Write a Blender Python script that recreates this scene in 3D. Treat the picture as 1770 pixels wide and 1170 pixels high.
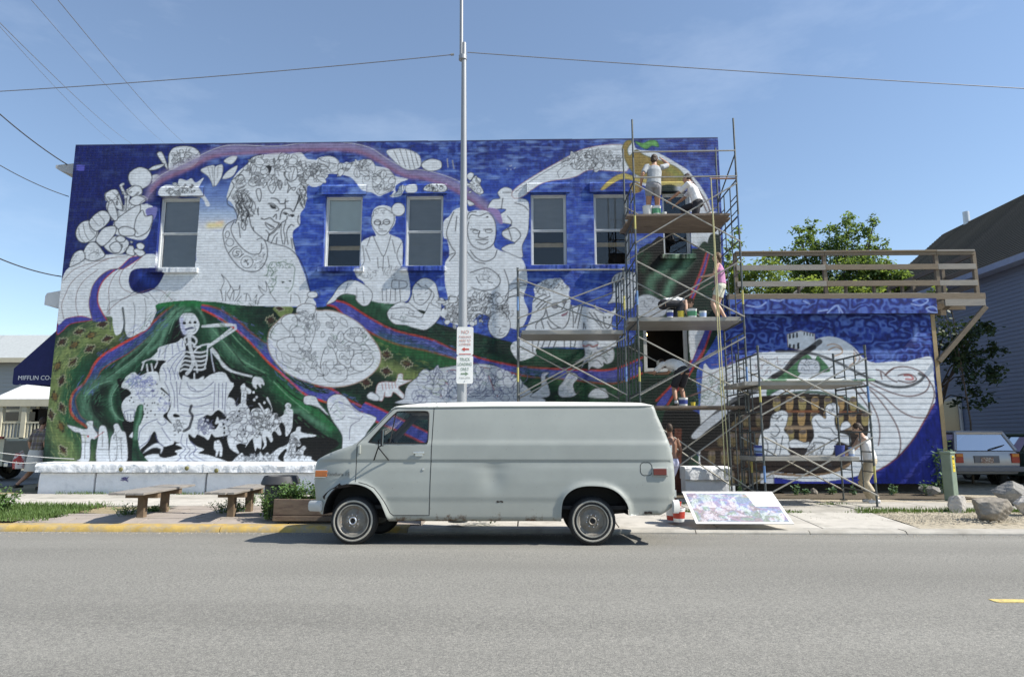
import bpy, bmesh, math, random
import numpy as np
from mathutils import Vector, Matrix, Quaternion
from mathutils.geometry import delaunay_2d_cdt, tessellate_polygon

for o in list(bpy.data.objects): bpy.data.objects.remove(o, do_unlink=True)
scene = bpy.context.scene
COL = scene.collection
random.seed(11)
R = math.radians

# ------------------------------------------------------------------ camera
EYE = 1.41
TILT, YAW = math.atan(170/1130.8), R(1.5)
cam_data = bpy.data.cameras.new('camera'); cam = bpy.data.objects.new('camera', cam_data); COL.objects.link(cam)
cam_data.sensor_width = 36; cam_data.lens = 23.0; cam_data.clip_start = .1; cam_data.clip_end = 3000
cam.location = (0, 0, EYE); cam.rotation_euler = (R(90)+TILT, 0, YAW)
scene.camera = cam

# ------------------------------------------------------------------ sky, sun, exposure
SUN_DIR = Vector((.95, -.205, 1.0)).normalized()
SUN_EL = math.asin(SUN_DIR.z); SUN_ROT = math.atan2(SUN_DIR.x, SUN_DIR.y)
world = bpy.data.worlds.new('World'); scene.world = world; world.use_nodes = True
nt = world.node_tree; nt.nodes.clear()
def wn(t, **k):
    n = nt.nodes.new(t)
    for a, b in k.items(): setattr(n, a, b)
    return n
sky = wn('ShaderNodeTexSky', sky_type='NISHITA', sun_disc=False, sun_elevation=SUN_EL, sun_rotation=SUN_ROT, altitude=260, air_density=1.15, dust_density=.15, ozone_density=2.6)
bg = wn('ShaderNodeBackground'); bg.inputs['Strength'].default_value = .108
out = wn('ShaderNodeOutputWorld')
tc = wn('ShaderNodeTexCoord'); mp = wn('ShaderNodeMapping'); mp.inputs['Scale'].default_value = (1.1, 1.1, 3.2); mp.inputs['Rotation'].default_value = (.0, .25, .35); mp.inputs['Location'].default_value = (.55, .2, .35)
ns = wn('ShaderNodeTexNoise'); ns.inputs['Scale'].default_value = 1.5; ns.inputs['Detail'].default_value = 7; ns.inputs['Roughness'].default_value = .62
rp = wn('ShaderNodeValToRGB'); rp.color_ramp.elements[0].position = .50; rp.color_ramp.elements[0].color = (.05, .05, .05, 1); rp.color_ramp.elements[1].position = .86; rp.color_ramp.elements[1].color = (.34, .34, .34, 1)
mx = wn('ShaderNodeMixRGB'); mx.inputs['Color2'].default_value = (6.6, 7.4, 8.6, 1)
L = nt.links.new
L(tc.outputs['Generated'], mp.inputs['Vector']); L(mp.outputs['Vector'], ns.inputs['Vector']); L(ns.outputs['Fac'], rp.inputs['Fac'])
L(rp.outputs['Color'], mx.inputs['Fac']); L(sky.outputs['Color'], mx.inputs['Color1']); L(mx.outputs['Color'], bg.inputs['Color']); L(bg.outputs['Background'], out.inputs['Surface'])
sl = bpy.data.lights.new('sun', 'SUN'); sl.energy = 4.8; sl.angle = R(.53); sl.color = (1.0, .955, .87)
sun = bpy.data.objects.new('sun', sl); COL.objects.link(sun); sun.rotation_euler = SUN_DIR.to_track_quat('Z', 'Y').to_euler(); sun.location = SUN_DIR*60
scene.view_settings.view_transform = 'Standard'; scene.view_settings.look = 'None'
scene.view_settings.exposure = .62; scene.view_settings.gamma = 1; scene.view_settings.use_curve_mapping = False

# ------------------------------------------------------------------ pixel directions to places (wall, ground)
_F, _CX, _CY = 1130.8, 885, 585
_fw = np.array([-math.sin(YAW)*math.cos(TILT), math.cos(YAW)*math.cos(TILT), math.sin(TILT)])
_rt = np.array([math.cos(YAW), math.sin(YAW), 0]); _up = np.cross(_rt, _fw); _C = np.array([0, 0, EYE])
def ray(x, y): return _fw*_F+_rt*(x-_CX)-_up*(y-_CY)
def onY(x, y, Y): d = ray(x, y); return _C+d*(Y/d[1])
def onZ(x, y, z=0): d = ray(x, y); return _C+d*((z-EYE)/d[2])

# ------------------------------------------------------------------ object helpers
def tag(o, label=None, cat=None, group=None, kind=None):
    for k, v in (('label', label), ('category', cat), ('group', group), ('kind', kind)):
        if v: o[k] = v
    return o
def thing(name, label, cat, loc=(0, 0, 0), group=None):
    o = bpy.data.objects.new(name, None); COL.objects.link(o); o.location = loc; o.empty_display_size = .2
    return tag(o, label, cat, group)
def put(me, name, parent=None, mat=None, smooth=False):
    o = bpy.data.objects.new(name, me); COL.objects.link(o)
    if mat is not None and len(me.materials) == 0: me.materials.append(mat)
    if smooth: me.polygons.foreach_set('use_smooth', [True]*len(me.polygons))
    if parent is not None:
        o.parent = parent
        if parent.type == 'EMPTY': o.matrix_parent_inverse = Matrix.LocRotScale(parent.location, parent.rotation_euler, parent.scale).inverted()
    return o
def copy_tree(o, parent=None):
    c = o.copy(); COL.objects.link(c)
    if parent is not None: c.parent = parent
    for ch in list(o.children): copy_tree(ch, c)
    return c

class MB:
    def __init__(s): s.v = []; s.f = []
    def add(s, vs, fs):
        o = len(s.v); s.v += [tuple(v) for v in vs]; s.f += [tuple(i+o for i in f) for f in fs]; return s
    def box(s, c, d, M=None, rz=0, rx=0, ry=0):
        if M is None: M = Matrix.Rotation(rz, 3, 'Z') @ Matrix.Rotation(ry, 3, 'Y') @ Matrix.Rotation(rx, 3, 'X')
        c = Vector(c); x, y, z = d[0]/2, d[1]/2, d[2]/2
        vs = [c+M@Vector(q) for q in ((-x, -y, -z), (x, -y, -z), (x, y, -z), (-x, y, -z), (-x, -y, z), (x, -y, z), (x, y, z), (-x, y, z))]
        return s.add(vs, [(3, 2, 1, 0), (4, 5, 6, 7), (0, 1, 5, 4), (1, 2, 6, 5), (2, 3, 7, 6), (3, 0, 4, 7)])
    def beam(s, a, b, w, h, upv=(0, 0, 1)):
        a, b = Vector(a), Vector(b); z = (b-a); Ln = z.length; z.normalize(); x = Vector(upv).cross(z)
        if x.length < 1e-4: x = Vector((1, 0, 0))
        x.normalize(); y = z.cross(x)
        return s.box((a+b)/2, (w, h, Ln), Matrix((x, y, z)).transposed())
    def tube(s, pts, r, n=8, cap=True, r2=None, right=None):
        pts = [Vector(p) for p in pts]; N = len(pts)
        rr = list(r) if hasattr(r, '__len__') else [r]*N
        qq = rr if r2 is None else (list(r2) if hasattr(r2, '__len__') else [r2]*N)
        o = len(s.v); ref = Vector(right) if right is not None else None
        for i, p in enumerate(pts):
            t = (pts[min(i+1, N-1)]-pts[max(i-1, 0)])
            if t.length < 1e-7: t = Vector((0, 0, 1))
            t.normalize()
            if ref is None:
                ref = t.orthogonal()
            u = ref-t*ref.dot(t)
            if u.length < 1e-5: u = t.orthogonal()
            u.normalize(); w = t.cross(u)
            if right is None: ref = u
            for k in range(n):
                a = 2*math.pi*k/n; s.v.append(tuple(p+u*(rr[i]*math.cos(a))+w*(qq[i]*math.sin(a))))
        for i in range(N-1):
            for k in range(n):
                k2 = (k+1) % n; s.f.append((o+i*n+k, o+i*n+k2, o+(i+1)*n+k2, o+(i+1)*n+k))
        if cap:
            s.f.append(tuple(o+k for k in reversed(range(n)))); s.f.append(tuple(o+(N-1)*n+k for k in range(n)))
        return s
    def ball(s, c, r, nu=12, nv=8, M=None):
        c = Vector(c); r = (r, r, r) if not hasattr(r, '__len__') else r; o = len(s.v)
        for j in range(nv+1):
            t = math.pi*j/nv
            for i in range(nu):
                a = 2*math.pi*i/nu; q = Vector((r[0]*math.sin(t)*math.cos(a), r[1]*math.sin(t)*math.sin(a), r[2]*math.cos(t)))
                s.v.append(tuple(c+(M@q if M is not None else q)))
        for j in range(nv):
            for i in range(nu):
                i2 = (i+1) % nu; s.f.append((o+j*nu+i, o+(j+1)*nu+i, o+(j+1)*nu+i2, o+j*nu+i2))
        return s
    def lathe(s, prof, c=(0, 0, 0), axis='Z', n=24):
        c = Vector(c); o = len(s.v)
        for (r, h) in prof:
            for k in range(n):
                a = 2*math.pi*k/n; x, y = r*math.cos(a), r*math.sin(a)
                q = {'Z': (x, y, h), 'Y': (x, h, y), 'X': (h, x, y)}[axis]; s.v.append(tuple(c+Vector(q)))
        for j in range(len(prof)-1):
            for k in range(n):
                k2 = (k+1) % n; s.f.append((o+j*n+k, o+j*n+k2, o+(j+1)*n+k2, o+(j+1)*n+k))
        return s
    def prism(s, poly, y0, y1, plane='XZ'):
        n = len(poly); T = {'XZ': lambda a, b, d: (a, d, b), 'XY': lambda a, b, d: (a, b, d), 'YZ': lambda a, b, d: (d, a, b)}[plane]
        o = len(s.v); s.v += [T(a, b, y0) for a, b in poly]+[T(a, b, y1) for a, b in poly]
        s.f += [tuple(o+i for i in range(n)), tuple(o+n+i for i in reversed(range(n)))]
        s.f += [(o+i, o+n+i, o+n+(i+1) % n, o+(i+1) % n) for i in range(n)]
        return s
    def mesh(s, name):
        me = bpy.data.meshes.new(name); me.from_pydata(s.v, [], s.f); me.validate(); me.update(); return me
    def build(s, name, mat, parent=None, smooth=False, bevel=0, fix=True):
        me = s.mesh(name)
        if fix:
            bm = bmesh.new(); bm.from_mesh(me); bmesh.ops.recalc_face_normals(bm, faces=bm.faces); bm.to_mesh(me); bm.free()
        o = put(me, name, parent, mat, smooth)
        if smooth: 
            m = o.modifiers.new('es', 'EDGE_SPLIT'); m.split_angle = R(40)
        if bevel:
            m = o.modifiers.new('bv', 'BEVEL'); m.width = bevel; m.segments = 2; m.limit_method = 'ANGLE'
        return o

# ------------------------------------------------------------------ procedural materials
def lin(c): return tuple((q/12.92 if q <= .04045 else ((q+.055)/1.055)**2.4) for q in [x/255 for x in c])
MATS = {}
def mat(name, col, rough=.6, var=.18, scale=6, bump=0.0, bscale=40, metal=0, spec=.35, col2=None, c2pos=(.5, .7), c2scale=3, stretch=(1, 1, 1), detail=5, coat=0):
    if name in MATS: return MATS[name]
    m = bpy.data.materials.new(name); m.use_nodes = True; t = m.node_tree; b = t.nodes['Principled BSDF']; lk = t.links.new
    b.inputs['Roughness'].default_value = rough; b.inputs['Metallic'].default_value = metal; b.inputs['Specular IOR Level'].default_value = spec
    if coat: b.inputs['Coat Weight'].default_value = coat; b.inputs['Coat Roughness'].default_value = .108
    tcn = t.nodes.new('ShaderNodeTexCoord'); mpn = t.nodes.new('ShaderNodeMapping'); mpn.inputs['Scale'].default_value = stretch; lk(tcn.outputs['Object'], mpn.inputs['Vector'])
    n = t.nodes.new('ShaderNodeTexNoise'); n.inputs['Scale'].default_value = scale; n.inputs['Detail'].default_value = detail; n.inputs['Roughness'].default_value = .6; lk(mpn.outputs['Vector'], n.inputs['Vector'])
    r = t.nodes.new('ShaderNodeValToRGB'); r.color_ramp.elements[0].position = .25; r.color_ramp.elements[1].position = .75
    r.color_ramp.elements[0].color = (*[max(0, c*(1-var)) for c in col], 1); r.color_ramp.elements[1].color = (*[min(1, c*(1+var)) for c in col], 1)
    lk(n.outputs['Fac'], r.inputs['Fac']); src = r.outputs['Color']
    if col2 is not None:
        n2 = t.nodes.new('ShaderNodeTexNoise'); n2.inputs['Scale'].default_value = c2scale; n2.inputs['Detail'].default_value = 8; n2.inputs['Roughness'].default_value = .65; lk(mpn.outputs['Vector'], n2.inputs['Vector'])
        r2 = t.nodes.new('ShaderNodeValToRGB'); r2.color_ramp.elements[0].position = c2pos[0]; r2.color_ramp.elements[1].position = c2pos[1]; lk(n2.outputs['Fac'], r2.inputs['Fac'])
        mm = t.nodes.new('ShaderNodeMixRGB'); lk(r2.outputs['Color'], mm.inputs['Fac']); lk(src, mm.inputs['Color1']); mm.inputs['Color2'].default_value = (*col2, 1); src = mm.outputs['Color']
    lk(src, b.inputs['Base Color'])
    if bump:
        n3 = t.nodes.new('ShaderNodeTexNoise'); n3.inputs['Scale'].default_value = bscale; n3.inputs['Detail'].default_value = 6; lk(mpn.outputs['Vector'], n3.inputs['Vector'])
        bp = t.nodes.new('ShaderNodeBump'); bp.inputs['Strength'].default_value = .8; bp.inputs['Distance'].default_value = bump; lk(n3.outputs['Fac'], bp.inputs['Height']); lk(bp.outputs['Normal'], b.inputs['Normal'])
    MATS[name] = m; return m
def glass_mat(name, tint=(.9, .95, 1), refl=.12, rough=.02):
    if name in MATS: return MATS[name]
    m = bpy.data.materials.new(name); m.use_nodes = True; t = m.node_tree; t.nodes.clear(); lk = t.links.new
    o = t.nodes.new('ShaderNodeOutputMaterial'); tr = t.nodes.new('ShaderNodeBsdfTransparent'); gl = t.nodes.new('ShaderNodeBsdfGlossy'); fr = t.nodes.new('ShaderNodeFresnel'); mxn = t.nodes.new('ShaderNodeMixShader'); ad = t.nodes.new('ShaderNodeMath')
    tr.inputs['Color'].default_value = (*tint, 1); gl.inputs['Roughness'].default_value = rough; fr.inputs['IOR'].default_value = 1.5; ad.operation = 'ADD'; ad.inputs[1].default_value = refl; ad.use_clamp = True
    lk(fr.outputs['Fac'], ad.inputs[0]); lk(ad.outputs['Value'], mxn.inputs['Fac']); lk(tr.outputs['BSDF'], mxn.inputs[1]); lk(gl.outputs['BSDF'], mxn.inputs[2]); lk(mxn.outputs['Shader'], o.inputs['Surface'])
    MATS[name] = m; return m
def emit_mat(name, col, s):
    m = bpy.data.materials.new(name); m.use_nodes = True; b = m.node_tree.nodes['Principled BSDF']
    b.inputs['Base Color'].default_value = (*col, 1); b.inputs['Emission Color'].default_value = (*col, 1); b.inputs['Emission Strength'].default_value = s; return m

def text_obj(body, name, mat_, parent, loc, size, rot=(R(90), 0, 0), extrude=.001, align='CENTER', sx=1):
    cu = bpy.data.curves.new(name, 'FONT'); cu.body = body; cu.size = size; cu.extrude = extrude; cu.align_x = align; cu.align_y = 'CENTER'; cu.resolution_u = 3
    tmp = bpy.data.objects.new('tmp_text', cu); COL.objects.link(tmp)
    dg = bpy.context.evaluated_depsgraph_get(); me = bpy.data.meshes.new_from_object(tmp.evaluated_get(dg)); bpy.data.objects.remove(tmp, do_unlink=True); bpy.data.curves.remove(cu)
    me.name = name; me.materials.clear(); me.transform(Matrix.LocRotScale(Vector(loc), Matrix.Rotation(rot[2], 3, 'Z') @ Matrix.Rotation(rot[1], 3, 'Y') @ Matrix.Rotation(rot[0], 3, 'X'), Vector((sx, 1, 1))) if True else Matrix())
    return put(me, name, parent, mat_)
# ------------------------------------------------------------------ ground, street, kerb, pavement
KY, GUT, SWZ = 10.70, -.10, .04          # kerb face, gutter level, pavement level
def sheet(name, xs, ys, zf, m, parent=None, kind='structure'):
    nx, ny = len(xs), len(ys); v = [(x, y, zf(x, y)) for y in ys for x in xs]
    f = [(j*nx+i, j*nx+i+1, (j+1)*nx+i+1, (j+1)*nx+i) for j in range(ny-1) for i in range(nx-1)]
    me = bpy.data.meshes.new(name); me.from_pydata(v, [], f); me.update(); o = put(me, name, parent, m, True)
    if parent is None: o['kind'] = kind
    return o
m_dirt = mat('dry_earth', lin((150, 136, 108)), .95, .25, 1.2, .02, 30, col2=lin((92, 96, 60)), c2pos=(.5, .66), c2scale=.6)
sheet('ground', [-900, -300, -120, -60, -30, -12, 0, 8, 13, 20, 40, 80, 200, 900], [-300, -100, -40, -10, 0, 6, 10.78, 11.5, 12.7, 14, 18, 24, 40, 80, 200, 900], lambda x, y: -.30 if y < 12 else .005, m_dirt)

def asphalt():
    m = bpy.data.materials.new('asphalt'); m.use_nodes = True; t = m.node_tree; b = t.nodes['Principled BSDF']; lk = t.links.new; N = t.nodes.new
    b.inputs['Roughness'].default_value = .82; b.inputs['Specular IOR Level'].default_value = .35
    c = N('ShaderNodeTexCoord')
    def noise(sc, det=4, rough=.55, st=None):
        n = N('ShaderNodeTexNoise'); n.inputs['Scale'].default_value = sc; n.inputs['Detail'].default_value = det; n.inputs['Roughness'].default_value = rough
        if st: mm = N('ShaderNodeMapping'); mm.inputs['Scale'].default_value = st; lk(c.outputs['Object'], mm.inputs['Vector']); lk(mm.outputs['Vector'], n.inputs['Vector'])
        else: lk(c.outputs['Object'], n.inputs['Vector'])
        return n.outputs['Fac']
    def ramp(f, p0, c0, p1, c1):
        r = N('ShaderNodeValToRGB'); r.color_ramp.elements[0].position = p0; r.color_ramp.elements[1].position = p1; r.color_ramp.elements[0].color = (*c0, 1); r.color_ramp.elements[1].color = (*c1, 1); lk(f, r.inputs['Fac']); return r.outputs['Color']
    def mul(a, bb, mode='MULTIPLY', fac=1):
        x = N('ShaderNodeMixRGB'); x.blend_type = mode; x.inputs['Fac'].default_value = fac; lk(a, x.inputs['Color1'])
        if isinstance(bb, tuple): x.inputs['Color2'].default_value = (*bb, 1)
        else: lk(bb, x.inputs['Color2'])
        return x.outputs['Color']
    base = ramp(noise(.35, 3, .5, (.35, 1.6, 1)), .3, (.182, .177, .163), .72, (.240, .234, .216))
    lane = ramp(noise(.8, 2, .5, (.05, 1.0, 1)), .3, (.91, .91, .91), .7, (1.06, 1.06, 1.06))
    ch = ramp(noise(42, 4, .75), .32, (.66, .66, .66), .66, (1.30, 1.29, 1.26))
    ch2 = ramp(noise(120, 2, .6), .35, (.62, .62, .62), .68, (1.45, 1.43, 1.38))
    v = N('ShaderNodeTexVoronoi'); v.inputs['Scale'].default_value = 46; lk(c.outputs['Object'], v.inputs['Vector']); lg = ramp(v.outputs['Distance'], .09, (.30, .29, .27), .16, (0, 0, 0))
    tar = ramp(noise(2.6, 6, .75, (.6, 1, 1)), .63, (0, 0, 0), .80, (.50, .50, .50))
    s = mul(mul(mul(base, lane), ch), ch2); s = mul(s, lg, 'ADD', .5)
    x = N('ShaderNodeMixRGB'); lk(tar, x.inputs['Fac']); lk(s, x.inputs['Color1']); x.inputs['Color2'].default_value = (.07, .07, .068, 1); s = x.outputs['Color']
    # fine cracks
    cn = N('ShaderNodeTexVoronoi'); cn.feature = 'DISTANCE_TO_EDGE'; cn.inputs['Scale'].default_value = .42
    wob = N('ShaderNodeMixRGB'); wob.blend_type = 'LINEAR_LIGHT'; wob.inputs['Fac'].default_value = .12; nn = N('ShaderNodeTexNoise'); nn.inputs['Scale'].default_value = 2.2; nn.inputs['Detail'].default_value = 6
    lk(c.outputs['Object'], nn.inputs['Vector']); lk(c.outputs['Object'], wob.inputs['Color1']); lk(nn.outputs['Color'], wob.inputs['Color2']); lk(wob.outputs['Color'], cn.inputs['Vector'])
    cr = ramp(cn.outputs['Distance'], .0008, (.7, .7, .7), .003, (1, 1, 1)); s = mul(s, cr, 'MULTIPLY', .0)
    lk(s, b.inputs['Base Color'])
    bp = N('ShaderNodeBump'); bp.inputs['Distance'].default_value = .004; bp.inputs['Strength'].default_value = .9; lk(noise(85, 4, .7), bp.inputs['Height']); lk(bp.outputs['Normal'], b.inputs['Normal'])
    return m
m_asph = asphalt()
def road_z(x, y): return 0.0 if y <= 3 else (.03*(y-3)/5.3 if y <= 8.3 else .03+(GUT-.03)*(y-8.3)/(KY-8.3))
sheet('road', [-160, -60, -30, -15, -8, -4, 0, 4, 8, 15, 30, 60, 160], [-40, -12, -4, 0, 3, 5, 6, 7, 8.3, 9, 9.8, KY], road_z, m_asph)
sheet('side_street', [-23.5, -19, -14.9], [KY+.02, 14, 18, 24, 40, 90], lambda x, y: .018, m_asph)
m_yel = mat('road_paint_yellow', lin((206, 182, 112)), .8, .15, 20, col2=lin((120, 116, 104)), c2pos=(.52, .62), c2scale=18)
p = onZ(1716, 1042, 0); dash = MB(); dash.box((p[0]+1.5, p[1], road_z(0, p[1])+.003), (3.0, .105, .004)); o = dash.build('lane_marking', m_yel); o['kind'] = 'structure'

m_conc = mat('concrete', (.40, .375, .33), .9, .16, 3, .006, 60, col2=(.27, .25, .215), c2pos=(.48, .72), c2scale=1.6)
m_conc2 = mat('concrete_pale', (.47, .44, .39), .9, .14, 2.5, .006, 55, col2=(.30, .28, .24), c2pos=(.52, .75), c2scale=2.2)
m_paver = mat('pavement_slab', (.33, .285, .25), .9, .16, 3, .006, 50, col2=(.28, .245, .21), c2pos=(.5, .72), c2scale=2.4)
m_kyel = mat('kerb_yellow', lin((178, 150, 84)), .85, .22, 5, .008, 30, col2=(.29, .26, .21), c2pos=(.44, .68), c2scale=6)
# kerb stones
kroot = thing('kerb', 'long street kerb, yellow paint worn on half of it', 'kerb', (0, KY, SWZ)); kroot['kind'] = 'structure'; del kroot['label']; del kroot['category']
def kerb_piece(x0, x1, h, m, r=.05, dz=0):
    mb = MB(); prof = [(KY, GUT-.1), (KY+.015, GUT+.02), (KY+.03, h-r), (KY+.045, h-r*.4), (KY+.09, h), (KY+.30, h+.004), (KY+.30, GUT-.1)]
    n = 6; o = 0
    for i in range(n+1):
        x = x0+(x1-x0)*i/n; j = .008*math.sin(x*3.7)+.006*math.sin(x*9.1)
        mb.v += [(x, y+j*.6, z+(j*.5 if z > 0 else 0)+dz) for y, z in prof]
    q = len(prof)
    for i in range(n):
        for k in range(q-1): mb.f.append((i*q+k, (i+1)*q+k, (i+1)*q+k+1, i*q+k+1))
    mb.f += [tuple(range(q)), tuple(n*q+k for k in reversed(range(q)))]
    mb.build('kerb_stone', m, kroot, True)
edges = [-14.6, -11.4, -8.15, -4.98, -1.95]
for a, b in zip(edges[:-1], edges[1:]): kerb_piece(a+.008, b-.008, -.008, m_kyel)
for a, b in ((-1.95, .9), (.9, 2.62), (2.62, 4.4)): kerb_piece(a+.008, b-.008, -.045 if b > 1 else -.03, m_conc, .04)
for a, b in ((4.4, 5.9),): kerb_piece(a+.008, b-.008, -.05, m_conc, .04)
for a, b in ((5.9, 8.6), (8.6, 11.6), (11.6, 15), (15, 20)): kerb_piece(a+.008, b-.008, -.045, m_conc, .04)
# paved terrace and pavement slabs
pav = thing('pavement', '', '', (0, 12, 0)); pav['kind'] = 'structure'
def slab(x0, x1, y0, y1, m, z=SWZ, g=.011, zf=None):
    mb = MB(); dz = [random.uniform(-.004, .004) for _ in range(4)]; h = .12
    if zf is not None: dz[0] = dz[1] = zf-z
    x0 += g; x1 -= g; y0 += g; y1 -= g
    mb.add([(x0, y0, z-h), (x1, y0, z-h), (x1, y1, z-h), (x0, y1, z-h), (x0, y0, z+dz[0]), (x1, y0, z+dz[1]), (x1, y1, z+dz[2]), (x0, y1, z+dz[3])], [(3, 2, 1, 0), (4, 5, 6, 7), (0, 1, 5, 4), (1, 2, 6, 5), (2, 3, 7, 6), (3, 0, 4, 7)])
    mb.build('slab', m, pav, bevel=.006)
for j in range(7):                                   # terrace of narrow slabs by the benches
    y0 = 11.01+.34*j; x = -8.5+.42*j*.4-(.0 if j % 2 else .5)+.15*j
    while x < -1.9:
        slab(x, min(x+1.25, -1.8), y0, y0+.335, m_paver, zf=-.012 if j == 0 else None); x += 1.25
for x in np.arange(-14.4, 2.0, 1.56):                # walkway beside the wall
    slab(x, x+1.555, 13.42, 14.75, m_conc2); slab(x, x+1.555, 14.755, 16.0, m_conc)
xs_ = [-1.8, -.2, 1.45, 3.05, 4.72, 6.28]
for a, b in zip(xs_[:-1], xs_[1:]):
    for y0, y1 in ((11.01, 12.55), (12.56, 14.0), (14.01, 15.2)): slab(a, b, y0, y1, m_conc2 if (y0 < 12) else m_conc, SWZ-.006 if a > 4 else SWZ, zf=-.042 if y0 < 12 else None)
for a, b in ((6.29, 7.9), (7.9, 9.5), (9.5, 10.9)): slab(a, b, 13.05, 14.45, m_conc, SWZ+.004)
m_grav = mat('gravel', (.44, .385, .29), .95, .35, 60, .02, 90, col2=(.24, .21, .16), c2pos=(.5, .66), c2scale=9)
sheet('gravel_drive', [6.29, 8, 10, 12, 14, 17, 22], [11.0, 11.6, 12.4, 13.0, 14.5, 16, 16.6, 18.2, 22, 30], lambda x, y: (-.048 if y < 11.3 else .0 if y < 12 else .026)+min(max(0, y-16.6), 1.6)*.08+.004*math.sin(x*3+y*2), m_grav)
sheet('soil_strip', [2.7, 4, 6, 8, 10.2], [15.22, 15.6, 16.1, 16.62], lambda x, y: .045+.012*math.sin(x*5+y*3), mat('soil_strip', (.10, .08, .055), .95, .35, 8, .03, 24))

def grit(name, label, n, fn, s0, s1, m, seed):
    r = random.Random(seed); v = []; f = []
    for _ in range(n):
        x, y, z = fn(r); s = r.uniform(s0, s1); o = len(v); a = r.random()*6.28
        for k in range(4): t = a+k*1.571; v.append((x+s*math.cos(t)*r.uniform(.6, 1.2), y+s*math.sin(t)*r.uniform(.6, 1.2), z-.002))
        v.append((x, y, z+s*r.uniform(.4, .9))); f += [(o, o+1, o+4), (o+1, o+2, o+4), (o+2, o+3, o+4), (o+3, o, o+4)]
    me = bpy.data.meshes.new(name); me.from_pydata(v, [], f); me.update(); return tag(put(me, name, None, m), label, 'grit', None, 'stuff')
m_grit = mat('grit_stone', (.34, .30, .24), .95, .5, 40)
grit('gutter_grit', 'scattered grit and litter crumbs along the gutter of the street', 2600, lambda r: (lambda x, y: (x, y, road_z(x, y)))(r.uniform(-14, 12), KY-abs(r.gauss(0, .22))-.02), .004, .016, m_grit, 51)
grit('gravel_stones', 'loose gravel stones on the drive beside the boulders', 5000, lambda r: (r.uniform(6.3, 12), r.uniform(11.3, 13.0), .022), .006, .022, m_grav, 52)
grit('pavement_grit', 'crumbs of grit and dry leaves on the pavement slabs', 1500, lambda r: (r.uniform(-8, 6.2), r.uniform(11.4, 15.5), .042), .004, .012, m_grit, 53)
# ------------------------------------------------------------------ grass and weeds
def leaf_mat(name, c, var=.35, trans=.25):
    m = mat(name, c, .55, var, 3.5, spec=.3); t = m.node_tree; b = t.nodes['Principled BSDF']
    if 'sss' not in m: 
        o = t.nodes['Material Output']; tl = t.nodes.new('ShaderNodeBsdfTranslucent'); tl.inputs['Color'].default_value = (c[0]*1.6, c[1]*1.5, c[2]*.7, 1); mxn = t.nodes.new('ShaderNodeMixShader'); mxn.inputs['Fac'].default_value = trans
        t.links.new(b.outputs['BSDF'], mxn.inputs[1]); t.links.new(tl.outputs['BSDF'], mxn.inputs[2]); t.links.new(mxn.outputs['Shader'], o.inputs['Surface']); m['sss'] = 1
    return m
m_grass = leaf_mat('grass_green', (.10, .16, .045)); m_grass2 = leaf_mat('grass_dry', (.17, .17, .06))
m_weed = leaf_mat('weed_leaf', (.105, .185, .06)); m_stem = mat('green_stem', (.09, .13, .04), .7)
def grass_patch(pts_fn, n, hmin, hmax, name='grass', seed=1, label='grass', w=.008):
    r = random.Random(seed); v = []; f = []
    for _ in range(n):
        x, y, z = pts_fn(r); h = r.uniform(hmin, hmax); a = r.uniform(0, 6.28); dx, dy = math.cos(a), math.sin(a); b = r.uniform(.1, .6)*h; o = len(v)
        v += [(x-dy*w, y+dx*w, z), (x+dy*w, y-dx*w, z), (x+dx*b*.4+dy*w*.6, y+dy*b*.4-dx*w*.6, z+h*.6), (x+dx*b, y+dy*b, z+h)]
        f += [(o, o+1, o+2), (o, o+2, o+3)]
    me = bpy.data.meshes.new(name); me.from_pydata(v, [], f); me.update(); o = put(me, name, None, m_grass); return tag(o, label, 'grass', None, 'stuff')
def quadpts(A, B, C, D, z=.03, soft=.12):
    def f(r):
        u, w = r.random(), r.random(); x = (A[0]*(1-u)+B[0]*u)*(1-w)+(D[0]*(1-u)+C[0]*u)*w; y = (A[1]*(1-u)+B[1]*u)*(1-w)+(D[1]*(1-u)+C[1]*u)*w
        return x+r.gauss(0, soft), y+r.gauss(0, soft), z
    return f
g0, g1, g2, g3 = [onZ(*q, SWZ)[:2] for q in ((-60, 900), (20, 900), (132, 868), (-60, 866))]
tag(sheet('verge', [-14.4, -11, -8.6], [11.0, 12, 13.4], lambda x, y: .03, mat('verge_soil', (.11, .12, .05), .95, .3, 5, .02, 30)), kind='structure')
grass_patch(quadpts((-12.5, 11.05), (-8.15, 11.05), (-8.6, 13.35), (-13.5, 13.35), .03, .12), 12000, .03, .12, 'grass', 3, 'green grass verge between the yellow kerb and the walkway')
grass_patch(quadpts((6.2, 12.72), (9.6, 12.75), (9.6, 13.0), (6.2, 13.0), .02, .10), 1300, .03, .10, 'grass', 4, 'thin grass strip along the gravel beside the walkway')
grass_patch(lambda r: (r.uniform(-11.5, 1.5), 15.98+r.gauss(0, .05), .04), 1500, .02, .09, 'grass', 5, 'sparse grass growing along the foot of the white stone wall')
grass_patch(lambda r: (r.choice((4.72, 3.05, 6.28))+r.gauss(0, .18), r.choice((12.55, 14.0, 12.55))+r.gauss(0, .05), .03), 900, .02, .07, 'grass', 6, 'tufts of grass in the joints of the pavement under the scaffold')
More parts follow.
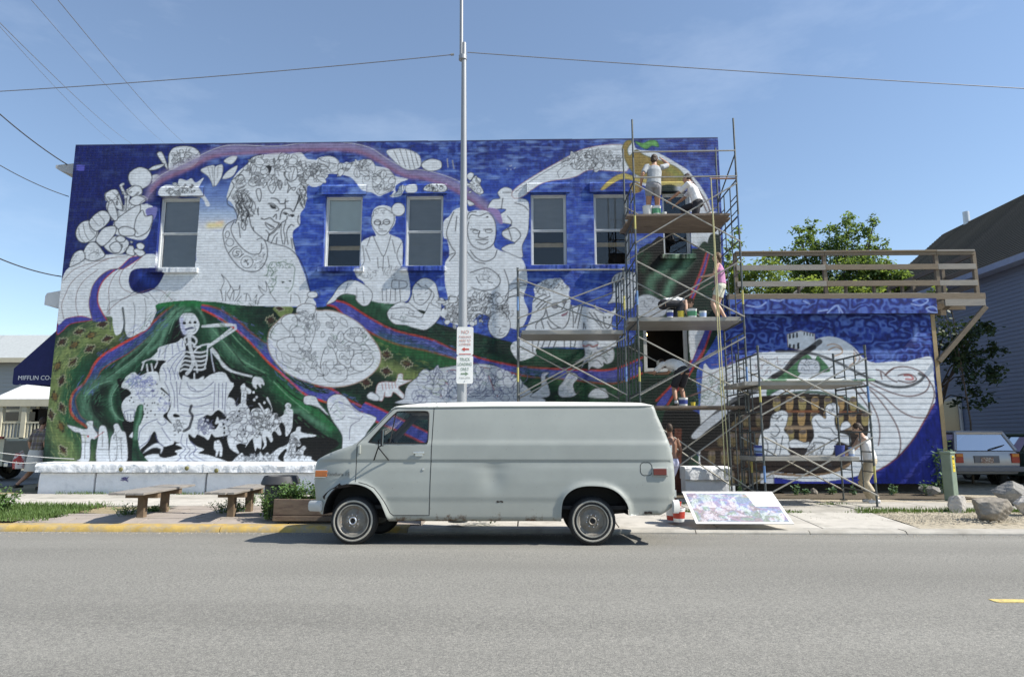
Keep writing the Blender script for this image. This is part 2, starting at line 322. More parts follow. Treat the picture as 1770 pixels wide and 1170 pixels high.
def weed(loc, h, rad, n, label, seed, m=None, leaf=.05, group=None, name='weed_plant', flat=.5, cat='plant', droop=.3):
    r = random.Random(seed); root = thing(name, label, cat, loc, group); st = MB(); lf = MB(); L0 = Vector(loc)
    ns = max(3, n//28)
    for s in range(ns):
        a = r.uniform(0, 6.28); q = r.uniform(.1, 1)*rad; tip = L0+Vector((math.cos(a)*q, math.sin(a)*q*.8, h*r.uniform(.55, 1)))
        b = L0+Vector((math.cos(a)*q*.35, math.sin(a)*q*.3, 0)); st.tube([b, (b+tip)/2+Vector((0, 0, h*.08)), tip], [.006, .005, .002], 4)
        for k in range(n//ns):
            t = r.uniform(.15, 1); c = b.lerp(tip, t)+Vector((r.gauss(0, .05), r.gauss(0, .05), r.gauss(0, .03)))*(rad/.35)
            if c.z < loc[2]+.01: c.z = loc[2]+.02
            d = Vector((r.gauss(0, 1), r.gauss(0, 1), r.gauss(0, flat)-droop*.3)).normalized(); u = d.cross(Vector((r.gauss(0, .4), r.gauss(0, .4), 1))).normalized(); l = leaf*r.uniform(.6, 1.3); w = l*.30
            lf.add([c, c+d*l*.45+u*w, c+d*l, c+d*l*.45-u*w], [(0, 1, 2), (0, 2, 3)])
    st.build('stem', m_stem, root); lf.build('foliage', m or m_weed, root, fix=False); return root
# ------------------------------------------------------------------ the painted wall (colours of the paint itself)
WY = 16.6                                   # plane of the painted wall
GX0, GX1, GZ0, GZ1, GS = -12.40, 10.36, 0.04, 9.30, 0.02
GW, GH = int(round((GX1-GX0)/GS))+1, int(round((GZ1-GZ0)/GS))+1
rng = np.random.default_rng(7)

def vnoise(w, h, fx, fy, seed):
    r = np.random.default_rng(seed); gx, gy = max(2, int(w/fx)+3), max(2, int(h/fy)+3)
    g = r.random((gy, gx)); xs = np.arange(w)/fx; ys = np.arange(h)/fy
    xi = xs.astype(int); yi = ys.astype(int); tx = xs-xi; ty = ys-yi
    tx = tx*tx*(3-2*tx); ty = (ty*ty*(3-2*ty))[:, None]
    a = g[np.ix_(yi, xi)]*(1-tx)+g[np.ix_(yi, xi+1)]*tx
    b = g[np.ix_(yi+1, xi)]*(1-tx)+g[np.ix_(yi+1, xi+1)]*tx
    return a*(1-ty)+b*ty

def srgb(c):
    c = np.asarray(c, float)/255.0
    return np.where(c <= .04045, c/12.92, ((c+.055)/1.055)**2.4)
PAINT = 0.67/0.60
def pc(r, g, b): return np.clip(srgb((r, g, b))*PAINT, 0, .9)
def parse(s): return np.array([[float(q) for q in p.split(',')] for p in s.split()])
def smooth(p, closed, n=5):
    if len(p) < 3: return p
    out = []; N = len(p)
    for i in range(N if closed else N-1):
        if closed: a, b, c, d = p[i-1], p[i], p[(i+1) % N], p[(i+2) % N]
        else: a, b, c, d = p[max(i-1, 0)], p[i], p[i+1], p[min(i+2, N-1)]
        for k in range(n):
            t = k/n
            out.append(.5*((2*b)+(c-a)*t+(2*a-5*b+4*c-d)*t*t+(3*b-a-3*c+d)*t**3))
    if not closed: out.append(p[-1])
    return np.array(out)

class Canvas:
    def __init__(s):
        s.c = np.zeros((GH, GW, 3)); s.X = GX0+np.arange(GW)*GS; s.Z = GZ0+np.arange(GH)*GS
    def crop(s, ox, oy, k):
        def f(pts):
            pts = parse(pts) if isinstance(pts, str) else np.asarray(pts, float)
            return np.array([[q[0], q[2]] for q in (onY(ox+x/k, oy+y/k, WY) for x, y in pts)])
        return f
    def box(s, p, m):
        i0 = max(0, int((p[:, 0].min()-m-GX0)/GS)); i1 = min(GW, int((p[:, 0].max()+m-GX0)/GS)+2)
        j0 = max(0, int((p[:, 1].min()-m-GZ0)/GS)); j1 = min(GH, int((p[:, 1].max()+m-GZ0)/GS)+2)
        return i0, i1, j0, j1
    def dist(s, p, i0, i1, j0, j1):
        X, Z = np.meshgrid(s.X[i0:i1], s.Z[j0:j1]); D = np.full(X.shape, 9.0)
        for a, b in zip(p[:-1], p[1:]):
            d = b-a; L = d@d+1e-12; t = np.clip(((X-a[0])*d[0]+(Z-a[1])*d[1])/L, 0, 1)
            D = np.minimum(D, np.hypot(X-a[0]-t*d[0], Z-a[1]-t*d[1]))
        return D
    def inside(s, p, i0, i1, j0, j1):
        X, Z = np.meshgrid(s.X[i0:i1], s.Z[j0:j1]); acc = np.zeros(X.shape)
        for ox, oz in ((-.005, -.005), (.005, -.005), (-.005, .005), (.005, .005)):
            ins = np.zeros(X.shape, bool); x = X+ox; z = Z+oz; q = np.roll(p, -1, 0)
            for a, b in zip(p, q):
                if a[1] == b[1]: continue
                c = ((a[1] > z) != (b[1] > z)) & (x < (b[0]-a[0])*(z-a[1])/(b[1]-a[1])+a[0])
                ins ^= c
            acc += ins
        return acc/4
    def blend(s, bb, A, col):
        i0, i1, j0, j1 = bb; v = s.c[j0:j1, i0:i1]; v += (np.asarray(col)-v)*A[..., None]
    def fill(s, f, pts, col, line=None, sm=True, w=.026, a=1.0):
        p = f(pts); p = smooth(p, True) if sm else p; bb = s.box(p, .05)
        if bb[1] <= bb[0] or bb[3] <= bb[2]: return
        s.blend(bb, s.inside(p, *bb)*a, col)
        if line is not None: s.pstroke(np.vstack([p, p[:1]]), line, w)
    def pstroke(s, p, col, w, a=.86):
        w = w*.74 if w < .027 else (w*.92 if w < .034 else w); bb = s.box(p, w+.03)
        if bb[1] <= bb[0] or bb[3] <= bb[2]: return
        D = s.dist(p, *bb); s.blend(bb, a*np.clip((w*.5+.010-D)/.018, 0, 1), col)
    def line(s, f, pts, col, w=.026, sm=True):
        for q in pts.split('|'):
            p = f(q.strip()); s.pstroke(smooth(p, False) if sm else p, col, w)
    def soft(s, f, pts, col, w, a=.8):
        for q in pts.split('|'):
            p = smooth(f(q.strip()), False, 3); bb = s.box(p, w*1.4)
            if bb[1] <= bb[0] or bb[3] <= bb[2]: continue
            D = s.dist(p, *bb); s.blend(bb, a*np.exp(-(D/(w*.55))**2), col)
    def ell(s, f, cx, cy, rx, ry, col, line=None, rot=0, w=.026, jag=0, n=18, seed=1):
        r = np.random.default_rng(seed); t = np.arange(n)*2*np.pi/n; k = 1+jag*(r.random(n)-.5)
        x, y = rx*np.cos(t)*k, ry*np.sin(t)*k; c, q = math.cos(rot), math.sin(rot)
        pts = np.stack([cx+x*c-y*q, cy+x*q+y*c], 1)
        if col is None: s.pstroke(smooth(f(np.vstack([pts, pts[:1]])), False, 2), line, w)
        else: s.fill(f, pts, col, line, w=w)
    def scrib(s, f, cx, cy, rx, ry, n, col, seed, w=.022, size=.35):
        r = np.random.default_rng(seed)
        for _ in range(n):
            t = r.random()*6.28; q = math.sqrt(r.random()); x, y = cx+rx*q*math.cos(t), cy+ry*q*math.sin(t)
            a = r.random()*6.28; L = size*min(rx, ry)*(.5+r.random()); pts = []
            for k in range(4):
                pts.append((x, y)); a += (r.random()-.35)*1.8; x += L*.5*math.cos(a); y += L*.5*math.sin(a)
            s.pstroke(smooth(f(pts), False, 3), col, w, .68)

    def bunch(s, f, cx, cy, rx, ry, n, fillc, ink, seed, size=.3, w=.02):
        """a heap of small outlined leaves and fruits"""
        r = np.random.default_rng(seed); m = min(rx, ry)
        for _ in range(n):
            t = r.random()*6.28; q = math.sqrt(r.random()); x, y = cx+rx*q*math.cos(t), cy+ry*q*math.sin(t); L = m*size*(.55+.8*r.random()); a = r.random()*6.28; k = r.random()
            if k < .22: s.ell(f, x, y, L*.6, L*.5, fillc, ink, a, w, .35, 9, int(r.integers(1e6)))
            else:
                c, d = math.cos(a), math.sin(a); b = L*(.22+.2*r.random()); bend = b*(r.random()-.5)
                s.fill(f, [(x-c*L*.6, y-d*L*.6), (x-c*.1*L-d*b, y-d*.1*L+c*b), (x+c*L*.7-d*bend, y+d*L*.7+c*bend), (x+d*b, y-c*b)], fillc, ink, w=w)
                if k > .5:
                    for o in ((0,) if k < .75 else (-.45, 0, .45)): s.pstroke(f([(x-c*L*.45-d*b*o, y-d*L*.45+c*b*o), (x+c*L*.45-d*b*o*.6, y+d*L*.45+c*b*o*.6)]), ink, w*.9, .7)
    def hatch(s, f, pts, width, n, col, seed, ln=.12, w=.014, a=.5):
        """short brush strokes laid along a band"""
        r = np.random.default_rng(seed); p = smooth(f(pts), False, 6); d = np.gradient(p, axis=0); d /= np.hypot(d[:, 0], d[:, 1])[:, None]+1e-9
        for _ in range(n):
            i = int(r.integers(len(p))); o = (r.random()-.5)*width; q = p[i]+np.array((-d[i][1], d[i][0]))*o+(r.random(2)-.5)*.1; l = ln*(.5+r.random()); sk = (r.random()-.5)*.5
            e = d[i]*l+np.array((-d[i][1], d[i][0]))*l*sk; s.pstroke(np.array([q, q+e]), col, w, a)

def paint_mural():
    cv = Canvas(); N = vnoise
    PX = cv.crop(0, 0, 1); A = cv.crop(0, 220, 3.9); B = cv.crop(0, 500, 3.9); C = cv.crop(350, 220, 3.9); D = cv.crop(350, 480, 3.9)
    E = cv.crop(700, 220, 3.9); F = cv.crop(650, 480, 3.9); G = cv.crop(1000, 200, 5.2); H = cv.crop(1000, 400, 5.2); I = cv.crop(1000, 600, 5.2)
    J = cv.crop(1230, 420, 3.9); K = cv.crop(1230, 600, 3.9); a1 = cv.crop(200, 520, 7.8); a2 = cv.crop(200, 660, 7.8); a3 = cv.crop(380, 660, 7.8)
    a4 = cv.crop(380, 250, 7.8); a5 = cv.crop(380, 380, 7.8); a6 = cv.crop(880, 460, 6.5); a7 = cv.crop(1260, 620, 6.0); a8 = cv.crop(1150, 640, 5.57)
    navy, blue, lblue = pc(17, 27, 92), pc(43, 69, 158), pc(122, 150, 208)
    white, wgrey = pc(203, 208, 217), pc(182, 188, 200)
    ink, thin, brn = pc(45, 47, 52), pc(92, 96, 104), pc(112, 84, 84)
    dgr, mgr, lgr, blk = pc(13, 34, 28), pc(28, 66, 46), pc(92, 134, 112), pc(9, 11, 13)
    olive, vio, red = pc(112, 128, 78), pc(62, 66, 146), pc(160, 54, 52)
    # sky paint: mottled brush work, darker to the left and along the top
    n1 = N(GW, GH, 46, 22, 1)*.5+N(GW, GH, 17, 6, 2)*.32+N(GW, GH, 7, 3, 3)*.18
    n2 = N(GW, GH, 24, 5, 4)*.6+N(GW, GH, 9, 3, 5)*.4
    xx = (cv.X-GX0)[None, :]; zz = cv.Z[:, None]
    t = np.clip((xx-1.2)/4.5, 0, 1)*np.clip((GZ1+.7-zz)/2.6, .25, 1)*np.clip(.45+n1, 0, 1.2)
    cv.c[:] = navy+(blue-navy)*np.clip(t, 0, 1)[..., None]
    ph = N(GW, GH, 28, 20, 6)*5; n3 = .5+.5*np.sin(N(GW, GH, 14, 11, 8)*9+ph); n3 = n3*.55+N(GW, GH, 4, 2.5, 9)*.45
    cv.c += (pc(76, 106, 184)-cv.c)*(np.clip((n3-.5)*2.0, 0, .55)*np.clip((xx-2.2)/3.5, .06, 1))[..., None]
    cv.c += (lblue-cv.c)*(np.clip((n2-.56)*2.2, 0, .62)*np.clip((xx-1.6)/3.5, .12, 1)*np.clip((19-xx)/4, .3, 1))[..., None]
    cv.c += (navy-cv.c)*(np.clip((.40-n1)*2.6, 0, .75))[..., None]
    cv.fill(A, "515,255 570,255 568,295 515,292", pc(80, 82, 175), sm=False)
    # pale sunrise beside the first window
    for y, col, al in ((330, lblue, .45), (352, pc(140, 165, 210), .6), (372, pc(175, 195, 220), .75), (392, white, .9)):
        cv.soft(PX, f"342,{y} 372,{y} 402,{y}", col, .42, al)
    cv.soft(PX, "362,390 382,389", pc(222, 205, 140), .16, .8); cv.soft(PX, "375,386 384,384", pc(225, 190, 165), .08, .6)
    # ---- green land
    cv.fill(PX, "60,562 100,560 141,546 192,549 230,580 272,526 328,519 400,523 452,529 560,530 590,508 645,506 690,530 760,560 880,590 905,600 1075,600 1100,560 1105,430 1200,430 1235,440 1245,560 1205,640 1205,705 1150,720 1150,870 60,870", dgr)
    g1 = N(GW, GH, 30, 12, 11)*.6+N(GW, GH, 6, 4, 12)*.4
    isg = (np.abs(cv.c-dgr).sum(-1) < .004)
    cv.c += (mgr-cv.c)*(isg*np.clip((g1-.42)*2.2, 0, .65))[..., None]
    # carpet with diamonds at the corner
    cv.soft(B, "740,215 600,250 480,310 400,420 350,560 335,800 340,1000 400,1150", pc(20, 62, 56), .5, .7)
    cv.soft(B, "770,275 600,325 480,400 400,480 372,600 375,760 405,920 470,1060 540,1140", olive, .62, .9)
    cv.soft(B, "620,560 540,620 480,700 450,800 460,900 520,1000 560,1100", pc(24, 74, 52), .5, .7)
    cv.soft(B, "560,420 500,560 440,700 440,840 480,960", pc(30, 88, 58), .3, .5)
    def diamond(f, x, y, rx, ry, rot, kind=0):
        edge, mid = (pc(158, 156, 132), pc(62, 42, 36)) if kind == 0 else (pc(92, 92, 52), pc(104, 84, 48))
        pts = []; c, q = math.cos(rot), math.sin(rot)
        for i in range(20):
            tt = i*2*math.pi/20; r = 1/(abs(math.cos(tt))+abs(math.sin(tt)))*(1.08 if i % 2 else .76)
            u, v = rx*r*math.cos(tt), ry*r*math.sin(tt); pts.append((x+u*c-v*q, y+u*q+v*c))
        cv.fill(f, pts, pc(34, 46, 40), edge, sm=False, w=.022)
        cv.ell(f, x, y, rx*.5, ry*.45, mid, rot=rot)
    for x, y, k, r in ((690, 235, 0, -.2), (535, 285, 0, -.25), (615, 310, 1, -.3), (420, 355, 0, -.6), (500, 375, 1, -.6), (725, 335, 0, -.3), (605, 400, 0, -.55), (490, 490, 0, -.8), (385, 520, 1, -1), (415, 615, 0, -1.2), (370, 722, 1, 1.4), (420, 800, 0, 1.2), (345, 845, 0, 1.4), (412, 925, 1, 1.2), (425, 1085, 0, 1)):
        diamond(B, x, y, 52, 32, r, k)
    # big ribbon on the left
    cv.fill(B, "385,302 390,235 450,195 550,183 625,205 480,232 420,282", vio, red)
    cv.fill(B, "1170,105 1060,195 1000,260 930,310 820,370 700,440 640,500 600,580 560,640 500,690 475,760 480,830 520,880 570,915 680,985 690,965 600,890 550,860 520,800 510,740 540,690 600,650 650,610 690,540 780,480 870,430 960,360 1040,290 1110,200 1190,120", vio)
    cv.line(B, "1170,105 1060,195 1000,260 930,310 820,370 700,440 640,500 600,580 560,640 500,690 475,760 480,830 520,880 570,915 680,985", pc(196, 66, 46), .065)
    cv.line(B, "690,965 600,890 550,860 520,800 510,740 540,690", pc(160, 58, 90), .03)
    cv.line(B, "600,650 650,610 690,540 780,480 870,430 960,360 1040,290 1110,200 1190,120", red, .035)
    # drapery folds round the cave
    cv.soft(B, "1160,150 1080,250 1000,360 900,470 780,560 660,620 570,690 550,760 580,840 650,900 720,960", mgr, .55, .85)
    cv.soft(B, "770,610 650,650 585,715 585,790 640,860 715,930 760,1000", lgr, .30, .85)
    cv.soft(B, "1190,130 1110,210 1050,320 950,440 830,540 720,600", lgr, .11, .8)
    cv.soft(B, "1240,110 1160,180 1120,280 1080,350 1000,430", lgr, .09, .75)
    cv.soft(B, "1100,200 1010,330 900,440 760,530", blk, .10, .7)
    cv.soft(B, "700,680 650,740 660,820 720,900 760,930", blk, .42, .95)
    cv.soft(B, "830,600 770,680 745,770 770,850 850,890", mgr, .34, .95)
    cv.soft(B, "780,640 745,720 750,800 790,870", lgr, .10, .8)
    cv.soft(B, "800,650 790,740 810,840", dgr, .10, .7)
    cv.line(B, "1150,170 1060,290 960,410 850,510 720,590|1200,140 1130,230 1080,330|760,640 660,690 620,760 640,840 700,910|1230,120 1150,200", pc(10, 30, 24), .03); cv.line(B, "1175,140 1090,250 1000,370 900,470 780,560|745,615 640,655 575,720|800,640 755,720 760,810 800,870 850,885|1250,120 1180,200 1140,300", pc(120, 160, 138), .022)
    # ---- cave
    cv.fill(PX, "268,628 290,600 300,570 308,548 325,536 345,545 358,560 372,590 378,614 401,641 440,653 462,662 480,690 497,703 512,705 524,712 540,730 562,752 590,766 600,815 240,815 236,770 222,750 213,720 213,690 218,668 236,645", blk)
    cv.soft(a1, "1110,100 1160,200 1200,340 1230,420 1250,560", mgr, .5, .95); cv.soft(a1, "1090,90 1180,200 1210,330", lgr, .07, .8)
    cv.soft(a1, "1270,330 1290,420 1300,520", lgr, .06, .8)
    cv.soft(a1, "1330,380 1420,480 1500,600 1560,700", mgr, .55, .95); cv.soft(D, "70,350 150,440 210,510 290,570 420,640", lgr, .22, .85)
    cv.soft(D, "180,370 250,460 340,540 450,650 560,780", mgr, .5, .8); cv.soft(D, "30,230 100,330 190,440", dgr, .2, .6)
    cv.soft(D, "430,650 520,740 600,830 720,920 860,1000 940,1090", mgr, .55, .85)
    cv.soft(a3, "990,385 1090,385 1180,460 1300,540 1440,620", lgr, .14, .6); cv.soft(a3, "800,60 1000,230 1200,340 1400,480 1500,600", pc(40, 108, 62), .26, .7)
    cv.soft(a1, "880,170 760,260 660,400 600,590", lgr, .12, .85); cv.soft(a1, "1000,120 900,150 800,210", lgr, .10, .8)
    cv.soft(a1, "930,70 800,140 700,260 560,420 430,560", lgr, .06, .6); cv.soft(a1, "600,300 480,470 300,640 100,800 0,900", lgr, .08, .5)
    cv.soft(a1, "560,60 800,30 1000,30 1200,50 1560,110", pc(38, 110, 62), .22, .9)
    cv.line(D, "70,350 150,440 210,510 290,570 420,640|180,360 260,450 350,530|480,700 580,800 720,910", pc(118, 162, 132), .022); cv.line(D, "90,480 160,580 260,635 400,660|210,500 300,600 430,660|500,690 620,800 800,900 900,1000", blk, .035)
    # ---- lower ribbons on the right of the cave, and the green hills behind the plate
    cv.fill(D, "0,185 110,210 240,290 340,380 440,460 480,560 560,660 660,730 760,770 840,780 900,770 1060,880 1180,925 1100,930 1000,880 840,835 700,785 600,700 520,630 440,560 320,430 220,340 100,260 0,215", vio)
    cv.line(D, "0,185 110,210 240,290 340,380 440,450", red, .05); cv.line(D, "0,215 100,265 220,345 320,435 440,565 520,635 600,705 700,790 840,840", pc(190, 62, 46), .05)
    cv.line(D, "760,725 860,745 960,810 1080,870 1200,920", red, .055)
    cv.soft(D, "100,180 250,260 350,360 430,430", mgr, .32, .8)
    cv.fill(D, "480,200 600,195 600,240 540,270 500,240", olive); diamond(D, 520, 208, 40, 22, .2, 0); diamond(D, 462, 288, 46, 42, .3, 0)
    cv.fill(PX, "566,527 582,521 600,527 640,552 680,572 745,588 795,610 890,633 1000,640 1060,640 1105,622 1105,646 1060,662 985,655 905,648 800,622 745,607 680,592 630,568 596,545 580,530", vio)
    cv.line(PX, "582,520 602,526 642,551 682,571 746,587 796,609 891,632 1000,639 1060,638 1110,618", red, .05)
    cv.line(PX, "566,527 580,531 596,546 630,569 680,593 745,608 800,623 905,649 985,656 1060,663 1110,645", red, .05)
    cv.fill(PX, "632,696 660,708 700,728 745,750 790,772 790,792 745,772 700,750 650,728 625,712", vio); cv.line(PX, "632,696 660,708 700,728 745,750 790,772", red, .05); cv.line(PX, "625,712 650,728 700,750 745,772 790,792", red, .05)
    cv.fill(PX, "585,508 600,500 640,505 685,525 720,548 700,570 660,555 620,535", mgr); cv.soft(PX, "590,507 640,512 690,545", lgr, .14, .6)
    cv.soft(PX, "660,575 720,592 790,610", dgr, .3, .5); cv.soft(PX, "650,590 740,615 800,640", pc(38, 96, 50), .4, .6)
    cv.soft(PX, "655,630 690,640 720,655", olive, .32, .8)
    for x, y in ((668, 613), (703, 628), (668, 642), (633, 661)): diamond(PX, x, y, 13, 10, .2, 0)
    cv.soft(PX, "905,610 980,615 1060,610", pc(30, 72, 50), .35, .7); cv.soft(PX, "905,640 1000,668 1090,668", pc(26, 66, 42), .35, .8)
    # ---- white bodies on the left
    cv.fill(PX, "336,398 372,400 394,396 411,376 401,352 392,343 396,325 401,312 412,297 427,284 438,271 460,267 483,264 500,266 520,264 531,275 545,277 562,285 553,316 532,322 530,340 527,358 519,370 518,389 506,402 510,434 517,451 527,476 535,503 541,516 545,528 514,530 452,529 409,527 376,522 350,521 328,519 273,525 270,540 257,566 240,576 223,583 217,574 214,560 210,574 200,579 195,562 192,547 164,551 141,546 115,550 100,560 98,520 109,478 122,461 155,446 190,440 235,441 268,440 276,458 336,458", white)
    cv.line(PX, "212,532 215,560 211,578", dgr, .05)
    cv.fill(A, "868,1020 900,960 1020,948 1105,965 1100,1005 1060,1070 1000,1110 930,1120 880,1085", navy); cv.soft(A, "950,1000 1020,1050", blue, .25, .6)
    cv.fill(A, "940,868 880,880 820,935 800,952 830,955 880,925 960,870", vio, red); cv.fill(A, "800,955 740,962 680,1000 630,1060 610,1130 600,1200 620,1290 640,1310 720,1300 690,1250 660,1180 665,1100 700,1030 760,980", vio)
    cv.line(A, "770,965 700,1030 665,1100 660,1180 690,1250 720,1300", red, .035); cv.line(A, "800,955 740,962 680,1000 630,1060 608,1130 600,1200 620,1290", brn, .028)
    cv.line(A, "430,1030 500,960 620,915 760,880 860,870|430,1290 415,1200 440,1130 480,1050 570,970 700,900 760,880|530,1280 512,1200 520,1110 570,1030 660,960|740,1260 735,1150 735,1080 770,1000 820,950|900,1120 830,1090 805,1030 830,960 900,890|960,870 920,910 890,950|720,1250 770,1200 840,1150 900,1130 960,1110 1030,1090 1100,1110 1160,1165", brn, .022)
    cv.line(B, "730,170 730,110 760,80 850,60 900,20 950,30 1000,60|830,130 835,230 825,300|900,90 910,150 905,250 895,320|975,60 985,140 975,250|1000,20 1060,90|745,280 740,180|860,300 890,290 930,305|1000,230 985,250 1010,250 1015,220 1000,210", thin, .022)
    # vegetables at the upper left
    cv.fill(A, "760,700 800,560 860,520 960,520 1000,520 1040,560 1010,700 960,760 850,740", white)
    cv.fill(A, "980,560 1020,540 1060,545 1040,620 1000,610", pc(112, 112, 172))
    for q in ("845,560 850,470 815,400 830,385", "860,560 870,450 910,400 950,420 945,460", "835,560 800,480 760,440 715,450 720,490", "800,600 770,540 740,500 725,540 760,620", "870,540 900,480 960,470 990,485"):
        cv.line(A, q, ink, .085); cv.line(A, q, white, .06)
    cv.fill(A, "700,800 760,740 820,740 870,780 830,850 760,850", white, ink, w=.026); cv.fill(A, "610,730 660,690 650,760 600,790", white, ink, w=.026); cv.fill(A, "1020,330 1060,318 1085,340 1050,372 1020,365", white, ink, w=.026)
    for q in ("865,345 880,300 940,270 1000,290 1025,340 1005,390 945,420 890,400", "1140,180 1170,140 1230,128 1300,135 1345,170 1345,220 1300,270 1220,290 1140,290 1135,230", "1058,180 1090,168 1120,230 1132,290 1090,235", "1000,290 1040,260 1112,250 1060,285",
              "510,710 540,650 600,630 650,690 640,740 580,780 530,765", "600,640 650,580 700,562 740,590 735,635 690,680 640,700", "770,640 840,580 900,540 945,525 940,590 910,680 860,700 800,690", "710,450 760,420 800,440 830,560 760,530 720,490", "850,430 900,395 950,405 955,450 890,470", "870,500 920,460 985,490 920,530",
              "725,560 755,490 795,600 770,630", "920,610 960,560 980,600 1030,600 1000,700 920,740 905,690", "650,745 700,680 775,668 775,720 700,800 655,780", "780,750 810,730 845,750 835,772 800,776", "560,850 590,790 640,775 690,830 705,870 640,900 580,890", "470,920 500,850 555,830 570,890 480,940",
              "740,800 790,770 820,810 800,845 760,840", "850,850 870,800 900,805 905,865", "900,830 940,818 980,850 940,872", "800,690 840,670 905,690 900,730 820,730", "920,790 950,780 975,800 960,825 930,820"):
        cv.fill(A, q, white, ink, w=.03)
    cv.line(A, "530,680 540,740 570,775|560,650 575,720 600,760|600,640 610,690 640,720|620,610 660,660 680,660|660,580 700,630 700,660|595,620 590,580 600,560|830,390 850,480 850,560|810,400 830,500 820,560|900,400 860,440 850,540|760,440 790,470 830,550|1160,230 1200,180 1260,170 1330,190|1170,260 1230,220 1300,220|1190,160 1220,200 1210,260|1260,140 1250,190 1290,240|940,520 960,500 990,480|910,690 930,720|600,860 640,840 670,860", ink, .022)
    cv.scrib(A, 1240, 215, 90, 60, 26, ink, 3); cv.scrib(A, 620, 850, 60, 40, 14, thin, 4, .015); cv.scrib(A, 520, 890, 40, 40, 10, thin, 5, .015)
    for cx, cy, rx, ry, n, sd in ((1240, 205, 85, 60, 16, 416), (870, 455, 90, 40, 7, 417), (760, 480, 40, 50, 6, 411), (850, 790, 50, 40, 5, 413)): cv.bunch(A, cx, cy, rx, ry, n, white, ink, sd, .45)
    # garland over the first window, flowers in the sky
    cv.fill(A, "1090,470 1105,395 1190,390 1210,350 1260,360 1290,345 1320,375 1375,340 1345,400 1365,440 1415,520 1390,532 1340,470", white, None); cv.scrib(A, 1220, 415, 110, 40, 22, ink, 8)
    for q in ("1352,290 1410,262 1450,270 1440,400 1425,370 1400,330", "1450,270 1500,255 1495,330 1450,400 1445,330", "1500,350 1530,300 1600,260 1570,330", "1510,225 1560,195 1600,200 1570,245 1530,245"):
        cv.fill(A, q, white, thin, w=.022)
    cv.line(A, "1400,270 1420,340|1430,270 1435,340|1470,265 1465,340", thin, .02)
    # mauve ribbon across the sky
    rib = "258,340 264,322 278,306 300,296 330,282 370,264 400,257 440,258 480,259 520,254 560,251 600,253 640,263 670,281 700,297 740,303 770,312 800,327 825,345 845,361 862,378"
    cv.soft(PX, rib, pc(134, 124, 160), .22, .9); cv.soft(PX, "262,330 280,312 330,290 370,270 440,264 520,260 600,259 640,270 670,288 700,304 740,310 790,330 840,366", pc(138, 100, 128), .11, .75)
    cv.line(PX, "262,318 280,302 330,277 370,258 400,251 440,252 480,253 520,248 560,245 600,247 640,256 668,274 700,290 740,296 775,306 805,320 830,338", pc(190, 190, 196), .02)
    # garland to the right of the crowned head
    cv.fill(C, "690,240 760,225 790,205 860,195 920,230 930,290 960,240 1000,240 1050,225 1130,220 1165,260 1250,280 1300,330 1385,350 1340,370 1300,400 1310,440 1370,400 1340,460 1270,470 1290,430 1230,450 1190,465 1140,440 1080,430 1040,380 1000,340 930,320 840,320 800,390 720,390", white)
    for q in ("780,225 830,198 890,205 920,240 915,290 860,310 800,280", "1050,260 1090,222 1140,225 1165,270 1150,320 1090,330", "1155,330 1200,290 1270,300 1300,360 1270,420 1190,455 1150,400", "1240,170 1290,148 1380,150 1460,190 1470,265 1400,290 1330,262", "1480,240 1530,218 1590,230 1580,285 1500,290", "1260,465 1310,440 1330,400 1360,400 1340,450", "1375,400 1440,390 1445,440 1380,445"):
        cv.fill(C, q, white, thin, w=.024)
    for cx, cy, rx, ry, n, sd in ((760, 300, 60, 70, 16, 21), (850, 250, 55, 45, 14, 22), (960, 280, 40, 40, 8, 23), (1100, 290, 60, 60, 10, 24), (1220, 360, 65, 70, 22, 25)): cv.scrib(C, cx, cy, rx, ry, n, thin, sd)
    cv.line(C, "1290,160 1330,250|1330,150 1370,270|1370,150 1400,280|1400,155 1430,280|1430,170 1455,260|1400,150 1410,125 1425,130", ink, .024)
    for q in ("110,255 170,215 240,230 240,280 160,297", "415,330 440,305 465,320 440,360", "440,400 470,330 500,380 530,440 490,450", "130,430 170,385 270,390 270,440", "420,490 470,520 430,530"): cv.fill(E, q, white, ink, w=.026)
    cv.scrib(E, 210, 415, 60, 25, 16, ink, 31); cv.line(E, "285,215 290,270|320,225 330,280", pc(150, 150, 150), .03); cv.scrib(E, 700, 275, 40, 20, 5, wgrey, 32, .02)
    cv.bunch(A, 1220, 420, 110, 40, 26, white, ink, 421, .6); cv.bunch(C, 760, 300, 70, 70, 12, white, ink, 422, .7); cv.bunch(C, 1000, 280, 80, 50, 12, white, ink, 423, .8); cv.bunch(C, 1220, 370, 80, 70, 20, white, ink, 424, .55); cv.bunch(C, 1090, 300, 70, 70, 10, white, ink, 425, .6); cv.bunch(E, 205, 415, 60, 24, 14, white, ink, 426, .8); cv.bunch(E, 460, 390, 50, 60, 12, white, ink, 427, .5)
    # ---- crowned giant: hair, wreath and faces
    cv.line(a4, "160,480 220,440 330,330 430,180 560,140|160,500 190,560 150,640 130,690 100,740 110,810 190,860 220,920 235,990 210,1060|700,720 760,735 800,780|655,800 720,850 750,860|660,800 720,805 790,880|680,830 740,850 745,865|885,740 880,860 830,920 810,1020|850,930 900,930 930,960|890,860 960,870 990,900|940,960 990,950|560,1000 580,1000 680,990 720,1030 790,1060|610,1050 720,1110 730,1130 680,1145 630,1100 612,1055|800,1070 740,1150 660,1215|390,960 410,1060 450,1150 520,1220 570,1250|500,860 520,950|1000,900 1040,800 1070,700 1090,620|1060,960 1050,1040 1080,1090|930,1120 960,1080 1000,1100|820,880 850,870 900,950 900,1010 830,1060 800,1130", ink, .03)
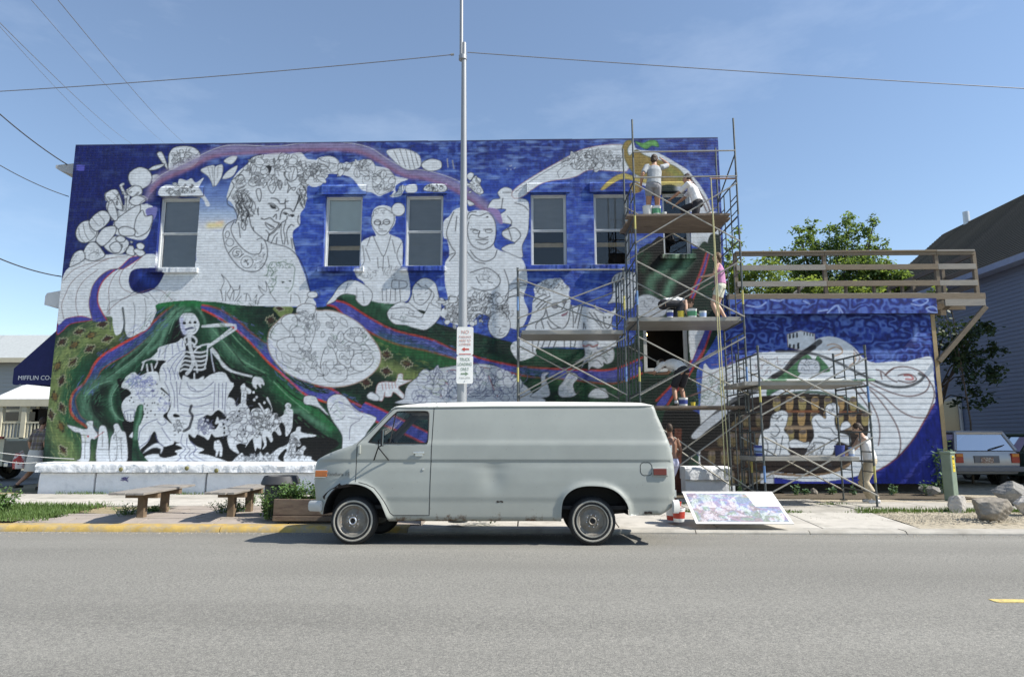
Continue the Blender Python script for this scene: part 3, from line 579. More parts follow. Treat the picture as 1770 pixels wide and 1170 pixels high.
    cv.fill(a4, "610,265 690,290 700,330 660,410 650,340 600,280", ink); cv.fill(a4, "670,810 740,840 750,865 700,860", ink); cv.fill(a4, "860,925 910,930 900,950", ink); cv.fill(a4, "950,955 1000,955 980,980", ink); cv.fill(a4, "620,1060 700,1100 730,1120 690,1110", ink)
    for q in ("870,420 880,330 960,300 1030,310 1050,400 1020,470 940,500", "490,620 540,600 560,680 540,770 510,720", "640,500 690,470 740,500 760,570 710,660 660,600", "780,500 820,490 840,540 810,610", "900,500 930,560 910,650 960,590 1020,580 990,620"): cv.fill(a4, q, white, ink, w=.028)
    cv.line(a4, "900,330 880,420 930,490|960,310 930,400 950,490|1010,320 980,420 970,490|440,190 410,300 430,420|480,180 440,300 480,430|520,170 480,290 530,420|560,160 530,270 560,390|590,140 570,200 600,240 640,230|420,450 380,520 440,570 520,540|540,430 580,470 570,520 500,550|690,470 720,420 740,400|750,420 740,330 790,280|800,430 780,350 820,300|230,600 260,580 330,560|220,650 280,620 350,600|230,700 270,660 260,780 300,850 250,900|300,660 340,720 310,800 360,870|380,680 420,760 400,840 460,900 440,960|420,720 480,820 470,900|230,820 280,900 290,1000 340,1050 310,1130|350,870 380,940 350,1020 350,1100|1050,600 1100,680 1080,760 1120,840|1110,540 1160,600 1130,700 1160,780|870,230 920,240 960,220|1000,250 1060,240 1090,210|780,210 800,150 840,110|880,160 920,200|1130,130 1190,90|1100,280 1130,400 1110,500|1160,260 1180,360 1150,480|1200,270 1250,330 1320,300|1330,180 1400,230 1560,260|1340,250 1440,300 1500,370", ink, .026)
    cv.scrib(a4, 500, 330, 120, 150, 26, ink, 41); cv.scrib(a4, 320, 800, 110, 200, 36, ink, 42); cv.scrib(a4, 900, 240, 170, 80, 30, ink, 43); cv.scrib(a4, 1120, 520, 70, 220, 26, ink, 44); cv.scrib(a4, 650, 480, 260, 90, 36, ink, 45); cv.scrib(a4, 1240, 380, 110, 110, 22, thin, 46)
    cv.line(a5, "210,0 100,60 50,140 45,230 80,380 150,510 250,630 350,690 470,700 560,650 630,530 640,400 610,290 560,250 500,270|190,30 150,120 190,240 270,350 360,430 440,465 530,455 560,400 560,320|120,450 180,380 240,360|270,500 320,460|600,270 700,315 800,340 900,370 980,420 1050,500 1120,620 1170,760 1200,900 1230,1000|640,280 660,220 740,160 820,60|830,60 825,190 850,330|890,20 860,130 880,250 870,330|930,90 900,180 920,330|960,250 980,380|980,260 1020,400|690,320 740,220 780,180|760,320 770,240|620,140 660,190 650,280|250,40 265,130 275,240|450,100 455,150|300,0 290,100 340,140 350,60", ink, .028)
    cv.ell(a5, 100, 200, 28, 45, None, ink, .2); cv.ell(a5, 135, 305, 52, 52, None, ink); cv.ell(a5, 235, 450, 62, 62, None, ink); cv.ell(a5, 365, 570, 80, 80, None, ink, w=.022)
    cv.line(a5, "265,430 225,425 225,450 250,460 240,485 205,480|340,540 380,600|330,565 375,545|375,610 385,590", ink, .03)
    cv.scrib(a5, 520, 570, 90, 110, 22, thin, 51); cv.scrib(a5, 600, 390, 30, 90, 8, thin, 52)
    cv.line(a5, "20,740 60,830 20,940 40,1090|20,740 110,830 140,920 100,1000 140,1080|0,940 30,1000|270,880 250,940 180,960 140,1060|140,880 190,970 180,1080|270,890 260,1000 200,1100|290,1030 230,1100|80,960 80,1090|520,890 550,960 590,1010|520,890 620,970 630,900 615,830 660,920 680,990|600,1010 540,1050 510,1140|470,1060 500,1010 480,1130|680,990 760,1100|1000,990 1060,1030 1090,1120|960,1010 950,1110|320,1000 380,1000 420,1090|360,1000 350,1090|1150,1120 1190,1050 1260,970 1330,960 1350,1020 1290,1060", ink, .024)
    hg = pc(74, 104, 84)
    cv.line(a5, "660,620 700,570 780,580 850,560 900,590 960,600 1010,650 1000,760 990,860 960,940 920,985|660,620 640,740 600,750|680,640 720,700 690,760|700,790 760,830 720,900 660,900|830,830 870,840|930,820 960,825|880,920 930,920|690,860 720,930 680,980", hg, .026); cv.scrib(a5, 700, 730, 80, 130, 26, hg, 55); cv.scrib(a5, 890, 610, 130, 50, 20, hg, 56)
    cv.fill(a5, "835,840 860,830 865,850 840,855", ink); cv.fill(a5, "935,820 960,818 960,834 940,836", ink)
    cv.ell(a5, 1250, 1010, 70, 45, white, ink, w=.024)
    cv.bunch(a4, 480, 330, 150, 170, 20, white, ink, 401, .55); cv.bunch(a4, 900, 270, 220, 100, 26, white, ink, 402, .75); cv.bunch(a4, 700, 480, 260, 70, 20, white, ink, 403, .95); cv.bunch(a4, 280, 640, 90, 230, 22, white, ink, 404, .85); cv.bunch(a4, 1120, 560, 60, 230, 20, white, ink, 405, .95); cv.bunch(a4, 1250, 350, 120, 110, 18, white, ink, 406, .5)
    cv.scrib(a4, 330, 860, 90, 190, 60, ink, 407, .024, .5)
    cv.fill(a4, "640,700 1000,690 1010,880 900,960 800,1060 620,1040 540,900 560,760", white)
    cv.line(a4, "690,725 750,730 790,755 803,785|885,740 880,800 885,860 850,880 825,930 810,1010|815,800 850,800 880,790|885,770 920,765|895,862 950,868 985,905|1000,890 1040,800 1075,690|560,995 600,1010 680,990 730,1035 800,1060|720,980 760,940 760,1000", ink, .034)
    cv.line(a4, "650,800 690,812 740,830 755,865|660,790 720,800 780,850 795,880|850,925 880,915 925,940|945,950 985,945 1005,960|790,890 760,900|520,850 515,940", ink, .028); cv.fill(a4, "672,815 735,838 752,866 700,862", ink); cv.fill(a4, "862,925 905,930 900,952 872,945", ink); cv.fill(a4, "955,955 995,955 985,978 965,975", ink)
    cv.line(a4, "210,640 260,600 330,570|225,680 250,760 215,820 260,900 240,980|280,650 300,740 260,820 320,900 290,1000 330,1060|340,680 370,760 330,840 390,920 350,1010|390,720 440,790 420,880 470,940|1070,600 1110,690 1080,780 1130,860|1120,560 1165,640 1135,740 1150,830|1040,640 1080,720 1050,800", ink, .03)
    # ---- man with glasses, knees and hands
    cv.fill(C, "1145,580 1170,540 1230,528 1290,560 1300,640 1270,690 1260,720 1340,760 1350,850 1350,960 1385,980 1380,1170 1140,1170 1090,1050 1040,1010 1025,950 1065,950 1065,790 1130,740 1170,730 1140,660", white)
    cv.ell(C, 1320, 555, 45, 45, white, ink, w=.024)
    cv.line(C, "1145,600 1140,650 1175,710 1210,730 1250,710 1290,640 1290,590|1150,600 1160,560 1220,545 1280,580|1160,640 1195,640 1205,660 1230,640 1260,640|1200,640 1190,680 1215,690|1190,700 1240,700|1150,730 1180,800 1220,870 1250,800 1270,730|1130,740 1110,800|1220,870 1215,970|1080,800 1090,900 1070,940|1340,780 1310,860 1340,940|1100,820 1130,900|1280,760 1300,850|1180,880 1185,950|1250,870 1260,950|1280,1030 1370,1040 1370,1080 1280,1085 1280,1030|1325,1040 1325,1080|1210,1090 1215,1170|1240,1090 1240,1170|1270,1090 1265,1170|1300,1090 1300,1170|1330,1090 1335,1170", ink, .026); cv.scrib(C, 1110, 980, 70, 40, 16, thin, 61); cv.scrib(C, 1250, 980, 90, 60, 16, thin, 62); cv.scrib(C, 1220, 570, 60, 25, 10, thin, 63)
    cv.ell(C, 1180, 643, 22, 17, None, ink, w=.03); cv.ell(C, 1240, 640, 22, 17, None, ink, w=.03)
    cv.fill(D, "835,180 880,120 920,60 980,20 1050,25 1130,80 1145,130 1120,180 1080,190 1035,150 1030,120 960,110 915,130 890,160", white, ink, w=.024); cv.line(D, "1040,70 1040,140|1080,90 1090,170|980,40 960,100", thin, .022)
    # ---- girl with long hair
    cv.fill(F, "75,250 100,200 170,160 210,170 240,120 250,60 300,10 350,5 400,40 420,110 440,200 420,280 340,350 260,340 200,320 120,310", white, ink, w=.024)
    cv.line(F, "250,110 260,160 300,185 340,160 370,110 360,80 300,60 265,30|300,60 285,40|330,50 390,110 370,170 400,190 440,210|210,160 260,200 320,240 360,170|320,240 300,270 200,250|100,210 200,200 260,230|100,270 180,290 260,300|290,150 320,150|280,115 300,112|330,105 345,100|420,130 425,190", ink, .026); cv.fill(F, "275,215 330,225 320,245", dgr); cv.scrib(F, 190, 250, 90, 45, 12, thin, 71)
    # ---- broad woman with basket, raised hand
    cv.fill(E, "260,640 300,600 330,560 380,540 410,540 430,570 480,560 560,570 610,640 610,720 600,800 640,830 700,850 780,880 815,950 825,1050 800,1150 830,1250 770,1360 640,1320 520,1260 430,1330 340,1330 270,1290 230,1250 290,1180 270,1050 270,920 300,860 285,760 260,740", white)
    cv.fill(E, "640,480 625,440 670,405 720,420 740,470 830,500 835,640 825,720 790,800 790,880 700,850 650,820 700,790 740,780 665,740 660,700 720,660 640,640 630,600 680,560 650,550 560,550 590,490", white, ink, w=.024)
    cv.fill(E, "560,545 630,560 660,640 640,650 600,590", pc(140, 120, 170))
    cv.line(E, "430,640 420,700 440,780 490,820 550,820 600,780 615,700 600,620 560,580 500,600 450,590 430,620|415,640 430,580 480,570|440,690 470,690 490,700|530,690 580,690|505,700 495,740 530,750 560,740|490,775 530,790 560,775|480,760 560,760|440,830 480,880 540,905 600,880 620,830|420,840 470,900 540,920|300,860 340,850 300,900|330,570 300,640 280,720 310,800 340,840|350,600 340,700|690,600 720,640 690,690|700,690 720,760|660,700 740,680 780,730 740,780|740,510 800,530 830,560|660,440 720,440|650,550 660,480|440,980 500,960 560,950 630,1000 640,1050 600,1090 520,1100 450,1080|480,1010 500,1050|560,1040 590,1050|670,960 700,1060 690,1170|700,1060 780,1050 820,1060|700,1150 760,1130 820,1140", ink, .028); cv.ell(E, 480, 705, 24, 12, None, ink); cv.ell(E, 565, 700, 24, 12, None, ink); cv.fill(E, "548,602 562,602 562,612 548,612", ink, sm=False)
    cv.scrib(E, 540, 1020, 90, 70, 18, thin, 81)
    for i in range(70):
        r_ = rng.random(2); cv.ell(F, 480+380*r_[0]+20, 110+170*r_[1]+20*math.sin(r_[0]*6), 22, 15, None, ink, w=.018, n=9)
    cv.ell(F, 830, 320, 75, 90, white, ink, w=.024); cv.line(F, "800,330 830,335|850,325 880,330|840,340 830,365 850,370|815,385 850,390 870,378", ink, .024); cv.scrib(F, 830, 240, 100, 45, 40, ink, 82); cv.scrib(F, 730, 310, 40, 60, 16, ink, 83)
    cv.line(F, "440,260 470,340 560,350 700,380 780,410|440,220 470,170 540,140|870,140 890,100 960,60 1010,50|860,190 900,130 970,130", ink, .026)
    # ---- woman leaning on her hand, with the goat
    cv.fill(a6, "190,700 250,560 265,400 290,330 280,250 340,190 420,150 500,140 580,140 620,190 680,250 670,310 690,390 700,440 830,450 960,480 960,430 1000,480 1080,520 1170,500 1190,460 1200,520 1160,580 1160,700 1200,820 1200,900 900,920 640,910 320,920 300,1000 150,1060 90,1050 20,940 40,860 120,820", white)
    cv.fill(a6, "1110,420 1150,360 1170,250 1150,160 1200,90 1300,60 1400,70 1480,110 1525,220 1510,300 1420,310 1400,460 1300,480 1260,420 1180,410", wgrey, ink, w=.022)
    cv.line(a6, "1190,120 1160,230 1170,300|1240,90 1210,220|1290,80 1270,200|1460,110 1500,200 1490,290|270,400 330,350 400,320 420,330|300,460 380,380 460,340|320,490 400,410 470,380|380,470 430,420|300,700 310,640 390,560 420,450|420,500 450,600 560,690 620,690 670,600 690,440|490,420 540,410|600,390 640,370|600,400 620,440 590,490|590,550 640,530 660,510|600,560 650,540|700,440 720,560 720,690|790,450 740,640|820,450 780,640 770,700|860,700 840,640 835,700|900,520 1000,640 1060,700|950,520 1040,660|1060,570 1070,660 1110,700 1150,640 1160,570|1060,640 1000,600|360,600 390,700|430,620 480,700 570,690|340,820 320,900|400,830 370,910|470,830 440,910|530,830 500,910|620,830 620,910|690,830 690,910|750,830 730,910|260,830 265,960", ink, .03); cv.fill(a6, "1065,575 1090,570 1090,588", ink); cv.fill(a6, "1110,575 1140,565 1135,582", ink); cv.ell(a6, 515, 450, 32, 24, pc(130, 130, 140), ink); cv.ell(a6, 620, 400, 22, 24, pc(130, 130, 140), ink); cv.fill(a6, "585,550 640,525 665,505 640,545 600,562", pc(140, 100, 115))
    cv.scrib(a6, 400, 240, 110, 80, 40, ink, 91); cv.scrib(a6, 570, 210, 100, 60, 34, ink, 92); cv.line(a6, "960,430 970,480 1060,530|1190,460 1170,500", ink, .03)
    cv.fill(a6, "830,840 990,850 990,900 1000,930 1120,900 1180,950 1170,1060 1100,1100 1060,1080 1060,1120 1000,1150 930,1130 890,1170 880,1060 810,1150 830,1060 740,1080 850,1000", wgrey, ink, w=.024); cv.line(a6, "960,970 1060,960 1130,1000|970,1010 1060,1020 1100,1080|940,1060 1000,1060 1040,1110|930,960 900,1040|1010,960 1100,940", ink, .026); cv.line(a6, "830,890 860,900 900,885 940,905 990,885", pc(140, 70, 70), .04)
    # ---- plate of vegetables and baby
    cv.fill(D, "440,450 450,360 500,300 560,250 650,240 640,200 690,175 760,190 770,220 860,220 960,250 1060,310 1140,400 1195,490 1195,580 1140,650 1060,700 960,730 840,735 700,700 580,650 510,590 460,520", white, pc(150, 130, 120), w=.03)
    for q in ("460,380 510,310 570,330 590,390 540,420 480,420", "530,300 560,255 620,245 640,310 600,370", "505,430 590,400 680,410 730,460 720,520 660,545 580,520 520,490", "630,460 680,490 730,520 690,510", "800,560 830,470 880,480 910,570 860,640 800,620", "920,480 990,430 1020,470 1000,600 930,580 900,520", "950,400 990,345 1060,340 1080,400 1030,440", "820,640 910,580 970,610 970,680 900,705 830,690", "1000,560 1040,510 1130,520 1150,570 1080,630 1010,610", "700,580 740,560 820,640 800,650", "1040,480 1090,450 1130,490", "640,200 690,175 760,190 740,260 640,240"): cv.fill(D, q, white, ink, w=.022)
    cv.line(D, "720,480 760,360 740,270|690,420 740,300|880,360 890,300 830,240|495,480 510,560 600,610 660,640 760,660 820,660|970,660 1080,630|860,380 880,400|770,240 760,340", ink, .02)
    for i in range(26): cv.ell(D, 600+500*rng.random(), 270+360*rng.random(), 20, 16, None, thin, rng.random()*3, .018, n=9)
    cv.scrib(D, 900, 440, 60, 50, 26, hg, 95); cv.scrib(D, 1100, 440, 40, 60, 16, hg, 96); cv.scrib(D, 720, 540, 50, 30, 14, hg, 97); cv.scrib(D, 660, 350, 60, 40, 12, hg, 98)
    cv.bunch(D, 830, 470, 330, 190, 40, white, thin, 431, .30); cv.bunch(D, 700, 270, 60, 60, 14, white, thin, 432, .5)
    # crawling baby, mound of vegetables, small figures
    cv.fill(F, "0,800 10,720 60,700 130,700 150,650 180,650 185,690 240,690 190,715 150,740 190,790 180,815 120,770 100,800 60,800 60,770 40,830", white, pc(150, 110, 110), w=.022)
    for i in range(5): cv.line(F, f"{40+22*i},{712-2*i} {46+22*i},{756-4*i}", pc(160, 90, 90), .022)
    cv.fill(F, "-60,790 -30,770 20,800 10,830 -50,815", white, thin)
    cv.fill(F, "190,810 210,730 280,670 380,620 480,600 600,585 720,580 820,600 920,660 1000,720 1050,770 1090,850 190,850", wgrey, ink, w=.024)
    for i in range(46): cv.ell(F, 240+760*rng.random(), 650+170*rng.random(), 34, 24, None, pc(82, 88, 122), rng.random()*3, .02, n=9)
    cv.scrib(F, 620, 720, 380, 110, 70, pc(80, 88, 120), 101, .02, .2); cv.line(F, "390,740 430,690 490,720|420,720 440,800|760,660 790,740 820,800|480,630 520,620 600,640|700,600 800,620", pc(140, 90, 100), .03); cv.ell(F, 820, 700, 40, 34, None, ink); cv.ell(F, 440, 740, 60, 50, None, hg)
    cv.bunch(F, 620, 700, 360, 90, 70, wgrey, pc(74, 80, 112), 441, .62); cv.bunch(F, 640, 170, 210, 70, 40, white, ink, 442, .6); cv.bunch(F, 590, 290, 130, 50, 26, white, ink, 443, .6)
    for q in ("1110,680 1120,640 1165,640 1140,670 1160,720 1165,800 1040,800 1110,740", "1230,740 1260,700 1300,640 1350,650 1360,680 1330,720 1345,780 1370,760 1330,800 1240,800", "1430,790 1470,750 1540,745 1560,780 1560,810 1450,810"): cv.fill(F, q, wgrey, ink, w=.022)
    # ---- skeleton and crowd
    cv.fill(a1, "868,300 860,240 900,180 960,165 1040,170 1090,220 1130,310 1115,380 1070,440 1000,470 920,450 880,380", white)
    cv.soft(a1, "890,240 900,330 930,430", pc(150, 155, 200), .10, .7); cv.ell(a1, 925, 300, 24, 20, blk); cv.ell(a1, 1070, 290, 22, 20, blk); cv.fill(a1, "1000,265 1025,305 980,305", blk, sm=False); cv.fill(a1, "930,390 960,365 1030,350 1060,370 990,385 950,400", pc(80, 84, 110)); cv.line(a1, "1060,330 1080,390 1040,420", thin, .02)
    cv.line(a1, "990,440 1000,600 1030,720 1045,820 1010,920 960,980", white, .09)
    cv.line(a1, "940,560 930,500 990,480 1060,490 1090,550 1050,610", white, .05); cv.line(a1, "960,590 1010,560 1060,590", white, .05)
    cv.line(a1, "1060,680 1110,630 1160,600 1260,580|1060,620 1140,620", white, .04)
    for i in range(5):
        y = 690+58*i; cv.line(a1, f"{1010},{y+10} {950-8*i},{y-4} {920-12*i},{y+24}", white, .045); cv.line(a1, f"{1060},{y} {1150},{y+6} {1230-6*i},{y-14}", white, .05)
    cv.line(a1, "1240,600 1230,760 1200,900", white, .035); cv.line(a1, "1030,820 1080,830 1100,960|1060,980 1060,1060", white, .04)
    cv.line(a1, "1230,340 1340,325 1460,315 1560,320", white, .07, False); cv.line(a1, "1260,600 1400,500 1560,370", white, .055, False); cv.line(D, "0,328 220,320 225,345 40,465", white, .06, False)
    cv.line(a1, "1280,650 1300,800 1330,950", pc(190, 195, 215), .03, False); cv.line(a1, "1300,640 1370,720 1400,790 1450,880 1560,950", white, .05); cv.line(D, "60,490 130,570 200,630 330,665", white, .05)
    cv.fill(D, "335,690 350,665 400,675 415,710 395,720 390,735 370,720 355,740 340,730", white, ink, w=.02)
    cv.fill(a1, "470,780 560,690 580,630 700,590 830,555 895,505 935,600 940,660 920,760 880,880 850,980 880,1060 900,1180 640,1180 600,1060 590,960 620,870 680,810 560,800", white)
    cv.line(a1, "600,650 580,760|680,610 660,780|760,590 770,720|830,570 860,680|900,540 900,620|940,660 820,720 700,820|900,700 780,840 720,960|920,740 820,880 800,980|640,900 680,1000 660,1180|700,900 740,1020 720,1180|760,900 800,1040 800,1180|830,960 850,1080", pc(92, 98, 150), .024)
    cv.line(a1, "380,830 350,930|420,860 430,950|480,850 500,950|560,830 530,900|360,830 420,800 500,780 560,800", white, .04)
    cv.fill(a1, "900,1010 960,1020 1010,1060 1030,1180 900,1180", white, ink); cv.fill(a1, "1080,1080 1180,1010 1190,1050 1100,1120", white, ink); cv.ell(a1, 985, 1090, 28, 34, blk)
    cv.fill(a1, "1100,1180 1190,1060 1300,985 1430,960 1500,1010 1535,1180", white)
    cv.fill(a2, "640,-10 1535,-10 1510,200 1490,465 1390,375 1290,450 1240,440 1200,460 1180,480 1200,560 1330,640 1390,560 1340,560 1400,400 1420,520 1510,500 1560,560 1560,720 1500,720 1380,740 1340,740 1290,700 1250,780 1190,740 1100,710 1070,750 1040,740 980,700 1000,800 1100,870 1190,910 1120,960 1300,1000 1480,1110 400,1110 400,1000 560,970 600,1010 680,1020 830,980 790,930 890,890 810,840 880,810 800,800 780,700 750,600 690,470 740,340 740,200", white)
    cv.fill(a2, "20,-40 130,-40 140,60 200,150 130,210 90,290 70,190 40,60", blk); cv.fill(a2, "90,540 240,520 235,760 225,1085 140,1085 130,760 110,640", blk); cv.fill(a3, "1000,430 1100,470 1250,600 1420,720 1580,790 1580,870 1300,990 1240,780 1100,700 1000,580", blk)
    cv.fill(a2, "130,20 590,-10 590,80 740,210 740,280 700,400 640,470 700,500 760,600 790,700 780,830 640,870 560,760 520,670 470,760 360,900 330,920 300,760 310,600 370,480 370,340 300,320 320,400 260,420 250,520 150,520 100,420 80,310 130,220 210,150", white)
    cv.fill(a1, "120,1060 170,1000 250,960 320,1010 440,960 560,960 590,1060 590,1180 110,1180", white); cv.scrib(a1, 330, 1090, 200, 80, 40, pc(110, 118, 170), 111)
    cv.fill(a2, "300,320 370,310 365,440 340,560 310,600 300,760 330,920 380,1000 440,1090 240,1090 230,800 240,560 260,430", mgr); cv.soft(a2, "345,330 330,480 280,620 270,760", lgr, .09, .8); cv.soft(a2, "260,900 300,1000 330,1090", dgr, .15, .8)
    cv.fill(a2, "500,680 540,680 560,770 520,800 460,850 340,930 340,900 430,820", blk); cv.fill(a2, "640,880 780,840 900,890 800,930 830,970 680,1000 610,990 600,930 540,880 400,960 370,980 380,930 480,860 600,850", blk)
    cv.fill(a2, "370,960 440,880 560,820 640,870 620,950 600,960 600,900 500,890", white, thin)
    cv.line(a2, "850,160 950,210 1080,220 1220,190 1310,140|860,290 980,330 1120,330 1300,280|870,440 1000,460 1180,430|1020,320 1000,400 1040,460 1000,580 940,650|660,0 720,140 720,330|740,0 790,160 790,340|820,0 830,200 840,400|880,0 860,150|960,0 1000,100 1100,130 1200,100 1320,0|1000,60 1080,110|1340,20 1330,200 1320,380|1390,20 1385,340|1440,20 1440,360|1490,10 1470,400|310,780 330,660 420,560 560,500|560,530 620,580 680,550 660,500|620,620 700,740 740,790|320,880 430,800 470,720|540,720 580,820 640,860|900,700 880,820 940,900 860,980 880,1020 800,1080|960,760 960,860 1000,920 930,1020 1020,1090|1010,800 1080,900 990,990 1040,1050 1140,1090|1100,900 1050,980 1200,1060|130,480 120,400 250,380 240,480|160,430 165,510|200,440 205,510", pc(80, 86, 128), .026)
    cv.line(a2, "1020,320 1000,400 1035,460 1010,560 990,620 920,660", blk, .07); cv.fill(a2, "640,460 690,410 700,470 760,560 720,540", blk); cv.fill(a2, "770,450 800,425 860,450 860,470 800,480", blk); cv.fill(a2, "1300,470 1390,385 1490,470 1410,520 1370,470", blk)
    for x, y in ((210, 210), (240, 270), (190, 250), (385, 295), (425, 315), (380, 430), (430, 415), (420, 475), (475, 390), (495, 285), (525, 280), (570, 300), (600, 215), (625, 150), (655, 175), (530, 440), (400, 365), (725, 245)): cv.ell(a2, x, y, 10, 12, ink)
    cv.scrib(a2, 420, 130, 150, 110, 36, pc(110, 116, 168), 112); cv.scrib(a2, 1200, 600, 110, 110, 36, pc(96, 100, 130), 113); cv.scrib(a2, 850, 560, 70, 70, 12, thin, 114); cv.scrib(a2, 640, 300, 80, 110, 22, pc(110, 116, 168), 115); cv.ell(a2, 500, 120, 26, 18, pc(110, 112, 150)); cv.ell(a2, 460, 45, 14, 10, ink); cv.ell(a2, 555, 30, 14, 10, ink)
    cv.fill(a2, "1330,800 1400,790 1440,880 1440,960 1430,1000 1400,1000 1395,930 1370,1000 1345,1000 1350,930 1325,900", white, ink, w=.02); cv.ell(a2, 1380, 800, 26, 20, white, ink, w=.02)
    # crowd of small pale figures
    for q in ("100,240 150,215 200,250 220,330 280,290 350,300 400,380 400,450 430,380 480,355 540,360 570,420 580,520 570,700 560,860 540,910 500,880 480,930 450,850 440,760 380,830 340,890 350,840 260,830 220,870 260,960 200,940 130,880 100,760 120,700 30,720 0,640 0,520 90,480", "290,140 280,60 330,20 350,60 420,110 410,160 360,170 350,310 290,310", "575,480 590,430 570,380 520,290 540,290 600,370 650,350 690,400 690,330 630,230 650,210 700,340 710,440 760,430 790,480 860,440 870,390 890,360 880,310 920,280 960,310 950,360 985,390 980,540 970,620 940,690 890,730 880,600 830,540 800,600 830,700 800,720 740,660 700,700 715,780 690,810 650,750 620,740 630,850 570,910 600,840 570,740",
              "180,1060 260,980 300,955 340,1000 500,1010 540,940 590,1000 640,950 680,980 780,900 920,830 960,700 1020,660 1040,610 1090,610 1100,680 1280,710 1270,735 1080,760 1090,840 1060,870 1030,860 1020,960 1080,900 1130,860 1160,890 1130,940 1130,990 1230,1010 1230,1040 1240,1115 180,1115"):
        cv.fill(a3, q, white, None)
    cv.scrib(a3, 260, 560, 240, 300, 70, pc(92, 96, 120), 121, .02, .25); cv.scrib(a3, 480, 560, 90, 180, 34, ink, 122, .02); cv.scrib(a3, 640, 520, 80, 150, 30, ink, 123, .02); cv.scrib(a3, 780, 560, 70, 110, 20, ink, 124, .02); cv.scrib(a3, 930, 500, 50, 200, 24, thin, 125, .02); cv.scrib(a3, 990, 880, 110, 170, 30, ink, 126, .02); cv.scrib(a3, 600, 1020, 300, 70, 34, thin, 127, .02); cv.scrib(a3, 1080, 980, 120, 90, 20, ink, 128, .02); cv.scrib(a3, 330, 150, 60, 110, 14, ink, 129, .02)
    for x, y in ((260, 395), (240, 460), (310, 465), (315, 645), (335, 700), (60, 620), (60, 685), (100, 505), (50, 570), (480, 150)): cv.ell(a3, x, y, 15, 17, blk)
    for x, y in ((455, 140), (495, 205), (465, 240), (600, 278)): cv.ell(a3, x, y, 16, 18, white)
    cv.fill(a3, "430,10 470,0 500,80 480,90|".replace('|', ''), white); cv.fill(a3, "500,0 540,0 560,70 545,75", white); cv.fill(a3, "560,0 595,10 600,45 580,40", white)
    cv.line(a3, "110,600 200,540 360,540 410,620 360,760 260,800 160,720 110,620", ink, .026); cv.ell(a3, 480, 470, 60, 90, None, ink, w=.022)
    cv.fill(a3, "220,860 280,830 350,850 330,890 420,830 440,760 470,900 480,930 520,890 545,920 500,1000 340,990 300,950", blk)
    cv.fill(a3, "780,1020 880,900 900,930 860,1010 860,1080", blk)
    cv.bunch(a3, 260, 560, 170, 240, 22, white, pc(60, 62, 76), 461, .42); cv.bunch(a3, 520, 560, 70, 190, 26, white, ink, 462, .7); cv.bunch(a3, 700, 540, 110, 130, 26, white, ink, 463, .45); cv.bunch(a3, 480, 1030, 260, 60, 30, white, thin, 464, .7); cv.bunch(a3, 1000, 860, 90, 150, 20, white, ink, 465, .5); cv.bunch(a2, 1210, 590, 110, 110, 34, white, pc(96, 100, 130), 466, .35); cv.bunch(a1, 330, 1080, 200, 80, 44, white, pc(110, 118, 170), 467, .4); cv.bunch(a2, 830, 620, 60, 110, 16, white, thin, 468, .6)
    # three pale walkers at the lower left
    for q in ("450,915 490,920 560,940 590,935 580,900 600,885 628,890 630,930 660,980 640,1010 610,1020 600,1160 510,1150 545,1130 545,980 500,960", "660,1000 670,930 690,915 715,930 730,1000 735,1100 740,1160 650,1160", "745,1160 745,1010 770,960 765,915 795,905 820,950 850,980 855,1160", "870,990 895,960 895,1000"): cv.fill(B, q, white, ink, w=.022)
    cv.line(B, "545,980 600,985|575,1000 570,1140|660,1080 735,1080|690,960 690,1060|780,960 790,1060 785,1150|815,1000 820,1140|550,1030 600,1030", ink, .02); cv.scrib(B, 790, 1060, 40, 90, 22, thin, 131, .018); cv.fill(B, "585,985 600,985 595,1000", red); cv.line(B, "640,1000 700,960", red, .02)
    # the singer by the van and his raised fist
    cv.fill(D, "680,815 700,795 760,800 790,850 850,920 835,920 790,880 740,860 690,850", white, ink, w=.024)
    cv.fill(D, "840,860 850,810 900,785 960,800 1010,860 1060,900 1150,930 1170,960 1100,1060 1080,1170 950,1170 940,1060 870,950", white, ink, w=.024)
    cv.line(D, "860,890 900,840 960,850 1000,870|880,910 910,890|930,890 960,890|900,960 940,950 960,930|980,940 1060,950 1080,930|990,1090 1000,1000 1060,960|1010,870 1040,900 1100,910", pc(90, 90, 120), .024)
    # ---- cornucopia at the upper right (half painted)
    gold, gold2 = pc(138, 118, 66), pc(176, 160, 92)
    cv.fill(E, "720,450 760,400 900,310 1060,220 1170,160 1280,130 1380,118 1470,120 1500,160 1520,240 1500,290 1480,300 1380,295 1240,290 1160,330 1080,350 1000,360 930,380 850,430 790,470 740,480", white, pc(150, 110, 110), w=.022)
    cv.line(E, "740,440 900,330 1060,240 1200,180 1300,150 1460,150|1040,340 1030,300 1080,260|1060,340 1100,300", thin, .022); cv.scrib(E, 1250, 230, 210, 70, 90, ink, 141, .018, .4); cv.scrib(E, 1420, 230, 60, 70, 20, thin, 142)
    cv.fill(G, "400,270 430,230 490,235 520,300 640,320 720,340 800,380 900,440 980,490 1040,560 1100,640 1160,740 1200,850 1250,870 1010,870 980,700 960,640 800,640 560,620 500,500 430,440 395,350", white)
    cv.fill(G, "395,330 405,260 440,225 480,235 440,300 460,360 520,310 600,360 780,420 900,480 960,560 980,640 900,640 800,630 720,600 600,560 500,520 440,440", gold, pc(90, 96, 60), w=.03); cv.soft(G, "820,480 930,560", pc(120, 132, 66), .2, .6)
    cv.fill(G, "510,235 580,250 640,225 700,230 720,280 660,270 610,300 560,280", pc(96, 152, 86), pc(50, 100, 60), w=.03)
    cv.fill(G, "200,665 290,570 400,520 480,540 700,590 960,600 960,640 800,640 560,600 400,570 300,620 230,670", gold2, pc(130, 110, 60), w=.024)
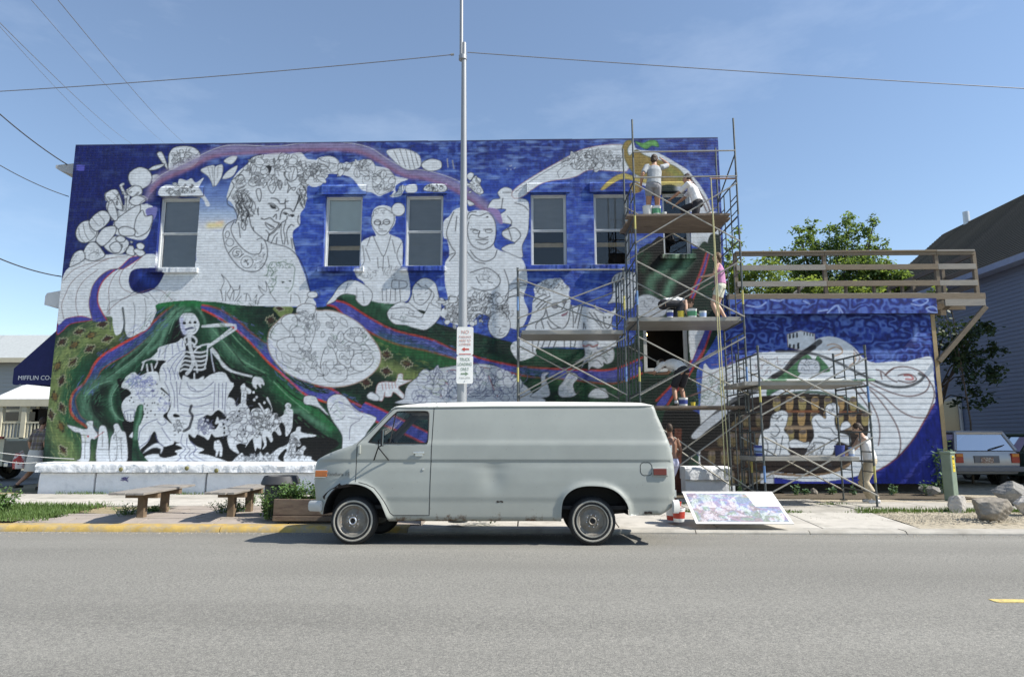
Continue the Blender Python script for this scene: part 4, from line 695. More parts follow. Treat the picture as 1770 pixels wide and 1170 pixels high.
    cv.fill(G, "460,620 520,600 570,630 560,680 500,700 470,670", gold); cv.fill(G, "740,640 850,630 900,690 740,710", dgr); cv.soft(G, "900,660 930,690", white, .15, .8)
    cv.line(G, "980,520 1060,640 1150,780 1180,860|1000,560 1080,700 1150,860|1020,620 1060,700", pc(92, 52, 46), .035)
    cv.bunch(E, 1260, 225, 200, 60, 70, white, ink, 451, .5, .018)
    # white column of light, drapery and ribbon below the corner window
    cv.fill(G, "1030,1020 1200,1020 1270,1100 1280,1170 1030,1170", white); cv.fill(H, "1030,0 1190,0 1280,0 1270,160 1200,200 1100,120 1030,90", white)
    cv.fill(H, "1160,100 1200,20 1290,60 1270,200 1200,300 1170,220", dgr)
    cv.fill(H, "700,60 770,60 1010,190 1130,90 1190,180 1170,400 1050,520 1000,640 820,600 780,560 540,560 530,300 580,200", blk)
    cv.soft(H, "870,220 760,350 660,430 640,540", lgr, .22, .7); cv.soft(H, "1010,230 930,350 850,430 790,560", lgr, .2, .75); cv.soft(H, "620,220 580,340", mgr, .2, .6); cv.soft(H, "1120,120 1180,220 1140,330 1090,480", mgr, .25, .6); cv.line(H, "760,215 800,225 900,215", pc(170, 190, 170), .03)
    cv.fill(H, "1150,200 1170,210 1130,360 1080,480 1010,640 990,640 1040,500 1100,350", vio); cv.line(H, "1150,195 1100,350 1040,500 985,650", red, .05); cv.line(H, "1175,205 1130,370 1075,500 1015,650", red, .035)
    cv.fill(H, "1140,840 1210,850 1150,1010 1080,1170 1010,1170 1060,1060", vio); cv.line(H, "1140,840 1070,1040 1010,1170", red, .045); cv.line(H, "1200,850 1150,1010 1085,1170", red, .045); cv.fill(I, "1060,0 1140,0 1030,170 960,290 860,390 780,520 700,520 810,380 930,240 1010,130", vio); cv.line(I, "1060,0 1010,130 930,240 810,370 700,480", red, .05); cv.line(I, "1140,0 1040,170 960,300 870,410 800,520", red, .05)
    cv.fill(H, "1000,850 1140,845 1060,1060 1010,1150", white); cv.fill(H, "530,700 540,590 640,570 740,620 800,640 760,760 540,760", wgrey, thin); cv.scrib(H, 650, 650, 100, 50, 14, thin, 151)
    # ================= annex side: bands of blue swirls, white swirl, tunnel with jars
    aX = (cv.X > 5.02)[None, :]
    sw = N(GW, GH, 26, 14, 61)*5.0+N(GW, GH, 10, 7, 62)*3.0+N(GW, GH, 4.5, 4, 63)*1.1; sw = .5+.5*np.sin(sw*3.1)
    m = (aX & (zz > 2.2))
    bcol = pc(33, 52, 134)+(pc(84, 112, 186)-pc(33, 52, 134))*np.clip((sw-.5)*1.5+(n2-.5)*.5, 0, 1)[..., None]
    bcol = bcol+(pc(18, 22, 82)-bcol)*np.clip((.32-sw)*2.4, 0, .9)[..., None]
    cv.c = np.where(m[..., None], bcol, cv.c)
    cv.c = np.where((aX & (zz <= 2.2))[..., None], pc(24, 36, 116)+(pc(44, 64, 156)-pc(24, 36, 116))*(n2*.7)[..., None], cv.c)
    cv.line(J, "1320,420 1380,430 1430,400 1400,380 1330,400|1430,470 1500,480 1470,440 1420,450 1440,470|760,480 820,430 860,480|830,430 840,475|700,470 760,460|600,400 640,420|220,430 300,440 350,410|380,390 440,400 480,380", pc(140, 160, 215), .035)
    cv.line(J, "1340,540 1370,640 1330,660 1380,670|1390,570 1420,600 1450,570 1400,560|1240,600 1280,570 1320,590|1300,690 1350,700 1390,690|730,600 770,570 830,590|890,600 940,640 990,620|420,590 480,600 440,560|300,560 340,580 380,540", pc(24, 30, 96), .05)
    cv.soft(J, "1380,580 1370,650", pc(120, 146, 210), .10, .7); cv.soft(J, "1120,740 1220,760", pc(100, 128, 200), .22, .5)
    cv.fill(K, "-60,170 0,150 120,120 260,70 300,40 440,30 600,20 660,-30 760,-70 860,-60 960,0 1020,70 1100,105 1230,95 1300,100 1400,75 1485,70 1500,200 1505,380 1440,480 1360,620 1250,740 1120,830 1000,860 880,900 760,930 600,930 440,900 400,960 300,960 -60,960", white)
    cv.fill(K, "1500,380 1540,380 1545,950 420,950 420,880 520,890 640,905 800,900 920,880 1020,860 1130,825 1250,745 1370,630 1450,480", pc(24, 36, 128)); cv.soft(K, "1300,800 1450,700", pc(40, 56, 150), .3, .6); cv.line(K, "1500,385 1440,485 1360,620 1250,745 1120,830 1000,862", pc(120, 60, 60), .035)
    cv.fill(J, "510,615 600,590 695,612 700,690 605,725 515,700", white, pc(120, 90, 80), sm=False, w=.022)
    for x, y, w_, h_ in ((528, 628, 12, 34), (552, 624, 12, 34), (576, 620, 12, 34), (528, 695, 14, 28), (555, 697, 14, 28), (585, 692, 16, 42), (625, 612, 8, 20), (645, 614, 8, 20), (665, 616, 8, 20), (683, 620, 8, 20)): cv.fill(J, [(x-w_/2, y-h_/2), (x+w_/2, y-h_/2), (x+w_/2, y+h_/2), (x-w_/2, y+h_/2)], ink, sm=False)
    for f_, q in ((J, "730,665 640,730 560,800 500,870 420,900"), (K, "690,0 560,80 500,150 420,200 330,270 200,330 80,410 0,480 -60,540")): cv.line(f_, q, pc(28, 24, 26), .13)
    cv.line(J, "440,730 560,730 700,750 840,800 960,860 1050,905 1180,960 1300,970 1390,940 1430,900 1400,880", pc(34, 36, 42), .07)
    cv.line(K, "1110,150 1150,165 1200,210 1250,235|1140,170 1150,215|1170,190 1210,150 1290,130 1380,150 1440,190 1470,240 1440,300 1350,330 1260,320 1150,280 1060,235|1440,190 1490,260 1500,340 1450,470|1260,190 1310,180 1360,190 1380,220 1330,240 1260,225|1050,260 1150,320 1260,420 1360,470 1450,475|1020,240 1120,340 1210,460 1260,560 1275,670 1250,750|980,240 1060,350 1120,470 1135,580 1125,660|940,250 1020,350 1080,440|1180,180 1230,140", pc(92, 62, 62), .035)
    cv.line(K, "1300,190 1340,190 1360,215 1310,215", red, .04); cv.line(J, "780,690 820,680 870,700 880,740 830,760|790,720 840,700 880,720|960,740 970,790 930,830", pc(170, 130, 90), .03); cv.line(J, "960,720 1000,770 990,800", pc(110, 70, 70), .03)
    cv.fill(K, "380,350 380,270 520,150 640,50 690,90 720,60 800,150 760,170 600,180 560,270 440,300 400,340", pc(62, 104, 72)); cv.fill(K, "600,90 660,80 720,100 720,170 590,170", wgrey, thin); cv.scrib(K, 660, 130, 60, 40, 16, ink, 161)
    cv.fill(K, "390,340 430,300 520,270 560,290 520,320", white, thin); cv.line(K, "390,360 470,330 560,310 640,300 760,310 860,330 950,360 1010,400 1050,440", pc(34, 72, 46), .07)
    cv.scrib(K, 380, 110, 110, 60, 30, brn, 162); cv.line(K, "0,120 60,110 130,70|0,250 100,190 200,150|20,330 120,260 200,240|100,140 130,100|40,300 90,230", pc(130, 96, 96), .02); cv.scrib(K, 80, 250, 90, 70, 20, hg, 163); cv.scrib(I, 1200, 400, 200, 120, 60, hg, 164, .018, .4)
    cv.line(I, "1010,300 1200,240 1400,130 1540,80|1010,440 1200,360 1400,260|960,450 1100,400", brn, .026)
    # tunnel
    dk = pc(34, 24, 20)
    cv.fill(K, "-60,900 -60,540 60,440 200,360 330,330 480,320 600,310 760,320 880,340 980,390 1040,450 1060,520 1050,600 1020,650 940,680 940,780 840,840 700,860 520,850 400,840 380,900 300,930 120,930", dk)
    for j, (y0, x0, x1) in enumerate(((380, 440, 1000), (480, 520, 1040), (595, 530, 700), (490, 150, 330), (620, 60, 320), (740, 0, 330), (880, 130, 330))):
        for i in range(int((x1-x0)/86)+1):
            x = x0+86*i; cv.fill(K, [(x-21, y0-38), (x+22, y0-40), (x+20, y0+40), (x-19, y0+40)], pc(140+14*(i % 2), 126, 84) if x > 380 else pc(86, 76, 54), None, sm=True)
            cv.fill(K, [(x-19, y0-36), (x+19, y0-38), (x+19, y0-14), (x-18, y0-12)], pc(92, 82, 78)); cv.line(K, f"{x-8},{y0-20} {x-8},{y0+34}", pc(120, 104, 70), .012, False)
    cv.line(K, "500,432 720,432|860,435 1010,440", pc(110, 66, 40), .06, False); cv.line(K, "480,540 720,540|840,545 1000,545", pc(150, 128, 106), .09, False); cv.line(K, "0,560 330,545|-40,690 330,680|100,805 330,800", pc(64, 46, 34), .06, False)
    for q in ("330,740 320,620 350,560 390,540 400,470 430,440 480,425 515,450 505,520 490,560 520,600 525,680 515,735", "640,735 640,680 690,600 675,490 720,450 770,480 770,400 820,375 860,400 855,450 830,480 850,560 930,600 930,660 850,640 800,735", "880,510 920,500 940,530 910,550 870,560", "520,640 560,620 620,640 660,640 640,680 540,680"): cv.fill(K, q, white, ink, w=.024)
    cv.fill(K, "520,680 640,680 630,720 580,738 530,720", pc(40, 36, 38))
    cv.line(K, "400,470 440,480 470,460|430,520 460,560 430,600 400,580|400,600 440,640 420,730|480,600 460,720|350,600 380,660 370,730|700,490 740,540 800,545 840,590 930,600|720,600 800,620|690,640 760,650 740,720|650,700 700,660|790,620 860,640", ink, .028); cv.scrib(K, 700, 690, 60, 40, 26, ink, 171); cv.scrib(K, 810, 410, 40, 30, 16, ink, 172); cv.scrib(K, 450, 470, 45, 40, 12, ink, 173)
    cv.fill(K, "330,960 330,850 400,840 420,870 420,960", wgrey, thin, sm=False); cv.fill(K, "390,845 520,850 640,860 800,835 940,775 900,820 760,860 600,870 440,860", pc(120, 98, 76)); cv.scrib(K, 690, 800, 140, 25, 26, ink, 174)
    # dark recess painted at the foot of the corner
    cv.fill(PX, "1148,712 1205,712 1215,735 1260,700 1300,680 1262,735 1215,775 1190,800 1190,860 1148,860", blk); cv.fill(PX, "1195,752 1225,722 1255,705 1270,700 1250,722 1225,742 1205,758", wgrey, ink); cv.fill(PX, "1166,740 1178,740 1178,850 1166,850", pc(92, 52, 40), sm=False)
    for pth, wd_, n_, cc, sd in (("560,700 700,480 900,330 1100,190", .5, 120, pc(96, 104, 186), 471), ("770,275 600,325 480,400 400,480 372,600 375,760 405,920 470,1060", .9, 260, pc(150, 160, 104), 472), ("740,215 560,260 440,350 350,560", .6, 160, pc(18, 52, 50), 473), ("640,900 560,780 600,700 760,610 900,480 1080,260 1200,120", 1.0, 240, pc(70, 120, 92), 474), ("640,900 560,780 600,700 760,610 900,480 1080,260 1200,120", 1.2, 200, pc(14, 40, 32), 475)):
        cv.hatch(B, pth, wd_, n_, cc, sd)
    for pth, wd_, n_, cc, sd in (("100,230 300,360 440,470 560,660 760,760 900,800 1100,900", .35, 200, pc(108, 114, 190), 476), ("70,350 200,500 420,640 620,800 860,980", 1.0, 220, pc(74, 124, 90), 477), ("180,240 400,420", .8, 90, pc(52, 96, 60), 478), ("300,200 430,330", .6, 80, pc(20, 50, 36), 479)): cv.hatch(D, pth, wd_, n_, cc, sd)
    cv.hatch(PX, "600,538 680,580 745,597 800,615 900,641 1000,648 1090,640", .22, 260, pc(108, 114, 192), 480); cv.hatch(PX, "650,590 740,612 860,650 980,672 1080,672", .6, 220, pc(52, 98, 60), 481); cv.hatch(PX, "690,560 800,592 900,610 1060,612", .5, 200, pc(30, 76, 58), 482); cv.hatch(PX, "640,610 700,640 760,660", .8, 120, pc(120, 132, 76), 483)
    # wear of the paint, plus brick course shade put into the colour as streaks
    wear = N(GW, GH, 60, 30, 71)*.5+N(GW, GH, 5, 2.2, 72)*.5
    crs = np.random.default_rng(5).random(GH//3+2).repeat(3)[:GH]*.05*np.ones(GW)[:, None]
    fine = N(GW, GH, 3.2, 1.6, 73)
    cv.c *= (.86+.16*wear+.10*fine-crs.T*1.2)[..., None]
    # streaky brush marks in the green and violet
    lum = cv.c.mean(-1); st = np.clip((N(GW, GH, 2.2, 7, 74)-.5)*2, -1, 1)
    cv.c *= (1+.30*st*np.clip((.30-lum)/.2, 0, 1))[..., None]
    cv.c[..., 2] *= .96
    np.clip(cv.c, 0.002, .86, out=cv.c)
    return cv
# ------------------------------------------------------------------ corner building with the painted wall
cv = paint_mural()
def paint_mat(name, brick=True):
    m = bpy.data.materials.new(name); m.use_nodes = True; t = m.node_tree; b = t.nodes['Principled BSDF']; lk = t.links.new; N = t.nodes.new
    b.inputs['Roughness'].default_value = .62; b.inputs['Specular IOR Level'].default_value = .3
    at = N('ShaderNodeAttribute'); at.attribute_name = 'paint'; c = N('ShaderNodeTexCoord'); sp = N('ShaderNodeSeparateXYZ'); cb = N('ShaderNodeCombineXYZ')
    lk(c.outputs['Object'], sp.inputs['Vector']); lk(sp.outputs['X'], cb.inputs['X']); lk(sp.outputs['Z'], cb.inputs['Y'])
    n = N('ShaderNodeTexNoise'); n.inputs['Scale'].default_value = 9; n.inputs['Detail'].default_value = 6; lk(c.outputs['Object'], n.inputs['Vector'])
    r = N('ShaderNodeValToRGB'); r.color_ramp.elements[0].position = .3; r.color_ramp.elements[0].color = (.86, .86, .86, 1); r.color_ramp.elements[1].position = .7; r.color_ramp.elements[1].color = (1.06, 1.06, 1.06, 1); lk(n.outputs['Fac'], r.inputs['Fac'])
    mu = N('ShaderNodeMixRGB'); mu.blend_type = 'MULTIPLY'; mu.inputs['Fac'].default_value = 1; lk(at.outputs['Color'], mu.inputs['Color1']); lk(r.outputs['Color'], mu.inputs['Color2']); col = mu.outputs['Color']
    n2 = N('ShaderNodeTexNoise'); n2.inputs['Scale'].default_value = 28; n2.inputs['Detail'].default_value = 5; lk(c.outputs['Object'], n2.inputs['Vector'])
    bp2 = N('ShaderNodeBump'); bp2.inputs['Distance'].default_value = .006; bp2.inputs['Strength'].default_value = .6; lk(n2.outputs['Fac'], bp2.inputs['Height']); nrm = bp2.outputs['Normal']
    if brick:
        k = N('ShaderNodeTexBrick'); lk(cb.outputs['Vector'], k.inputs['Vector']); k.inputs['Scale'].default_value = 1; k.inputs['Brick Width'].default_value = .215; k.inputs['Row Height'].default_value = .0735; k.inputs['Mortar Size'].default_value = .0065; k.inputs['Mortar Smooth'].default_value = .6; k.inputs['Bias'].default_value = 0
        k.inputs['Color1'].default_value = (.55, .55, .55, 1); k.inputs['Color2'].default_value = (1, 1, 1, 1); k.inputs['Mortar'].default_value = (0, 0, 0, 1)
        bp = N('ShaderNodeBump'); bp.inputs['Distance'].default_value = .013; bp.inputs['Strength'].default_value = 1; lk(k.outputs['Color'], bp.inputs['Height']); lk(nrm, bp.inputs['Normal']); nrm = bp.outputs['Normal']
        m3 = N('ShaderNodeMixRGB'); m3.blend_type = 'MULTIPLY'; m3.inputs['Fac'].default_value = .10; lk(col, m3.inputs['Color1']); iv = N('ShaderNodeInvert'); lk(k.outputs['Fac'], iv.inputs['Color']); lk(iv.outputs['Color'], m3.inputs['Color2']); col = m3.outputs['Color']
    lk(col, b.inputs['Base Color']); lk(nrm, b.inputs['Normal']); return m
m_paint = paint_mat('mural_paint_on_brick'); m_paintw = paint_mat('mural_paint_on_board', False)

def gi(x): return int(round((x-GX0)/GS))
def gj(z): return int(round((z-GZ0)/GS))
def painted_grid(name, x0, x1, z0, z1, yf, holes, parent, m, step=1):
    """a sheet in the wall plane whose 'paint' attribute carries the mural colours"""
    i0, i1, j0, j1 = max(0, gi(x0)), min(GW-1, gi(x1)), max(0, gj(z0)), min(GH-1, gj(z1))
    I = np.arange(i0, i1+1); Jn = np.arange(j0, j1+1); w, h = len(I), len(Jn)
    X, Z = np.meshgrid(GX0+I*GS, GZ0+Jn*GS); Y = yf(X, Z) if callable(yf) else np.full(X.shape, yf)
    co = np.stack([X, Y, Z], -1).reshape(-1, 3).astype(np.float32)
    a = (np.arange(h-1)[:, None]*w+np.arange(w-1)[None, :]); q = np.stack([a, a+1, a+w+1, a+w], -1)
    keep = np.ones((h-1, w-1), bool); xc = GX0+(I[:-1]+.5)*GS; zc = GZ0+(Jn[:-1]+.5)*GS
    for (hx0, hx1, hz0, hz1) in holes: keep &= ~(((xc > hx0) & (xc < hx1))[None, :] & ((zc > hz0) & (zc < hz1))[:, None])
    q = q[keep]; me = bpy.data.meshes.new(name); nf = len(q)
    me.vertices.add(len(co)); me.vertices.foreach_set('co', co.ravel()); me.loops.add(nf*4); me.loops.foreach_set('vertex_index', q.ravel().astype(np.int32))
    me.polygons.add(nf); me.polygons.foreach_set('loop_start', np.arange(nf, dtype=np.int32)*4); me.polygons.foreach_set('loop_total', np.full(nf, 4, np.int32)); me.update(calc_edges=True)
    ca = me.color_attributes.new('paint', 'FLOAT_COLOR', 'POINT'); c = np.ones((h*w, 4), np.float32); c[:, :3] = cv.c[j0:j1+1, i0:i1+1].reshape(-1, 3); ca.data.foreach_set('color', c.ravel())
    return put(me, name, parent, m)
def paint_from(o, off=0):
    """give an existing painted part the mural colour found behind each of its points"""
    me = o.data; ca = me.color_attributes.new('paint', 'FLOAT_COLOR', 'POINT')
    for k, v in enumerate(me.vertices):
        c = cv.c[min(max(gj(v.co.z-off), 0), GH-1), min(max(gi(v.co.x), 0), GW-1)]; ca.data[k].color = (*c, 1)

BX0, BX1, BTOP = -12.38, 5.06, 9.29
bld = thing('corner_building', 'two storey brick corner building with a half painted blue and green mural', 'building', (-3.6, WY+4, 0))
def opn(x0, y0, x1, y1):
    a = onY(x0, y0, WY); b = onY(x1, y1, WY); s = lambda v, g0: g0+round((v-g0)/GS)*GS
    return [s(a[0], GX0), s(b[0], GX0), s(b[2], GZ0), s(a[2], GZ0)]
WIN = [opn(278, 342, 337, 463), opn(563, 339, 623, 462), opn(702, 338, 764, 461), opn(917, 336, 980, 460), opn(1026, 336, 1091, 460), opn(1144, 336, 1196, 440), opn(1112, 563, 1192, 642)]
ztop = WIN[1][3]; zbot = WIN[1][2]
for w in WIN[:5]: w[3] = ztop; w[2] = zbot
WIN[5][3] = ztop
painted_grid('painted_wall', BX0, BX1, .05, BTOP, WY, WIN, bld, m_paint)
m_brickside = mat('painted_brick_navy', (.03, .04, .12), .8, .2, 3); m_roof = mat('roof_tar', (.05, .05, .05), .9)
mb = MB(); mb.box(((BX0+.02+BX0)/2+.0, WY+6.02, BTOP/2), (.02, 12, BTOP)); mb.box((BX1-.011, WY+6.02, BTOP/2), (.02, 12, BTOP-.002)); mb.box(((BX0+BX1)/2, WY+12.03, BTOP/2), (BX1-BX0-.004, .02, BTOP-.003)); mb.build('side_wall', m_brickside, bld)
mb = MB(); mb.box(((BX0+BX1)/2, WY+6.0, BTOP-.55), (BX1-BX0-.06, 11.9, .04)); mb.build('roof', m_roof, bld)
m_cop = mat('coping_metal', (.05, .06, .13), .55, .25, 4, metal=.0)
n = 9
for i in range(n):
    a = BX0+(BX1-BX0)*i/n; b = BX0+(BX1-BX0)*(i+1)/n-.004
    mb = MB(); mb.box(((a+b)/2, WY+.152, BTOP+.006+random.uniform(-.006, .006)), (b-a, .30, .03)); mb.build('coping', m_cop, bld)
# windows
m_alu = mat('window_frame_metal', (.52, .54, .55), .45, .1, 8, spec=.4); m_dark = mat('room_dark', (.012, .012, .013), .9, .2); m_trim = mat('window_trim_white', (.55, .55, .54), .6, .12, 6)
m_blind = mat('blind_grey', (.27, .27, .275), .8, .08, 3, stretch=(1, 1, 3)); m_blind2 = mat('blind_pale', (.66, .70, .66), .8, .07, 3); m_tan = mat('shade_hem', (.5, .36, .2), .8)
m_glass = glass_mat('window_glass', (.94, .96, .97), .0)
spec = ['grey', 'halfpale', 'grey', 'half', 'half', 'dark', 'open']
for k, (x0, x1, z0, z1) in enumerate(WIN):
    d = .13; w = x1-x0; h = z1-z0; xc = (x0+x1)/2; zc = (z0+z1)/2
    # masonry reveal, painted
    mb = MB(); e = .001
    def strip(p, q, r_, s_, nseg=8):
        o = len(mb.v)
        for i in range(nseg+1):
            t = i/nseg; mb.v += [tuple(Vector(p).lerp(Vector(q), t)), tuple(Vector(r_).lerp(Vector(s_), t))]
        for i in range(nseg): mb.f.append((o+2*i, o+2*i+1, o+2*i+3, o+2*i+2))
    strip((x0, WY, z0), (x0, WY, z1), (x0, WY+d+.12, z0), (x0, WY+d+.12, z1)); strip((x1, WY, z0), (x1, WY, z1), (x1, WY+d+.12, z0), (x1, WY+d+.12, z1))
    strip((x0, WY, z1), (x1, WY, z1), (x0, WY+d+.12, z1), (x1, WY+d+.12, z1)); strip((x0, WY, z0), (x1, WY, z0), (x0, WY+d+.12, z0), (x1, WY+d+.12, z0))
    o = mb.build('window_reveal', m_paint, bld, fix=False); paint_from(o)
    fr = MB(); t = .042 if k < 6 else .10
    for c, s in (((x0+t/2+e, WY+d, zc), (t, .07, h-2*e)), ((x1-t/2-e, WY+d, zc), (t, .07, h-2*e)), ((xc, WY+d, z1-t/2-e), (w-2*t-2*e-.002, .068, t)), ((xc, WY+d, z0+t/2+e), (w-2*t-2*e-.002, .068, t))): fr.box(c, s)
    win = fr.build('window', m_alu if k < 6 else m_trim, bld, bevel=.004)
    rm = MB(); rm.box((xc, WY+d+.85, zc), (w+.5, .02, h+.5)); rm.build('room_interior', m_dark, win)
    rm = MB(); rm.box((x0-.12, WY+d+.48, zc), (.02, .7, h+.4)); rm.box((x1+.12, WY+d+.48, zc), (.02, .7, h+.4)); rm.box((xc, WY+d+.48, z1+.12), (w+.26, .7, .02)); rm.box((xc, WY+d+.48, z0-.1), (w+.26, .7, .02)); rm.build('room_interior', m_dark, win)
    if k == 6: continue
    zm = zc+.01; s2 = .032
    for (a, b, yy) in ((zm, z1-t, WY+d+.012), (z0+t, zm, WY+d+.034)):        # upper and lower sash
        sm = MB(); X0, X1 = x0+t, x1-t
        sm.box((X0+s2/2, yy+.02, (a+b)/2), (s2, .03, b-a)); sm.box((X1-s2/2, yy+.02, (a+b)/2), (s2, .03, b-a)); sm.box((xc, yy+.02, a+s2/2), (X1-X0-2*s2-.002, .028, s2)); sm.box((xc, yy+.02, b-s2/2), (X1-X0-2*s2-.002, .028, s2)); sm.build('sash', m_alu, win)
        pn = MB(); pn.box((xc, yy+.02, (a+b)/2), (X1-X0-2*s2+.01, .004, b-a-2*s2+.01)); pn.build('pane', m_glass, win)
    def blind(a, b, m, yy=WY+d+.065):
        q = MB(); nn = 10; o = 0
        for i in range(nn+1):
            x = x0+t+(w-2*t)*i/nn; q.v += [(x, yy+.006*math.sin(i*2.1+k), a), (x, yy+.008*math.sin(i*1.7+k), b)]
        for i in range(nn): q.f.append((2*i, 2*i+2, 2*i+3, 2*i+1))
        q.build('blind', m, win, True, fix=False)
    if spec[k] == 'grey': blind(z0+t, z1-t, m_blind)
    elif spec[k] == 'halfpale': blind(zm+.02, z1-t, m_blind2); blind(z0+h*.28, z0+h*.34, m_tan, WY+d+.2)
    elif spec[k] == 'half': blind(zm-.02, z1-t, m_blind); blind(z0+h*.30, z0+h*.36, m_tan, WY+d+.2)
    # sill and lintel, painted over
    if k < 6:
        for nm, za, zb, pr, ex in (('sill', z0-.135, z0-.002, .10, .10),):
            if k == 5 and nm == 'sill': pr = .06
            q = MB(); nn = 22; X0, X1 = x0-ex, x1+ex
            for i in range(nn+1):
                x = X0+(X1-X0)*i/nn; j = random.uniform(-.008, .008) if nm == 'sill' else random.uniform(-.004, .004)
                q.v += [(x, WY+.001, za), (x, WY-pr+j, za+.006), (x, WY-pr+j, zb-.014), (x, WY-pr+.02, zb), (x, WY+(.1 if nm == 'sill' else .001), zb+.006)]
            for i in range(nn):
                for c in range(4): q.f.append((i*5+c, (i+1)*5+c, (i+1)*5+c+1, i*5+c+1))
            q.f += [(0, 1, 2, 3, 4), tuple(nn*5+c for c in (4, 3, 2, 1, 0))]
            o = q.build(nm, m_paint, bld, fix=False); paint_from(o)
for k, (x0, x1, z0, z1) in enumerate(WIN[:6]):
    za, zb = gj(z1)*GS+GZ0+.02, gj(z1)*GS+GZ0+.30; ln = painted_grid('lintel', x0-.1, x1+.1, za, zb, lambda X, Z, zb=zb: WY-.05+.03*np.clip((Z-zb+.04)/.04, 0, 1), [], bld, m_paint)
    mb = MB(); mb.box(((x0+x1)/2, WY-.0105, (za+zb)/2), (x1-x0+.19, .018, zb-za-.004)); mb.build('lintel_edge', MATS['painted_brick_navy'], ln)
x0, x1, z0, z1 = WIN[6]
b_ = MB(); b_.ball((x0+.16, WY+.55, z1-.14), .045, 10, 8); bulb = b_.build('light_bulb', emit_mat('bulb_glow', (1, .62, .22), 9), bld, True); b_ = MB(); b_.tube([(x0+.16, WY+.55, z1-.10), (x0+.16, WY+.55, z1+.1)], .012, 6); b_.build('lamp_cord', m_dark, bulb)
# street front: cornice ends and awning
m_corn = mat('cornice_grey', (.40, .41, .42), .7, .12, 5); m_corn2 = mat('cornice_white', (.62, .62, .62), .7, .12, 5)
a = onY(105, 292, WY+.25); c_ = MB(); c_.prism([(BX0, a[2]-.24), (BX0, a[2]+.10), (a[0]-.05, a[2]+.05), (a[0]-.05, a[2]-.03), (a[0]+.06, a[2]-.10)], WY+.12, WY+11.5); c_.build('cornice', m_corn, bld)
a = onY(84, 516, WY+.25); c_ = MB(); c_.prism([(BX0, a[2]-.30), (BX0, a[2]+.2), (a[0]+.04, a[2]+.12), (a[0], a[2]+.04), (a[0], a[2]-.2)], WY+.12, WY+11.5); c_.build('cornice', m_corn2, bld)
m_awn = mat('awning_navy', (.014, .018, .09), .75, .15, 8); m_let = mat('lettering_white', (.75, .75, .75), .7, .05)
aw = thing('shop_awning', 'navy blue shop awning with white lettering on its end', 'awning', (BX0-.6, WY+1, 2.4))
q0 = onY(97, 560, WY+.3); q1 = onY(25, 637, WY+.3); q2 = onY(24, 662, WY+.3); q3 = onY(86, 668, WY+.3)
AX = BX0-.012
pts = [(AX, q0[2]), (q1[0], q1[2]), (q1[0]+.005, q2[2]), (AX, q3[2]+.02)]
c_ = MB(); c_.prism([(x, z) for x, z in pts], WY+.28, WY+.30); c_.build('end_panel', m_awn, aw)
c_ = MB(); c_.add([(AX, WY+.30, q0[2]), (q1[0], WY+.30, q1[2]), (q1[0], WY+9, q1[2]), (AX, WY+9, q0[2]), (q1[0], WY+.30, q2[2]), (q1[0], WY+9, q2[2])], [(0, 1, 2, 3), (1, 4, 5, 2)]); c_.build('awning_cloth', m_awn, aw, fix=False)
c_ = MB(); nn = 6; W_ = AX-q1[0]
for i in range(nn):
    xa = q1[0]+.005+W_*i/nn; r_ = W_/nn/2; c_.prism([(xa, q2[2]+.001)]+[(xa+r_-r_*math.cos(t), q2[2]-.055*math.sin(t)) for t in (.5, 1, 1.57, 2.1, 2.6)]+[(xa+2*r_, q2[2]+.001)], WY+.279, WY+.299)
c_.build('valance', m_awn, aw)
text_obj('MIFFLIN CO-', 'lettering', m_let, aw, ((q1[0]+AX)/2-.02, WY+.274, q2[2]+.13), .165, sx=.98)
# ---- white painted low stone wall at the foot of the mural
m_stone = mat('stone_white_paint', (.72, .73, .74), .75, .10, 5, .02, 18, col2=(.46, .48, .52), c2pos=(.5, .78), c2scale=3)
m_block = mat('stone_grey_paint', (.72, .73, .75), .8, .08, 4, .012, 22, col2=(.50, .52, .56), c2pos=(.55, .8), c2scale=2.5)
m_spot = mat('boss_olive', (.16, .15, .06), .7, .3, 20)
lw = thing('low_stone_wall', 'low white painted stone ledge running along the foot of the mural', 'wall', (-5, WY-.3, .04))
XL = onY(66, 800, WY-.55)[0]; LZ = .79
def rough_block(x0, x1, y0, y1, z0, z1, amp, m, name, seed, nx=None):
    r = np.random.default_rng(seed); nx = nx or max(4, int((x1-x0)/.06)); prof = [(y1, z0), (y0+.0, z0), (y0, z0+(z1-z0)*.33), (y0, z0+(z1-z0)*.66), (y0+.02, z1-.03), (y0+.06, z1), (y1, z1+.005)]
    mb = MB(); k = len(prof)
    for i in range(nx+1):
        x = x0+(x1-x0)*i/nx
        for c, (y, z) in enumerate(prof):
            a = amp*(r.random()-.5)*2 if 0 < c < k-1 else 0; mb.v.append((x+(a*.4 if 0 < i < nx else 0), y+a, z+(a*.5 if c > 1 else 0)))
    for i in range(nx):
        for c in range(k-1): mb.f.append((i*k+c, (i+1)*k+c, (i+1)*k+c+1, i*k+c+1))
    mb.f += [tuple(range(k)), tuple(nx*k+c for c in reversed(range(k)))]
    return mb.build(name, m, lw, True)
cuts = [XL, -10.65, -7.9, -5.2, -2.5, .2, 2.6]
for i, (a, b) in enumerate(zip(cuts[:-1], cuts[1:])):
    rough_block(a+.006, b-.006, WY-.645, WY-.005, LZ-.23, LZ, .022, m_stone, 'capstone', i+1)
    rough_block(a+.05, b-.004, WY-.53, WY-.006, .0, LZ-.235, .004, m_block, 'wall_block', 20+i)
a2_, b2_ = onY(1183, 815, WY-.5)[0], onY(1262, 815, WY-.5)[0]
